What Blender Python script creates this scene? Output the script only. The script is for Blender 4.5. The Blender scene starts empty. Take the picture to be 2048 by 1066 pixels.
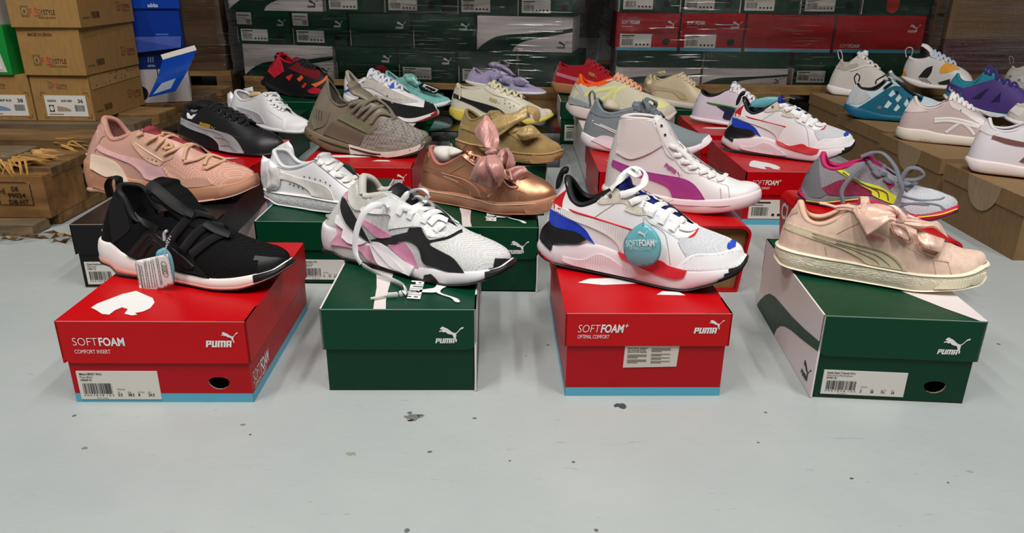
import bpy, bmesh, math, random
from mathutils import Vector, Matrix
from mathutils.bvhtree import BVHTree
from mathutils.geometry import delaunay_2d_cdt
SC = bpy.context.scene
COL = SC.collection
PI = math.pi

# ------------------------------------------------------------------ helpers
def lerp(a, b, t): return a + (b - a) * t
def clamp(x, a=0.0, b=1.0): return max(a, min(b, x))
def smooth(t):
    t = clamp(t); return t * t * (3 - 2 * t)

def pchip(pts):
    pts = sorted(pts); P = [pts[0]]
    for p in pts[1:]:
        if p[0] - P[-1][0] > 1e-6: P.append(p)
    if len(P) == 1: return lambda x: P[0][1]
    n = len(P); xs = [p[0] for p in P]; ys = [p[1] for p in P]
    h = [xs[i+1] - xs[i] for i in range(n-1)]; d = [(ys[i+1] - ys[i]) / h[i] for i in range(n-1)]
    m = [d[0]] + [0.0] * (n-2) + [d[-1]]
    for i in range(1, n-1):
        if d[i-1] * d[i] > 0:
            w1 = 2*h[i] + h[i-1]; w2 = h[i] + 2*h[i-1]
            m[i] = (w1 + w2) / (w1 / d[i-1] + w2 / d[i])
    def f(x):
        if x <= xs[0]: return ys[0]
        if x >= xs[-1]: return ys[-1]
        i = 0
        while x > xs[i+1]: i += 1
        t = (x - xs[i]) / h[i]
        return ((1+2*t)*(1-t)**2*ys[i] + t*(1-t)**2*h[i]*m[i] + t*t*(3-2*t)*ys[i+1] + t*t*(t-1)*h[i]*m[i+1])
    return f

def catmull(pts, n=6, closed=False, corner=60):
    """smooth a point list (tuples of any length); sharp turns stay corners"""
    P = [Vector(p) for p in pts]; N = len(P); out = []
    def sharp(i):
        if not closed and (i == 0 or i == N-1): return True
        a = P[i] - P[i-1]; b = P[(i+1) % N] - P[i]
        if a.length < 1e-9 or b.length < 1e-9: return True
        return math.degrees(a.angle(b)) > corner
    S = [sharp(i) for i in range(N)]
    for i in range(N if closed else N-1):
        p1 = P[i]; p2 = P[(i+1) % N]
        p0 = P[i-1] if (closed or i > 0) and not S[i] else p1 + (p1 - p2)
        j = (i+2) % N
        p3 = P[j] if (closed or i+2 < N) and not S[(i+1) % N] else p2 + (p2 - p1)
        for k in range(n):
            t = k / n
            out.append(.5 * ((2*p1) + (p2-p0)*t + (2*p0-5*p1+4*p2-p3)*t*t + (3*p1-p0-3*p2+p3)*t*t*t))
    if not closed: out.append(P[-1].copy())
    return out

def mesh_obj(name, verts, faces, mats, parent=None, fmat=None, smooth_=True, merge=0, autosm=None):
    me = bpy.data.meshes.new(name)
    me.from_pydata([tuple(v) for v in verts], [], faces)
    if not isinstance(mats, (list, tuple)): mats = [mats]
    for m in mats: me.materials.append(m if not isinstance(m, str) else M(m))
    if fmat:
        for p, i in zip(me.polygons, fmat): p.material_index = i
    bm = bmesh.new(); bm.from_mesh(me)
    if merge: bmesh.ops.remove_doubles(bm, verts=bm.verts, dist=merge)
    bmesh.ops.recalc_face_normals(bm, faces=bm.faces)
    for f in bm.faces: f.smooth = smooth_
    if autosm:
        for e in bm.edges:
            if len(e.link_faces) == 2 and e.calc_face_angle(0) > math.radians(autosm): e.smooth = False
    bm.to_mesh(me); bm.free()
    o = bpy.data.objects.new(name, me); COL.objects.link(o)
    if parent: o.parent = parent
    return o

def thing(name, label, cat, loc=(0, 0, 0), rz=0, group=None):
    o = bpy.data.objects.new(name, None); COL.objects.link(o)
    o.empty_display_size = .05
    o.location = loc; o.rotation_euler = (0, 0, rz)
    tag(o, label, cat, group); return o
def tag(o, label, cat, group=None):
    o['label'] = label; o['category'] = cat
    if group: o['group'] = group
    return o

class MB:
    """collects quads, boxes and polygons into one mesh with several materials"""
    def __init__(s): s.v = []; s.f = []; s.m = []; s.mats = []
    def mi(s, m):
        if m not in s.mats: s.mats.append(m)
        return s.mats.index(m)
    def poly(s, pts, m):
        b = len(s.v); s.v += [tuple(p) for p in pts]; s.f.append(tuple(range(b, b+len(pts)))); s.m.append(s.mi(m))
    def box(s, lo, hi, m, T=None):
        x0, y0, z0 = lo; x1, y1, z1 = hi
        V = [(x0,y0,z0),(x1,y0,z0),(x1,y1,z0),(x0,y1,z0),(x0,y0,z1),(x1,y0,z1),(x1,y1,z1),(x0,y1,z1)]
        if T: V = [tuple(T @ Vector(p)) for p in V]
        b = len(s.v); s.v += V; k = s.mi(m)
        for f in ((0,3,2,1),(4,5,6,7),(0,1,5,4),(1,2,6,5),(2,3,7,6),(3,0,4,7)):
            s.f.append(tuple(b+i for i in f)); s.m.append(k)
    def tri2d(s, V2, F, m, T):
        b = len(s.v); s.v += [tuple(T(p)) for p in V2]; k = s.mi(m)
        for f in F: s.f.append(tuple(b+i for i in f)); s.m.append(k)
    def prism(s, pts, T0, T1, m, side=None):
        """extrude polygon pts (2D) between the maps T0 and T1"""
        n = len(pts); b = len(s.v); k = s.mi(m); ks = s.mi(side or m)
        s.v += [tuple(T0(p)) for p in pts] + [tuple(T1(p)) for p in pts]
        s.f.append(tuple(b+i for i in range(n))[::-1]); s.m.append(k)
        s.f.append(tuple(b+n+i for i in range(n))); s.m.append(k)
        for i in range(n):
            j = (i+1) % n
            s.f.append((b+i, b+j, b+n+j, b+n+i)); s.m.append(ks)
    def build(s, name, parent=None, sm=False, autosm=None):
        return mesh_obj(name, s.v, s.f, s.mats, parent, s.m, sm, autosm=autosm)

# ------------------------------------------------------------------ materials
_M = {}
def srgb(c):
    def l(u):
        u /= 255; return u/12.92 if u <= .04045 else ((u+.055)/1.055)**2.4
    return (l(c[0]), l(c[1]), l(c[2]), 1)

def new_mat(key, rgb, rough=.6, metal=0.0, spec=.5, sheen=0, coat=0):
    m = bpy.data.materials.new(key); m.use_nodes = True
    nt = m.node_tree; b = nt.nodes['Principled BSDF']
    b.inputs['Base Color'].default_value = srgb(rgb); b.inputs['Roughness'].default_value = rough
    b.inputs['Metallic'].default_value = metal; b.inputs['Specular IOR Level'].default_value = spec
    if sheen: b.inputs['Sheen Weight'].default_value = sheen
    if coat: b.inputs['Coat Weight'].default_value = coat; b.inputs['Coat Roughness'].default_value = .15
    return m, nt, b
def N(nt, t, **kw):
    n = nt.nodes.new(t)
    for k, v in kw.items():
        if k in n.inputs: n.inputs[k].default_value = v
        else: setattr(n, k, v)
    return n
def bump(nt, b, h, strength, dist):
    n = N(nt, 'ShaderNodeBump'); n.inputs['Strength'].default_value = strength; n.inputs['Distance'].default_value = dist
    nt.links.new(h, n.inputs['Height']); nt.links.new(n.outputs[0], b.inputs['Normal'])
def coords(nt, scale=1.0, rot=(0, 0, 0), sv=None):
    tc = N(nt, 'ShaderNodeTexCoord'); mp = N(nt, 'ShaderNodeMapping')
    mp.inputs['Scale'].default_value = sv or (scale,)*3; mp.inputs['Rotation'].default_value = rot
    nt.links.new(tc.outputs['Object'], mp.inputs[0]); return mp.outputs[0]
def tint(nt, b, fac, c1, c2):
    mx = N(nt, 'ShaderNodeMix'); mx.data_type = 'RGBA'
    nt.links.new(fac, mx.inputs[0]); mx.inputs[6].default_value = srgb(c1); mx.inputs[7].default_value = srgb(c2)
    nt.links.new(mx.outputs[2], b.inputs['Base Color'])
def ramp(nt, src, a, b_):
    r = N(nt, 'ShaderNodeMapRange'); r.inputs[1].default_value = a; r.inputs[2].default_value = b_
    nt.links.new(src, r.inputs[0]); return r.outputs[0]
def noise(nt, vec, scale, detail=3, rough=.6, distort=0):
    n = N(nt, 'ShaderNodeTexNoise'); n.inputs['Scale'].default_value = scale; n.inputs['Detail'].default_value = detail
    n.inputs['Roughness'].default_value = rough; n.inputs['Distortion'].default_value = distort
    nt.links.new(vec, n.inputs['Vector']); return n.outputs[0]

def M(key):
    """material by key: kind:r,g,b[:r2,g2,b2]"""
    if key in _M: return _M[key]
    q = key.split(':'); kind = q[0]; c = tuple(int(u) for u in q[1].split(','))
    c2 = tuple(int(u) for u in q[2].split(',')) if len(q) > 2 else None
    nm = kind + '_' + q[1].replace(',', '_')
    if kind == 'leather':
        m, nt, b = new_mat(nm, c, .38, spec=.45)
        v = N(nt, 'ShaderNodeTexVoronoi'); v.inputs['Scale'].default_value = 900; nt.links.new(coords(nt), v.inputs['Vector'])
        bump(nt, b, v.outputs['Distance'], .12, .0006)
    elif kind == 'patent':
        m, nt, b = new_mat(nm, c, .22, spec=.5)
    elif kind == 'suede':
        m, nt, b = new_mat(nm, c, .95, spec=.15, sheen=.35)
        co = coords(nt); n1 = noise(nt, co, 90, 5, .7); tint(nt, b, ramp(nt, n1, .3, .7), tuple(int(u*.93) for u in c), tuple(min(255, int(u*1.05)) for u in c))
        bump(nt, b, noise(nt, co, 1500, 3), .35, .0005)
    elif kind == 'metalleather':
        m, nt, b = new_mat(nm, c, .36, metal=.75, spec=.5)
        v = N(nt, 'ShaderNodeTexVoronoi'); v.inputs['Scale'].default_value = 620; nt.links.new(coords(nt), v.inputs['Vector'])
        bump(nt, b, v.outputs['Distance'], .16, .0004)
    elif kind == 'silver':
        m, nt, b = new_mat(nm, c, .34, metal=.4)
    elif kind in ('knit', 'weave', 'mesh', 'rib', 'dots'):
        m, nt, b = new_mat(nm, c, .9, spec=.15, sheen=.12 if max(c) > 60 else 0)
        dk = c2 or tuple(int(u*.62) for u in c)
        if kind == 'knit':      # dashed knit
            br = N(nt, 'ShaderNodeTexBrick'); br.inputs['Scale'].default_value = 96; br.inputs['Mortar Size'].default_value = .05
            br.inputs['Color1'].default_value = (1, 1, 1, 1); br.inputs['Color2'].default_value = (.6, .6, .6, 1); br.inputs['Mortar'].default_value = (0, 0, 0, 1)
            br.inputs['Mortar Smooth'].default_value = .8
            nt.links.new(coords(nt, rot=(PI/2, .5, 0)), br.inputs['Vector']); h = br.outputs['Color']
            tint(nt, b, h, dk, c); bump(nt, b, h, .4, .0006)
        elif kind == 'weave':
            br = N(nt, 'ShaderNodeTexChecker'); br.inputs['Scale'].default_value = 170
            nt.links.new(coords(nt, rot=(PI/2, .785, 0)), br.inputs['Vector'])
            co = coords(nt); n2 = noise(nt, co, 260, 3, .6)
            mm = N(nt, 'ShaderNodeMath', operation='MULTIPLY'); nt.links.new(br.outputs['Fac'], mm.inputs[0]); nt.links.new(ramp(nt, n2, .3, .7), mm.inputs[1])
            tint(nt, b, mm.outputs[0], c, dk); bump(nt, b, mm.outputs[0], .6, .0012)
        elif kind == 'rib':
            wv = N(nt, 'ShaderNodeTexWave'); wv.inputs['Scale'].default_value = 120; wv.bands_direction = 'DIAGONAL'
            nt.links.new(coords(nt), wv.inputs['Vector']); tint(nt, b, wv.outputs['Fac'], dk, c); bump(nt, b, wv.outputs['Fac'], .4, .0008)
        else:                   # woven mesh with small holes
            v = N(nt, 'ShaderNodeTexVoronoi'); v.inputs['Scale'].default_value = 560 if kind == 'mesh' else 330; v.inputs['Randomness'].default_value = .0 if kind == 'dots' else .25
            nt.links.new(coords(nt, rot=(PI/2, .6, 0)), v.inputs['Vector'])
            f = ramp(nt, v.outputs['Distance'], .12, .42); tint(nt, b, f, dk, c); bump(nt, b, f, .5, .001)
    elif kind == 'satin':
        m, nt, b = new_mat(nm, c, .30, spec=.5, sheen=.3)
        b.inputs['Anisotropic'].default_value = .6; b.inputs['Metallic'].default_value = .08
        co = coords(nt, sv=(1.6, 1, .45), rot=(0, .6, 0)); bump(nt, b, noise(nt, co, 42, 2, .5, 1.2), .7, .005)
    elif kind == 'foam':
        m, nt, b = new_mat(nm, c, .6, spec=.3)
        v = N(nt, 'ShaderNodeTexVoronoi'); v.inputs['Scale'].default_value = 420; nt.links.new(coords(nt), v.inputs['Vector'])
        bump(nt, b, v.outputs['Distance'], .2, .0004)
    elif kind == 'crackle':      # wrinkled cup sole sidewall
        m, nt, b = new_mat(nm, c, .55, spec=.35)
        co = coords(nt, sv=(.38, .38, 1.6)); v = N(nt, 'ShaderNodeTexVoronoi'); v.feature = 'DISTANCE_TO_EDGE'; v.inputs['Scale'].default_value = 240
        nz = N(nt, 'ShaderNodeTexNoise'); nz.inputs['Scale'].default_value = 60; nt.links.new(co, nz.inputs['Vector'])
        ad = N(nt, 'ShaderNodeMixRGB'); ad.inputs[0].default_value = .035; nt.links.new(co, ad.inputs[1]); nt.links.new(nz.outputs['Color'], ad.inputs[2])
        nt.links.new(ad.outputs[0], v.inputs['Vector'])
        f = ramp(nt, v.outputs['Distance'], 0, .22); bump(nt, b, f, .7, .0011)
    elif kind == 'ridged':
        m, nt, b = new_mat(nm, c, .55, spec=.35)
        wv = N(nt, 'ShaderNodeTexWave'); wv.inputs['Scale'].default_value = 90; nt.links.new(coords(nt), wv.inputs['Vector']); bump(nt, b, wv.outputs['Fac'], .6, .001)
    elif kind == 'rubber':
        m, nt, b = new_mat(nm, c, .45, spec=.4)
        bump(nt, b, noise(nt, coords(nt), 400, 2), .08, .0006)
    elif kind == 'lace':
        m, nt, b = new_mat(nm, c, .85, spec=.2, sheen=.2)
        bump(nt, b, noise(nt, coords(nt), 900, 2), .5, .0006)
    elif kind == 'card':         # printed glossy cardboard
        m, nt, b = new_mat(nm, c, .33, spec=.22)
        co = coords(nt); n1 = noise(nt, co, 6, 3, .5); n2 = noise(nt, co, 45, 4, .6)
        rr = N(nt, 'ShaderNodeMapRange'); rr.inputs[3].default_value = .27; rr.inputs[4].default_value = .45; nt.links.new(n2, rr.inputs[0]); nt.links.new(rr.outputs[0], b.inputs['Roughness'])
        bump(nt, b, n1, .25, .006)
    elif kind == 'kraft':
        m, nt, b = new_mat(nm, c, .75, spec=.25)
        co = coords(nt, sv=(1, 1, .25)); n1 = noise(nt, co, 120, 5, .7); tint(nt, b, ramp(nt, n1, .25, .75), tuple(int(u*.9) for u in c), tuple(min(255, int(u*1.06)) for u in c))
        bump(nt, b, noise(nt, coords(nt), 7, 2), .2, .006)
    elif kind == 'wood':
        m, nt, b = new_mat(nm, c, .8, spec=.2)
        dk = c2 or tuple(int(u*.5) for u in c)
        co = coords(nt, sv=(2.2, 26, 26)); n1 = noise(nt, co, 1.6, 6, .65, .8); n2 = noise(nt, coords(nt, sv=(3, 9, 9)), 2.5, 4, .6)
        a = N(nt, 'ShaderNodeMath', operation='MULTIPLY_ADD'); nt.links.new(n1, a.inputs[0]); a.inputs[1].default_value = .6; nt.links.new(n2, a.inputs[2])
        tint(nt, b, ramp(nt, a.outputs[0], .55, 1.05), dk, c); bump(nt, b, n1, .5, .002)
    elif kind == 'gold':
        m, nt, b = new_mat(nm, c, .3, metal=.35)
    elif kind == 'dark':
        m, nt, b = new_mat(nm, c, .7, spec=.2)
    else:
        m, nt, b = new_mat(nm, c, .6, spec=.35)
    _M[key] = m; return m

# ------------------------------------------------------------------ shoe geometry (all in mm, shoe frame: x heel->toe, y away from the near side, z up)
class Shoe:
    K = 44; J = 16
    def __init__(s, d):
        s.d = d; L = s.L = d['L']; wf = d.get('wf', 1.0)
        s.wb = pchip([(0,.105*L*wf),(.12*L,.114*L*wf),(.35*L,.106*L*wf),(.5*L,.118*L*wf),(.7*L,.147*L*wf),(.86*L,.136*L*wf),(L,.112*L*wf)])
        s.stf = pchip(d['st'])
        s.sbf = pchip(d['sbl']) if 'sbl' in d else pchip([(p[0]*L, p[1]*.75) for p in d.get('sb', [(0,9),(.07,1.5),(.14,0),(.66,0),(.8,3),(.9,8),(1,16)])])
        s.rid = pchip(d['rid']); s.col = pchip(d['col'])
        s.xe = d['rid'][0][0]; s.xv = d['xv']; s.hx = d['col'][0][0]
        s.drop0 = d['rid'][0][1] - s.col(s.xe)
    def w(s, x):
        L = s.L; r = .115*L; t = .17*L; k = 1.0
        if x < r: k *= max(0.0, 1 - ((r-x)/r)**2.1)**.5
        if x > L-t: k *= max(0.0, 1 - ((x-L+t)/t)**2.4)**.5
        return s.wb(x)*k
    def xs(s):
        return [s.L*(1+math.cos(PI*k/s.K))/2 for k in range(s.K+1)]
    def st(s, x): return max(s.stf(x), s.d.get('smin', 9)+s.sbf(x))
    def sb(s, x): return s.sbf(x)
    def ridge(s, x):
        r = s.rid(x); x0 = s.L-52; lim = s.st(x)+4
        if x > x0:
            h0 = max(12, s.rid(x0)-s.st(x0)); u = (x-x0)/(s.L-3-x0)
            r = max(r, s.st(x)+h0*.72*max(0, 1-u**2.2)**.5)
        return max(r, lim)
    def sole(s, lo=0.0, hi=1.0, off=0.0, flat=False):
        """closed sole ring mesh; lo/hi give a sub-band"""
        L = s.L; xs = s.xs(); V = []; F = []
        fl = s.d.get('flare', 0.0); bl = s.d.get('bulge', 1.5)
        prof = [(0, -4), (.05, -1.2), (.14, 0), (.3, bl*.7), (.5, bl), (.7, bl*.7), (.86, 0), (.95, -.8), (1, -2.5)]
        rows = []
        for v, o in prof:
            o = (max(o, -.4) if flat and v > .5 else o) + off + fl*(1-v)
            for side in (-1, 1):
                for x in xs:
                    w = s.w(x); xm = L/2
                    V.append((xm + (x-xm)*(1+o/(L/2)), side*max(0, w+o*min(1, w/8)), lerp(s.sb(x), s.st(x), lerp(lo, hi, v))))
        n = len(xs); R = len(prof)
        for r in range(R-1):
            for sd in range(2):
                for k in range(n-1):
                    a = (r*2+sd)*n+k; b = ((r+1)*2+sd)*n+k
                    F.append((a, a+1, b+1, b))
        for r in (0, R-1):
            for k in range(n-1):
                a = (r*2)*n+k; b = (r*2+1)*n+k
                F.append((a, a+1, b+1, b))
        return V, F
    def topof(s, x):
        """top point of the wall at station x: (xt, half width, z, phi)"""
        L = s.L; wu = max(0.0, s.w(x)-2.5)
        x = 2.5 + (L-5.5)*x/L
        tw = s.d.get('tw', 17.0)
        if x >= s.xv: return (x, 0.0, s.ridge(x), 1.5)
        t = (x - s.xe)/(s.xv - s.xe)
        if t >= 0:
            wt = tw*min(1.0, (max(0, 1-t)/.45)**.55)*lerp(1.15, .95, t)
            return (x, min(wt, wu), s.ridge(x) - s.drop0*(1-t)**1.2 - .0*wt, lerp(1.08, 1.5, t**2))
        u = clamp(x/max(1.0, s.xe))
        wc = min(.8*wu, 28*s.d.get('wf', 1)*L/280); wc = lerp(wc, min(wu, tw*1.15), smooth((u-.55)/.45))
        xt = x + s.hx*(1-smooth(x/(.32*L)))
        return (xt, wc, s.col(xt), lerp(.55, 1.08, u))
    def pt(s, x, v, side):
        L = s.L; wu = max(0.0, s.w(x)-s.d.get('ins', 2.5)); xb = 2.5 + (L-5.5)*x/L
        xt, wt, zt, ph = s.topof(x); zb = s.st(x)-4
        y = wt + (wu-wt)*(math.cos(ph*v)-math.cos(ph))/(1-math.cos(ph))
        z = zb + (zt-zb)*math.sin(ph*v)/math.sin(ph)
        X = lerp(xb, xt, v)
        X -= s.d.get('hb', 4)*math.sin(PI*min(1, v*1.1))*max(0, 1-x/(.16*L))
        return (X, side*y, z)
    def wrap(s, x0, vmax, th, lo=0.0, slope=0.0):
        """a bumper folded round the toe: sole side wall plus the lower rows of the upper"""
        V, F = s.sole(lo, 1.0, th, True); U, G = s.upper()
        F = [f for f in F if len(f) == 4 and all(V[i][0] > x0+slope*(V[i][2]-s.sb(V[i][0])) for i in f)]
        n = len(V); q = s.J+1; nv = [Vector((0, 0, 0)) for _ in U]; c = Vector((s.L*.7, 0, 20))
        for f in G:
            m = (Vector(U[f[1]])-Vector(U[f[0]])).cross(Vector(U[f[2]])-Vector(U[f[0]]))
            if m.dot(sum((Vector(U[i]) for i in f), Vector((0, 0, 0)))/4-c) < 0: m = -m
            for i in f: nv[i] += m
        W_ = [Vector(U[i])+(nv[i].normalized()*th if nv[i].length > 1e-9 else Vector((th, 0, 0))) for i in range(len(U))]
        H = [f for f in G if max(i % q for i in f) <= vmax*s.J and all(U[i][0] > x0+slope*(U[i][2]-s.sb(min(s.L, U[i][0]))) for i in f)]
        return list(V)+[tuple(p) for p in W_], F+[tuple(n+i for i in f) for f in H]
    def upper(s):
        V = []; F = []; xs = s.xs(); n = len(xs)
        for sd in (-1, 1):
            for x in xs:
                for j in range(s.J+1): V.append(s.pt(x, j/s.J, sd))
        q = s.J+1
        for sd in range(2):
            for k in range(n-1):
                for j in range(s.J):
                    a = (sd*n+k)*q+j; F.append((a, a+q, a+q+1, a+1))
        return V, F
    def rimpath(s):
        xs = [x for x in s.xs() if 2.5+(s.L-5.5)*x/s.L <= s.xe+2]
        near = [s.topof(x) for x in xs]
        P = [(p[0], -p[1], p[2]) for p in near] + [(p[0], p[1], p[2]) for p in reversed(near[:-1])]
        return P
    def lining(s):
        rc = s.d.get('rc', 4.0); P = s.rimpath(); n = len(P); V = []; F = []
        xs = [x for x in s.xs() if 2.5+(s.L-5.5)*x/s.L <= s.xe+2]; m = len(xs)
        path = []
        for i, p in enumerate(P):
            cx = clamp(p[0], min(34, s.xe*.5), s.xe); d = Vector((cx-p[0], -p[1], 0)); d = d.normalized() if d.length > 1e-6 else Vector((1, 0, 0))
            path.append(Vector(p)+d*rc*.75)
        for _ in range(4): path = [path[0]]+[(path[i-1]+path[i]*2+path[i+1])/4 for i in range(1, n-1)]+[path[-1]]
        C = 10
        for i, c in enumerate(path):
            t = (path[min(n-1, i+1)]-path[max(0, i-1)]).normalized(); a = t.cross(Vector((0, 0, 1))).normalized(); b = a.cross(t)
            k = .35+.65*smooth(min(i, n-1-i)/3.0)
            for q in range(C):
                an = 2*PI*q/C; V.append(c + (a*math.cos(an)*rc*k + b*math.sin(an)*rc*.8*k))
        for i in range(n-1):
            for q in range(C): F.append((i*C+q, i*C+(q+1) % C, (i+1)*C+(q+1) % C, (i+1)*C+q))
        b0 = len(V); J = 8
        for sd, seq in ((-1, xs), (1, list(reversed(xs[:-1])))):
            for x in seq:
                for j in range(J+1):
                    v = 1-.72*j/J; p = Vector(s.pt(x, v, sd)); cx = clamp(p.x, min(34, s.xe*.5), s.xe)
                    d = Vector((cx-p.x, -p.y, 0)); d = d.normalized() if d.length > 1e-6 else Vector((1, 0, 0))
                    V.append(p + d*(rc*1.1 + 1.5*math.sin(PI*j/J)))
        for i in range(2*m-2):
            for j in range(J):
                a = b0+i*(J+1)+j; F.append((a, a+J+1, a+J+2, a+1))
        return V, F
    def insole(s):
        V = []; F = []; xs = [x for x in s.xs() if x < s.xv+20]
        for x in xs:
            w = max(0, s.w(x)-6)*.9; z = s.st(x)+9
            V += [(2.5+(s.L-5.5)*x/s.L+ (6 if x < 3 else 0), -w, z), (2.5+(s.L-5.5)*x/s.L+(6 if x < 3 else 0), w, z)]
        for k in range(len(xs)-1): F.append((2*k, 2*k+1, 2*k+3, 2*k+2))
        return V, F
    def tongue(s):
        """padded slab following the throat line and sticking up behind it"""
        tg = s.d.get('tg'); tw = s.d.get('tw', 17.0)
        if not tg: return None
        N_ = 12
        xt = max(tg[-1][0]+4, s.xe+4)
        line = catmull([(p[0], p[1]) for p in tg] + [(lerp(xt, s.xv+12, i/N_), s.ridge(lerp(xt, s.xv+12, i/N_))-1.5-3*(i/N_)) for i in range(N_+1)], 4)
        V = []; F = []; Q = 10; th = s.d.get('tt', 5.0); n = len(line); top = s.d.get('ttw', 1.25)
        for i, p in enumerate(line):
            t = (line[min(n-1, i+1)]-line[max(0, i-1)]); t.normalize(); nv = Vector((-t.y, t.x)) if t.x > 0 else Vector((t.y, -t.x))
            if nv.y < 0 and abs(nv.y) > abs(nv.x)*.2: nv = -nv
            f = i/(n-1); hw = tw*lerp(top, .75, smooth(f*1.15))*(.72+.28*smooth(i/4))
            for layer in (0, 1):
                for q in range(Q+1):
                    u = -1+2*q/Q; arc = -hw*.42*u*u; off = arc - (th*(1-.55*abs(u)**3) if layer else 0)
                    V.append((p.x+nv.x*off, hw*math.sin(u*1.25)/math.sin(1.25), p.y+nv.y*off))
        r = 2*(Q+1)
        for i in range(n-1):
            for l in range(2):
                for q in range(Q):
                    a = i*r+l*(Q+1)+q; F.append((a, a+r, a+r+1, a+1))
            for q in (0, Q):
                a = i*r+q; F.append((a, a+Q+1, a+Q+1+r, a+r))
        for i in (0, n-1):
            for q in range(Q): a = i*r+q; F.append((a, a+1, a+Q+2, a+Q+1))
        return V, F
    def bvh(s, on='us'):
        V = []; F = []
        for k, f in (('u', s.upper), ('s', s.sole), ('t', s.tongue)):
            if k in on:
                g = f()
                if not g: continue
                b = len(V); V += [tuple(p) for p in g[0]]; F += [tuple(b+i for i in q) for q in g[1]]
        return BVHTree.FromPolygons(V, F)
    def getbvh(s, on):
        c = s.__dict__.setdefault('_b', {})
        if on not in c: c[on] = s.bvh(on)
        return c[on]

def basis(d):
    d = Vector(d).normalized(); e1 = Vector((1, 0, 0)); e1 = (e1 - d*e1.dot(d)).normalized(); e2 = e1.cross(d); 
    if e2.z < 0: e2 = -e2
    return d, e1, e2

def inside(p, poly):
    x, y = p; c = False; n = len(poly); j = n-1
    for i in range(n):
        xi, yi = poly[i][0], poly[i][1]; xj, yj = poly[j][0], poly[j][1]
        if (yi > y) != (yj > y) and x < (xj-xi)*(y-yi)/(yj-yi)+xi: c = not c
        j = i
    return c
def dist_poly(p, poly):
    best = 1e9; n = len(poly); p = Vector(p)
    for i in range(n):
        a = Vector(poly[i]); b = Vector(poly[(i+1) % n]); ab = b-a; t = clamp((p-a).dot(ab)/max(1e-9, ab.length_squared))
        best = min(best, (a+ab*t-p).length)
    return best
def fill(poly, step):
    """triangulate a closed 2D outline with an inner grid -> verts, tris, number of rim points"""
    rim = []
    n = len(poly)
    for i in range(n):
        a = Vector(poly[i]); b = Vector(poly[(i+1) % n]); k = max(1, int((b-a).length/step+.5))
        for t in range(k):
            c = a.lerp(b, t/k)
            if not rim or (c-rim[-1]).length > step*.12: rim.append(c)
    if (rim[0]-rim[-1]).length < step*.12: rim.pop()
    pts = list(rim); x0 = min(p.x for p in rim); x1 = max(p.x for p in rim); y0 = min(p.y for p in rim); y1 = max(p.y for p in rim)
    row = 0; y = y0+step*.5
    R = [tuple(p) for p in rim]
    while y < y1:
        x = x0 + (step*.5 if row % 2 else 0)
        while x < x1:
            if inside((x, y), R) and dist_poly((x, y), R) > step*.45: pts.append(Vector((x, y)))
            x += step
        y += step*.87; row += 1
    m = len(rim)
    res = delaunay_2d_cdt([Vector(p[:2]) for p in pts], [(i, (i+1) % m) for i in range(m)], [], 0, 1e-5)
    v, f, ov = res[0], res[2], res[3]
    rimset = set(); 
    for i, o in enumerate(ov):
        if any(k < m for k in o): rimset.add(i)
    F = []
    for t in f:
        c = sum((v[i] for i in t), Vector((0, 0)))/len(t)
        if inside(c, R): F.append(tuple(t))
    return v, F, rimset

def rim_edges(F):
    cnt = {}
    for f in F:
        for i in range(len(f)):
            e = (f[i], f[(i+1) % len(f)]); k = tuple(sorted(e)); cnt.setdefault(k, []).append(e)
    return [v[0] for v in cnt.values() if len(v) == 1]

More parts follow.
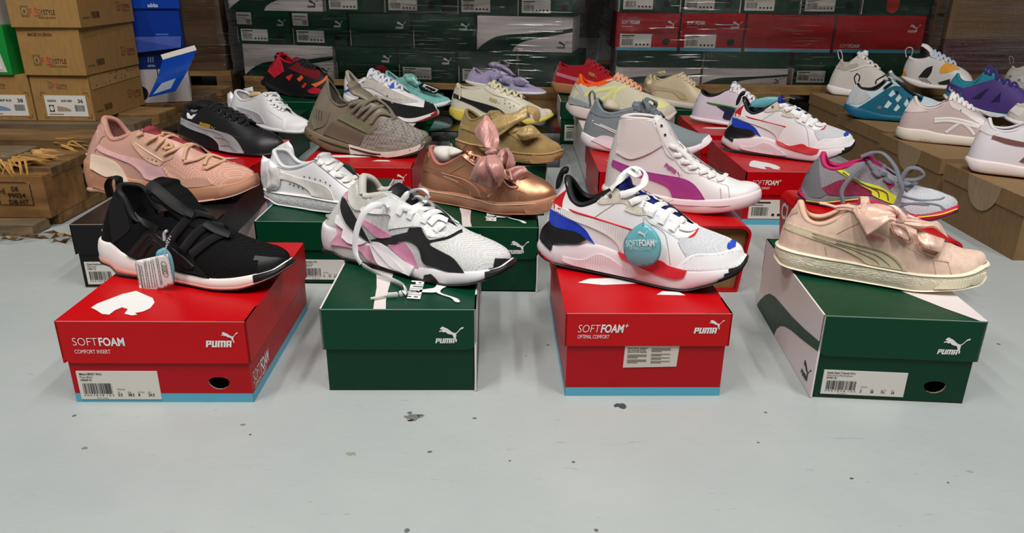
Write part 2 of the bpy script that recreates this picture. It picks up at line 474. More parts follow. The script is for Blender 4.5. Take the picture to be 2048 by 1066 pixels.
def patch(sh, pts, on, th, d, step=5.0, sm=True, corner=55, stitch=False):
    """an overlay panel: outline (in the oblique side view) laid on the shoe surface with its own thickness"""
    dv, e1, e2 = basis(d)
    poly = [tuple(p) for p in (catmull(pts, 4, True, corner) if sm else [Vector(p) for p in pts])]
    v, F, rim = fill(poly, step); bv = sh.getbvh(on)
    P = []; last = None
    for q in v:
        o = e1*q.x + e2*q.y - dv*1500
        h = bv.ray_cast(o, dv)
        P.append(h[0].copy() if h[0] else None)
    ok = [p for p in P if p]
    if not ok: return None
    md = sum(p.dot(dv) for p in ok)/len(ok)
    for i, p in enumerate(P):
        if p is None:
            near = min((k for k in range(len(P)) if P[k]), key=lambda k: (v[k]-v[i]).length)
            o = e1*v[i].x + e2*v[i].y + dv*P[near].dot(dv)
            P[i] = bv.find_nearest(o)[0].copy()
    nb = [set() for _ in P]
    for f in F:
        for i in range(3): nb[f[i]].update((f[i-1], f[(i+1) % 3]))
    dep = [p.dot(dv) for p in P]; d0 = list(dep)
    for _ in range(5):
        av = [sum(dep[j] for j in nb[i])/len(nb[i]) if nb[i] else dep[i] for i in range(len(P))]
        dep = [min(d0[i]+.25, lerp(dep[i], av[i], .6)) for i in range(len(P))]
    P = [P[i]+dv*(max(dep[i], d0[i]-4)-d0[i]) for i in range(len(P))]
    nr = [Vector((0, 0, 0)) for _ in P]
    for f in F:
        n = (P[f[1]]-P[f[0]]).cross(P[f[2]]-P[f[0]])
        if n.dot(dv) > 0: n = -n
        for i in f: nr[i] += n
    nr = [n.normalized() if n.length > 1e-9 else -dv for n in nr]
    for _ in range(2): nr = [(nr[i]*2+sum((nr[j] for j in nb[i]), Vector((0, 0, 0)))/max(1, len(nb[i]))).normalized() for i in range(len(P))]
    V = [P[i]+nr[i]*th for i in range(len(P))]
    G = list(F); n0 = len(V); idx = {}
    for a, b in rim_edges(F):
        for i in (a, b):
            if i not in idx: idx[i] = len(V); V.append(P[i]-nr[i]*1.6)
        G.append((a, idx[a], idx[b], b))
    mi = [0]*len(G)
    if stitch:
        n = len(poly); Q = [Vector(p) for p in poly]; ar = sum(Q[i].x*Q[(i+1) % n].y-Q[(i+1) % n].x*Q[i].y for i in range(n)); sg = 1 if ar > 0 else -1
        run = 0.0
        for i in range(n):
            a = Q[i]; b = Q[(i+1) % n]; L = (b-a).length
            if L < 1e-6: continue
            t = (b-a)/L; nn = Vector((-t.y, t.x))*sg; s0 = (2.6-run) % 2.6
            k = s0
            while k < L:
                c = a+t*k+nn*1.9
                if dist_poly(c, poly) > 1.5 and inside(c, poly):
                    o1 = e1*c.x+e2*c.y-dv*1500; h = bv.ray_cast(o1, dv)
                    if h[0]:
                        j = min(range(len(v)), key=lambda q: (v[q]-c).length_squared); z = P[j]+nr[j]*(th+.12); T3 = (e1*t.x+e2*t.y); T3 = (T3-nr[j]*T3.dot(nr[j])).normalized(); B3 = nr[j].cross(T3)
                        base = e1*c.x+e2*c.y+dv*(z.dot(dv)); m0 = len(V)
                        V += [base+T3*.75+B3*.24, base-T3*.75+B3*.24, base-T3*.75-B3*.24, base+T3*.75-B3*.24]; G.append((m0, m0+1, m0+2, m0+3)); mi.append(1)
                k += 2.6
            run = (run+L) % 2.6
    return V, G, mi

def strip(path, wid, th, normals=None, wdir=None, closed=False, C=8):
    """sweep a flat rounded section along a path"""
    n = len(path); V = []; F = []
    for i, p in enumerate(path):
        t = (path[min(n-1, i+1)]-path[max(0, i-1)])
        if t.length < 1e-9: t = Vector((1, 0, 0))
        t.normalize()
        if wdir is not None: a = Vector(wdir); a = (a-t*a.dot(t)).normalized(); b = t.cross(a)
        else:
            nn = normals[i]; a = t.cross(nn)
            a = a.normalized() if a.length > 1e-6 else Vector((0, 1, 0)); b = a.cross(t)
        w_ = wid[i] if isinstance(wid, list) else wid
        for q in range(C):
            an = 2*PI*q/C; V.append(p + a*(math.cos(an)*w_/2) + b*(math.sin(an)*th/2))
    for i in range(n-1):
        for q in range(C): F.append((i*C+q, i*C+(q+1) % C, (i+1)*C+(q+1) % C, (i+1)*C+q))
    F.append(tuple(range(C))); F.append(tuple(range((n-1)*C, n*C)))
    return V, F

def lace_geo(sh, pts, wid, th, on='ut', wdir=None, flat=True):
    path = [Vector(p[:3]) for p in catmull([tuple(p[:3]) for p in pts], 6, corner=100)]
    if wdir: return strip(path, wid, th, wdir=wdir)
    bv = sh.getbvh(on); nrm = []
    for p in path:
        h = bv.find_nearest(p); d = p-h[0]
        nn = d.normalized() if d.length > .5 else h[1]
        if nn.z < -.2 or (nn.y > .6): nn = -nn
        nrm.append(nn)
    for _ in range(3): nrm = [(nrm[max(0, i-1)]+nrm[i]+nrm[min(len(nrm)-1, i+1)]).normalized() for i in range(len(nrm))]
    return strip(path, wid, th, nrm)

def puff(pts, T, plane, step=5.0, folds=0.0, seed=0, sm=True):
    """inflated outline standing in the local plane (origin, u, v): ribbon loops, tags, tissue"""
    o, u, vv = plane; n = u.cross(vv).normalized()
    poly = [tuple(p) for p in (catmull(pts, 4, True, 50) if sm else [Vector(p) for p in pts])]
    v, F, rim = fill(poly, step); R = poly
    dm = [0 if i in rim else dist_poly(v[i], R) for i in range(len(v))]; mx = max(dm) or 1
    rng = random.Random(seed); ph = rng.random()*6; k1 = rng.uniform(.10, .16); k2 = rng.uniform(.05, .12); ca = rng.random()*PI
    V = []; G = []
    def hgt(i): return max(0.0, T*(.55 if folds else .8)*max(0, 1-(1-min(1, dm[i]/mx))**2)**.9)
    def fo(p, i):
        if not folds: return 0
        a = ph+(p.x*math.cos(ca)+p.y*math.sin(ca))*k1*.95; b = ph*2+(p.y*math.cos(ca)-p.x*math.sin(ca))*k2*1.3
        return folds*1.3*((abs(math.sin(a))**.8-.55)+.7*math.sin(b+.6*math.sin(a)))*min(1, .3+dm[i]/10)
    tk = .9 if folds else T*.5
    for i, p in enumerate(v): V.append(o+u*p.x+vv*p.y+n*((hgt(i)*.7 if folds else hgt(i)*.55)+fo(p, i)+(tk*.5 if folds else 0)))
    m = len(V)
    mp = {}
    for i, p in enumerate(v):
        if i in rim and not folds: mp[i] = i
        else: mp[i] = len(V); V.append(o+u*p.x+vv*p.y+n*((hgt(i)*.7-tk*.5+fo(p, i)) if folds else -hgt(i)*.55))
    for f in F: G.append(f); G.append(tuple(mp[i] for i in reversed(f)))
    if folds:
        for a_, b_ in rim_edges(F): G.append((a_, mp[a_], mp[b_], b_))
    return V, G

def ribbon(A, B, bulge, fold, n=7, seed=0):
    """a satin ribbon between two edge curves, bowed and softly folded across its width"""
    a = catmull(A, n, corner=120); b = catmull(B, n, corner=120); N_ = max(len(a), len(b)); M_ = 14
    def res(P):
        L = [0]
        for p, q in zip(P, P[1:]): L.append(L[-1]+(q-p).length)
        out = []
        for i in range(N_):
            s_ = L[-1]*i/(N_-1); k = 0
            while k < len(L)-2 and s_ > L[k+1]: k += 1
            out.append(P[k].lerp(P[k+1], clamp((s_-L[k])/max(1e-9, L[k+1]-L[k]))))
        return out
    a = res(a); b = res(b); r = random.Random(seed); p1, p2 = r.uniform(0, 6), r.uniform(0, 6)
    fr = []; 
    for i in range(N_):
        t = i/(N_-1)
        for j in range(M_+1):
            u = j/M_; p = a[i].lerp(b[i], u)
            d = bulge*4*u*(1-u)*math.sin(PI*clamp(.15+.7*t)) + fold*(math.sin(2*PI*(1.5*u+.25*math.sin(3*t+p1))+p2)*(.35+.65*(1-t)) + .6*math.sin(PI*2.2*t+p1+2*u))*min(1, 6*u, 6*(1-u))
            fr.append(p+Vector((0, -d, d*.25)))
    V = fr+[p+Vector((0, .9, 0)) for p in fr]; q = M_+1; m = len(fr); F = []
    for i in range(N_-1):
        for j in range(M_):
            k = i*q+j; F += [(k, k+q, k+q+1, k+1), (m+k, m+k+1, m+k+q+1, m+k+q)]
        for j in (0, M_): k = i*q+j; F.append((k, k+q, m+k+q, m+k))
    for i in (0, N_-1):
        for j in range(M_): k = i*q+j; F.append((k, k+1, m+k+1, m+k))
    return V, F
SHOES = [
{'key':'F1','label':'black knit slip-on style sneaker with white foam sole,on the red box at front left','loc':[-0.5643,0.9778,0.112],'rz':-0.2269,'d':{'L':282,'sbl':[(33.3,14.4),(38.8,4.3),(64.2,2.1),(130.5,0),(177.9,0),(220.4,2.9),(253.3,13.5),(270.4,21.1),(281.1,27.8)],'st':[(36.2,48),(52.7,33.8),(73.1,27.6),(93.9,22.4),(127.5,16.9),(159.3,14.8),(187.8,15.4),(214.5,18.1),(247.8,24.9),(270.1,29.8),(281.3,32.7)],'rid':[(84.6,137.4),(129.9,121.5),(154.5,95.3),(174.2,82.6),(200.7,67.2),(229.8,57.9),(260.6,50.6),(275.6,43.5),(279,35.7)],'col':[(39.4,121.4),(63.8,110.2),(73.2,75.9),(84.6,79.3)],'xv':197.2,'tw':24,'tt':6,'ttw':1.3,'tg':[(101.2,134),(117.1,131.3)]},'dv':(-0.5864999890327454,0.7515000104904175,-0.30219998955726624),'um':'knit:22,22,24:11,11,12','sm':'foam:238,232,226','lm':'plain:26,26,28','im':'plain:225,222,214','tm':'knit:22,22,24:11,11,12','parts':[{'t':'band','name':'coral_midsole','mat':'foam:236,166,150','lo':0,'hi':0.4,'off':0.6},{'t':'band','name':'outsole','mat':'rubber:28,28,30','lo':0,'hi':0.08,'off':0.8},{'t':'wrap','name':'toe_cap','mat':'rubber:15,15,17','x0':0.885,'vmax':0.62,'th':1.2,'lo':0,'slope':-0.15},{'t':'patch','name':'heel_panel','mat':'plain:14,14,16','on':'u','th':1.4,'pts':[(6,108.9),(1.1,93),(-0,64.8),(5.7,33),(17.9,44),(26,56.1),(19.5,75.5),(14,92.3)]},{'t':'patch','name':'side_cage','mat':'rubber:15,15,17','on':'u','th':2.6,'pts':[(23.1,20.1),(40.4,43.1),(50,55),(60.1,57.9),(77.2,46.9),(85.1,39.8),(93,32.6),(106.4,29),(109,16.8),(126.5,-0.4),(105.9,3.4),(82.1,6.1),(36.3,14.9)]},{'t':'lace','name':'cage_ridge','mat':'rubber:18,17,18','w':9,'th':4,'on':'u','paths':[[(65.4,-30.6,33.9),(96.3,-29.3,65.3),(110,-29.4,59.8),(123.6,-30.4,51.3)],[(77.3,-30,30.5),(99.7,-29.3,53.8),(115,-29.9,46.1)],[(128.7,-30.9,46.9),(148.1,-33.2,34.3),(160.8,-35.6,25.4)],[(129.5,-31.2,40.2),(143.5,-32.9,30.2),(154.3,-34.6,22.6)]]},{'t':'lace','name':'tongue_strap','mat':'plain:11,11,13','w':15,'th':2,'on':'t','paths':[[(101.5,-19.6,130.7),(117.3,-23.1,124.7),(136.7,-22.1,108.2),(153.3,-14.8,93.1)]]},{'t':'lace','name':'laces','mat':'lace:12,12,14','w':11,'th':3.5,'on':'ut','paths':[[(131.9,-31.9,62.4),(148.7,-27.4,81.5),(157.8,-11.3,92.8),(170.1,3.7,85.7)],[(148.1,-33.6,49.3),(165.5,-27,70.1),(176.2,-13.6,79.1),(187.2,3,74.6)],[(160.6,-35,44.6),(181.9,-29.3,61.1),(194.1,-17.3,68.3),(206.2,-8.2,67.2)],[(34.2,23.4,70.1),(94,-30.7,81.9),(112.2,-30.6,73.5)]]},{'t':'lace','name':'lace_keeper','mat':'plain:13,13,15','w':13,'th':3,'on':'ut','paths':[[(174.6,-15.2,82.7),(189.7,-15.1,74.9),(206.7,-12,68.4)],[(151.3,-19.9,98.5),(159.4,-16,92.9)]]},{'t':'lace','name':'pull_tab','mat':'plain:13,13,15','w':15,'th':3,'on':'u','wdir':1,'paths':[[(23.7,0,102.9),(22.9,0,118.9),(30.6,0,129.1),(40.8,0,128.5),(40.6,0,118.5)]]},{'t':'ext','name':'hang_tag','label':'white care tag on a bead chain hanging from the black knit sneaker','cat':'tag','group':None,'items':[{'t':'puff','name':'card','mat':'plain:224,222,220','T':1.6,'y':-54,'folds':0,'corner':1,'pts':[(93,36.8),(141.6,50.5),(143.4,9.2),(141.7,7.3),(91.8,-13.1),(90.1,-12.6),(89.8,32.6)]},{'t':'puff','name':'blue_backing','mat':'plain:120,186,206','T':1.2,'y':-50,'folds':0,'pts':[(119.8,45),(131.7,56.1),(138,56.7),(144,45.6),(144.4,25.5),(140.2,8.1),(130.9,1.9),(120.8,6)]},{'t':'chain','name':'bead_chain','mat':'silver:200,200,200','pts':[(137.9,-55,50.1),(141.8,-54,61.7),(143.5,-52,69.3),(146.5,-48,73.2),(143.5,-52,64.4),(139.5,-53,57.8)]},{'t':'lace','name':'chain_clip','mat':'silver:200,200,204','w':5,'th':4,'on':'ut','paths':[[(142.7,-50,80.3),(138.5,-50,76.4),(137.9,-51,66.9)]]},{'t':'lines','name':'fine_print','mat':'dark:70,70,70','y':-55.2,'rows':[[(126.1,45.4),(126.7,7.4)],[(123.7,44.5),(124.6,5.4)],[(118.3,40),(118.7,3.1)],[(115.4,38.9),(115.1,1.5)],[(111.6,37.4),(111,0.6)],[(107.3,37),(106.7,-0.6)],[(105.1,36.7),(103.6,-1.4)],[(99.6,31.5),(99.8,-0.6)],[(97,30.4),(96.3,-1.3)],[(95.3,32.8),(95.1,-1.1)]],'w':0.9},{'t':'rings','name':'size_rings','mat':'dark:60,60,60','y':-55.3,'pts':[(134.1,35.7),(134.1,30.7),(134,26.2),(134.2,22.3)],'r':4.2}]}]},
{'key':'F2','label':'white mesh sneaker with black and pink panels,on the front green box','loc':[-0.2718,1.0438,0.115],'rz':-0.4363,'d':{'L':300.1,'sbl':[(0,3.2),(35,10.4),(51.3,4),(79.6,2.7),(109.8,1.3),(165,0),(188.7,0),(218.1,0),(253.4,5.8),(283,17.2),(298.3,25.1)],'st':[(38.2,49.4),(63.2,44),(98.2,33.8),(136.8,20.4),(175.2,15.7),(200.6,21.5),(228.2,21.2),(254,24.1),(276.6,27.4),(291.5,30.4),(299.6,36.6)],'rid':[(133.2,109.2),(153.9,97.5),(176.6,89.5),(200.9,79.2),(224.9,66.4),(250.5,59.3),(277.5,52.5),(291.8,47.1),(297.1,39.6)],'col':[(67.7,122.1),(78.8,114),(81.7,100.7),(91.2,95.8),(104.4,101.8),(118.9,109.2),(133.2,109.2)],'xv':213,'rc':6,'tg':[(125.6,117.4),(137,109.9)]},'dv':(-0.5245000123977661,0.791700005531311,-0.3133000135421753),'um':'mesh:222,222,220:150,150,150','sm':'foam:236,232,234','lm':'plain:196,192,184','im':'plain:150,146,138','tm':'plain:20,20,24','parts':[{'t':'band','name':'outsole','mat':'rubber:26,26,28','lo':0,'hi':0.14,'off':0.9},{'t':'patch','name':'heel_strap','mat':'suede:26,26,28','on':'us','th':1.6,'pts':[(12.7,79.5),(19.4,74.9),(37.8,52.3),(48.1,40.4),(61.4,22.2),(46.1,29.9),(26.2,41.9),(13.7,62.1)]},{'t':'patch','name':'heel_tab','mat':'leather:222,160,186','on':'u','th':1.4,'pts':[(17.7,87.5),(15.8,85),(16.7,78.9),(23.8,73.5),(21.9,83.8)]},{'t':'patch','name':'collar_padding','mat':'plain:205,203,196','on':'u','th':2.4,'pts':[(35.2,110.2),(28.2,100.3),(21.7,91.4),(23.5,75.5),(33.4,64.8),(44.4,66),(56.5,75.8),(66.9,85),(76.1,90),(69,92.2),(56.7,85.1),(46.5,79.4),(37.5,83.8),(31.1,96.9)]},{'t':'patch','name':'pink_stripe','mat':'leather:214,142,176','on':'u','th':1.5,'pts':[(37.2,56.4),(60.5,49.3),(84,39.8),(92.1,36.5),(71.7,31.3),(56.7,40.2),(45.5,46.8),(41.1,51.2)]},{'t':'patch','name':'lower_pink_stripe','mat':'leather:214,142,176','on':'us','th':1.3,'pts':[(86.4,24.2),(106.7,32.9),(120.4,19.6),(131.7,-0.2),(119.6,4.3),(101.7,12.6)]},{'t':'patch','name':'eyestay','mat':'leather:240,240,240','on':'u','th':1.8,'pts':[(42.2,63.1),(43.9,69.3),(70,86.6),(81,89.9),(93.4,84.4),(112.7,76),(129.2,64),(145.3,53.6),(156.5,53.9),(158,49.3),(151.3,45.7),(137,44.9),(131.2,51.3),(125.8,55.2),(111.5,53.6),(83.1,45.5),(82.2,51.2),(84.8,61.6),(80.1,65),(60.2,62.7)]},{'t':'patch','name':'side_saddle','mat':'suede:26,26,28','on':'us','th':1.7,'pts':[(59.6,26.2),(84.6,35.7),(109.5,45.9),(110.2,51.8),(125.8,55.2),(133.9,44.4),(139.4,40.4),(159,47.9),(178.7,61.8),(180.2,58.7),(162.5,46),(140.6,37.4),(142.1,33.6),(157.2,28.2),(172.2,22.8),(183,13.6),(189.6,6),(170.6,3.9),(154.7,5.7),(140.2,6.9),(133.7,12.3),(128.4,24.5),(119.9,32),(106.6,33.4),(86.5,23.7),(72.5,25.9)]},{'t':'patch','name':'heel_clip','mat':'foam:236,230,232','on':'us','th':5,'pts':[(10.3,53),(8.9,42.4),(21.8,35.1),(20.8,24.6),(32.5,16.8),(49.7,18.1),(56.6,23.1),(41,29),(21.9,41.2)]},{'t':'patch','name':'heel_wedge','mat':'foam:222,158,184','on':'us','th':2.5,'pts':[(9.6,37.4),(21.4,33.9),(18.7,24.2),(31.7,16.1),(50.6,17.8),(63.3,19.1),(68.5,8.1),(77.2,-4.5),(63,-1.7),(49.3,8.9),(27.9,11.4),(4.6,10.7),(15,27.9)]},{'t':'patch','name':'arch_pod','mat':'foam:238,232,234','on':'us','th':6,'pts':[(62,21.5),(65.8,25.1),(76,25.7),(88.7,20.4),(109,8.9),(127.5,0.9),(122.9,-10.6),(98.2,-7.2),(78.9,-4.2),(68.5,8.1)]},{'t':'patch','name':'arch_groove','mat':'foam:222,214,218','on':'us','th':7.5,'pts':[(65.1,18.6),(77.1,18.2),(93.8,9.3),(118.3,-7.4),(115.1,-8.1),(97.8,-5.2),(78.7,8.3)]},{'t':'patch','name':'sole_notch','mat':'rubber:26,26,28','on':'s','th':2,'pts':[(140,-14.1),(140,-6.7),(148.2,-3.2),(156.3,-8.8),(161.3,-14.7),(147.8,-14.5)]},{'t':'wrap','name':'toe_bumper','mat':'rubber:30,28,30','x0':0.9,'vmax':0.45,'th':1.3,'lo':0,'slope':0.55},{'t':'lace','name':'laces','mat':'lace:240,240,242','w':9,'th':2.4,'on':'ut','paths':[[(144.3,-28.5,83.7),(149.2,-25.4,92.2),(162.9,-22.8,92.7),(164.6,-0.6,94.4),(153.3,19.2,89.9)],[(160.6,-28.4,79.9),(164.1,-24.3,89.5),(173.8,-6.9,90.3),(171.3,19.7,83.1),(169.2,15.7,89.9),(157.2,19.2,88.3)],[(181.8,-28,77.4),(184.9,-20.1,86.3),(186.7,7.8,84.5),(183.4,24,71)],[(200.5,-28.3,69.1),(206.1,-17.4,75.5),(192.4,26.1,64.6),(215,5.1,74.3)],[(191.1,-25.8,76.6),(196.7,-13.7,83.4),(208.2,-7.2,78.3)],[(141.5,-14,97.8),(154.4,-12,111.6),(169.2,-8,116.7),(177.5,-4,110.9),(172.6,-2,101.3),(156.7,2,102.5),(148.7,2,95.5)],[(126.2,-27.2,92.7),(125.9,-40,96.6),(117.9,-48,96.7),(106.8,-54,85.9),(97.1,-58,61.8),(94.2,-60,37.7),(98.1,-62,25),(109.8,-64,16.3),(128.6,-58,6),(156.7,-65.2,4),(177.4,-73.6,4),(193.1,-91.9,7),(189.8,-101.1,4),(175.5,-110,3)]]},{'t':'lace','name':'aglet','mat':'plain:214,212,196','w':4,'th':3,'on':'ut','paths':[[(177.1,-109.6,3.5),(170.8,-119.3,3.5),(164.8,-127.8,3.5)]]}]},
{'key':'F3','label':'white sneaker with blue heel and hanging turquoise tag,on the front red box','loc':[0.0399,1.0217,0.1166],'rz':-0.4189,'d':{'L':287,'sbl':[(10.5,12.3),(19.9,8.5),(43.6,4),(115.5,0),(186.6,0),(214.5,0.4),(242,9.8),(263.3,19.7),(281.4,30.1),(287,40.7)],'st':[(9.9,30.8),(31.8,33.8),(60.5,38.9),(92,42.4),(124.1,37.2),(163.5,29.5),(197.7,28.4),(223,30.3),(254.7,34.7),(279.3,38.5),(285.9,46.5)],'rid':[(114.1,127),(121.9,124.3),(150.7,112.5),(174.9,102.8),(195.6,91.9),(219.6,78.6),(244.3,71.9),(265.4,66.3),(278.7,59.5),(284,49.5)],'col':[(35.4,124.7),(43,118.6),(47.6,105.3),(56,95),(67.5,91.2),(80.3,96.2),(93.7,104.7),(106.7,116.5),(114.1,122.1)],'xv':215.4,'rc':5,'tg':[(121.2,135.6),(126.7,129.1)]},'dv':(-0.23309999704360962,0.919700026512146,-0.31610000133514404),'um':'leather:240,240,242','sm':'foam:238,228,232','lm':'plain:18,18,20','im':'plain:30,30,34','tm':'plain:24,36,120','parts':[{'t':'band','name':'outsole','mat':'rubber:24,22,24','lo':0,'hi':0.1,'off':0.5},{'t':'patch','name':'heel_counter','mat':'rubber:26,26,28','on':'us','th':4.5,'pts':[(13.1,54.2),(5.1,43.6),(2.3,34.3),(2.7,25.5),(21.2,14),(21.6,22.3),(39.9,25.9),(57.1,28.9),(67.1,34.8),(53.5,43.1),(34.2,44.1),(19.2,46.8)]},{'t':'patch','name':'blue_heel_panel','mat':'suede:24,58,178','on':'us','th':1.8,'pts':[(11,69.8),(33.7,61.1),(52,55.1),(65,47.6),(72.2,39.3),(79.3,31),(66.5,36.4),(51.8,43.5),(26.9,45.1),(12.4,49.4),(11.3,58.4)]},{'t':'patch','name':'heel_tab','mat':'leather:206,34,42','on':'u','th':1.7,'pts':[(31.5,99.5),(27.8,83.6),(28.4,69.8),(16.7,71.8),(15.7,83.3)]},{'t':'lace','name':'red_piping','mat':'plain:206,34,42','w':2.4,'th':1.8,'on':'u','paths':[[(24.6,-9.9,89.7),(56.5,-26.5,84.2),(83.3,-26.2,79.2),(113.5,-27.6,74.2),(142.3,-29.5,70.2)]]},{'t':'patch','name':'formstrip','mat':'ridged:226,222,220','on':'us','th':2,'pts':[(17.1,77.2),(43.2,68.8),(73,64.4),(102.3,60.1),(123.7,55.7),(118.5,42.8),(115.5,26.9),(107.2,37.8),(90.8,46.8),(67.7,53.6),(44.5,58.8),(19.2,68.3)]},{'t':'patch','name':'eyestay','mat':'suede:214,207,192','on':'u','th':1.6,'pts':[(74.7,88.1),(86.4,99.7),(96.2,107.1),(105.4,106.1),(109.9,97.7),(123.9,91.3),(137.7,85.8),(142.8,79.1),(132.6,77),(119.3,78.9),(112.4,81.3),(114.7,88.1),(107.8,90),(85.2,85.2),(78.5,85.2)]},{'t':'patch','name':'lace_stay','mat':'leather:240,240,242','on':'u','th':1.6,'pts':[(140.9,75.6),(144.9,81.1),(164.2,80.5),(187.8,72.6),(207.6,72.3),(206.4,65.6),(197.7,57.5),(185.5,54.1),(178.8,56.7),(160.1,65.3),(148.4,68.5)]},{'t':'patch','name':'toe_mesh','mat':'mesh:212,214,218:182,184,188','on':'u','th':0.7,'pts':[(185.6,53.6),(199.3,58),(209.4,68.4),(212.5,72.7),(232.1,67.7),(251.4,62.1),(248.1,49.2),(229.4,41.7),(211.3,38.6),(201.1,33.9),(190.4,42.2)]},{'t':'patch','name':'toe_dot','mat':'plain:24,64,190','on':'u','th':1.6,'pts':[(247.9,56.3),(253.1,62.7),(258.6,61.5),(258.4,54.2),(250.8,49.3),(247.9,50.8)]},{'t':'patch','name':'throat_trim','mat':'plain:206,34,42','on':'u','th':2.2,'pts':[(197,57.1),(205.7,65.4),(208.5,74.4),(210.3,70.2),(206.1,61),(201.7,57.4)]},{'t':'patch','name':'toe_overlay','mat':'leather:242,242,244','on':'us','th':1.5,'pts':[(189.9,16.2),(199.1,27.1),(210,36.8),(231.1,40.7),(249.2,46.8),(263.3,51.4),(273.1,46.2),(266.1,30.7),(237.2,21.2),(205.6,15.8)]},{'t':'patch','name':'red_insert','mat':'rubber:200,34,44','on':'us','th':3.4,'pts':[(112,25.8),(124.5,22.7),(143.6,16.6),(166.7,23),(180.2,17.5),(202.9,14.7),(200.8,6.3),(189,1.8),(169.7,3.8),(144.8,8.9),(118.8,16.8)]},{'t':'patch','name':'diamond_panel','mat':'ridged:236,214,220','on':'s','th':2.2,'pts':[(37.3,6.7),(65.4,7),(81.5,16.5),(91.5,18.4),(109.3,12.7),(140.6,-4.5),(122.1,-6.1),(73.7,-4),(41.6,-0.3)]},{'t':'wrap','name':'toe_bumper','mat':'rubber:26,24,26','x0':0.88,'vmax':0.12,'th':1,'lo':0,'slope':1.1},{'t':'patch','name':'red_heel_base','mat':'rubber:200,34,44','on':'s','th':2.2,'pts':[(2.3,8.6),(12.3,0.6),(31.7,-4.4),(21.9,-1.4),(7.8,5.1)]},{'t':'lace','name':'laces','mat':'lace:242,242,240','w':9,'th':2.6,'on':'ut','paths':[[(163.1,-28,92),(165.5,-24.5,99.5),(171.6,-8.6,103.6),(173.1,15.3,98.7)],[(178.5,-29.6,84.4),(181.7,-23.2,94),(186.3,-4.9,96.7),(187.9,11,92.1)],[(193.4,-30.2,77.5),(197.4,-23.2,84.8),(203.4,-12.3,89.1),(201.2,15.2,80.9)],[(135.9,-25.4,105.3),(145.1,-22.4,110.5),(154.9,-7.5,111)],[(152.6,1.6,112.7),(154.3,15.7,106.7),(156.4,15.6,106)],[(121.5,-24.3,113.8),(136.6,-14.5,116.7),(138.3,17.2,110),(140.7,16,111.7)],[(162.3,0.8,108.7),(166.2,18,98.2),(174.7,16.6,96.1)],[(202.3,-23.3,81.9),(213.3,-18.1,79.3),(221.3,-4.3,80.6)]]},{'t':'lace','name':'lace_bow','mat':'lace:242,242,240','w':9.5,'th':2.8,'on':'ut','paths':[[(107.5,-22,119.4),(116.4,-20,130.9),(124.8,-14,141.3),(132,-8,145.8),(140.9,-4,145.9),(149.9,-10,140.8),(149.1,-18,131),(139.3,-22,121.6),(124.5,-24,114.1)],[(122.8,-4,141.4),(120.6,-8,128.6),(126.5,-12,120.1)],[(126.8,-16,146.1),(137.3,-20,142.4),(144.2,-16,145.6)],[(130.7,-10,148.6),(141.3,-18,148.2),(140.7,-14,140.6)]]},{'t':'lace','name':'side_stitching','mat':'plain:176,176,178','w':1.2,'th':0.9,'on':'u','paths':[[(167.2,-28.7,80.8),(184.8,-30.9,72.2),(192.2,-35.8,56.1),(198.1,-39.4,34.3)],[(203.6,-31.8,63.5),(209.7,-34.3,55),(217.2,-36.1,46.6)],[(88.5,-25.9,79.3),(101.4,-24.8,90.3),(114.4,-24.4,100.5)]]},{'t':'dots','name':'eyelet','mat':'plain:90,88,84','r':2.5,'pts':[(107.9,-21.6,110.4,0.14,0.97,-0.21)]},{'t':'puff','name':'pull_tab','mat':'plain:16,16,18','T':15,'y':0,'folds':0,'pts':[(21.5,103.6),(22.3,117),(27.9,131.7),(34,137.6),(39.1,137.8),(40.4,133.5),(37.7,127.9),(33,125.3),(31.2,116.3),(26.9,106.1)]},{'t':'ext','name':'hang_tag','label':'turquoise drop-shaped tag on a bead chain hanging from the white and blue front sneaker','cat':'tag','group':None,'items':[{'t':'puff','name':'drop','mat':'patent:112,186,196','T':11,'y':-52,'folds':0,'pts':[(161.3,88.8),(171.2,85.7),(181.6,76.1),(186.8,63.9),(186.3,47.8),(178.4,35.4),(165.8,29.5),(152.5,30.3),(141.9,38.1),(137.9,51.2),(139.3,65.1),(147.5,78.1),(155.1,85.9)]},{'t':'ptext','name':'lettering','mat':'plain:236,246,248','txt':'SOFT','pts':[(143.3,56.1),(160,59.7)],'y':-58.2,'h':8.6,'bold':0},{'t':'ptext','name':'lettering','mat':'plain:240,248,250','txt':'FOAM','pts':[(160.3,59.8),(179.8,62.9)],'y':-58.4,'h':8.6,'bold':1},{'t':'ptext','name':'lettering','mat':'plain:240,248,250','txt':'+','pts':[(179.5,66.4),(183.1,67)],'y':-58.2,'h':5,'bold':0},{'t':'ptext','name':'lettering','mat':'plain:200,226,232','txt':'OPTIMAL COMFORT','pts':[(147.2,52.2),(177,56.9)],'y':-58,'h':4,'bold':0},{'t':'pcat','name':'emblem','mat':'plain:240,248,250','y':-57.6,'pts':[(155.7,69),(170.9,71.3)]},{'t':'chain','name':'bead_chain','mat':'silver:190,190,190','pts':[(162.5,-44,120.1),(160.2,-48,111.9),(158.7,-50,105.7),(161.4,-52,98.4),(161.7,-53,87.2)]}]}]},
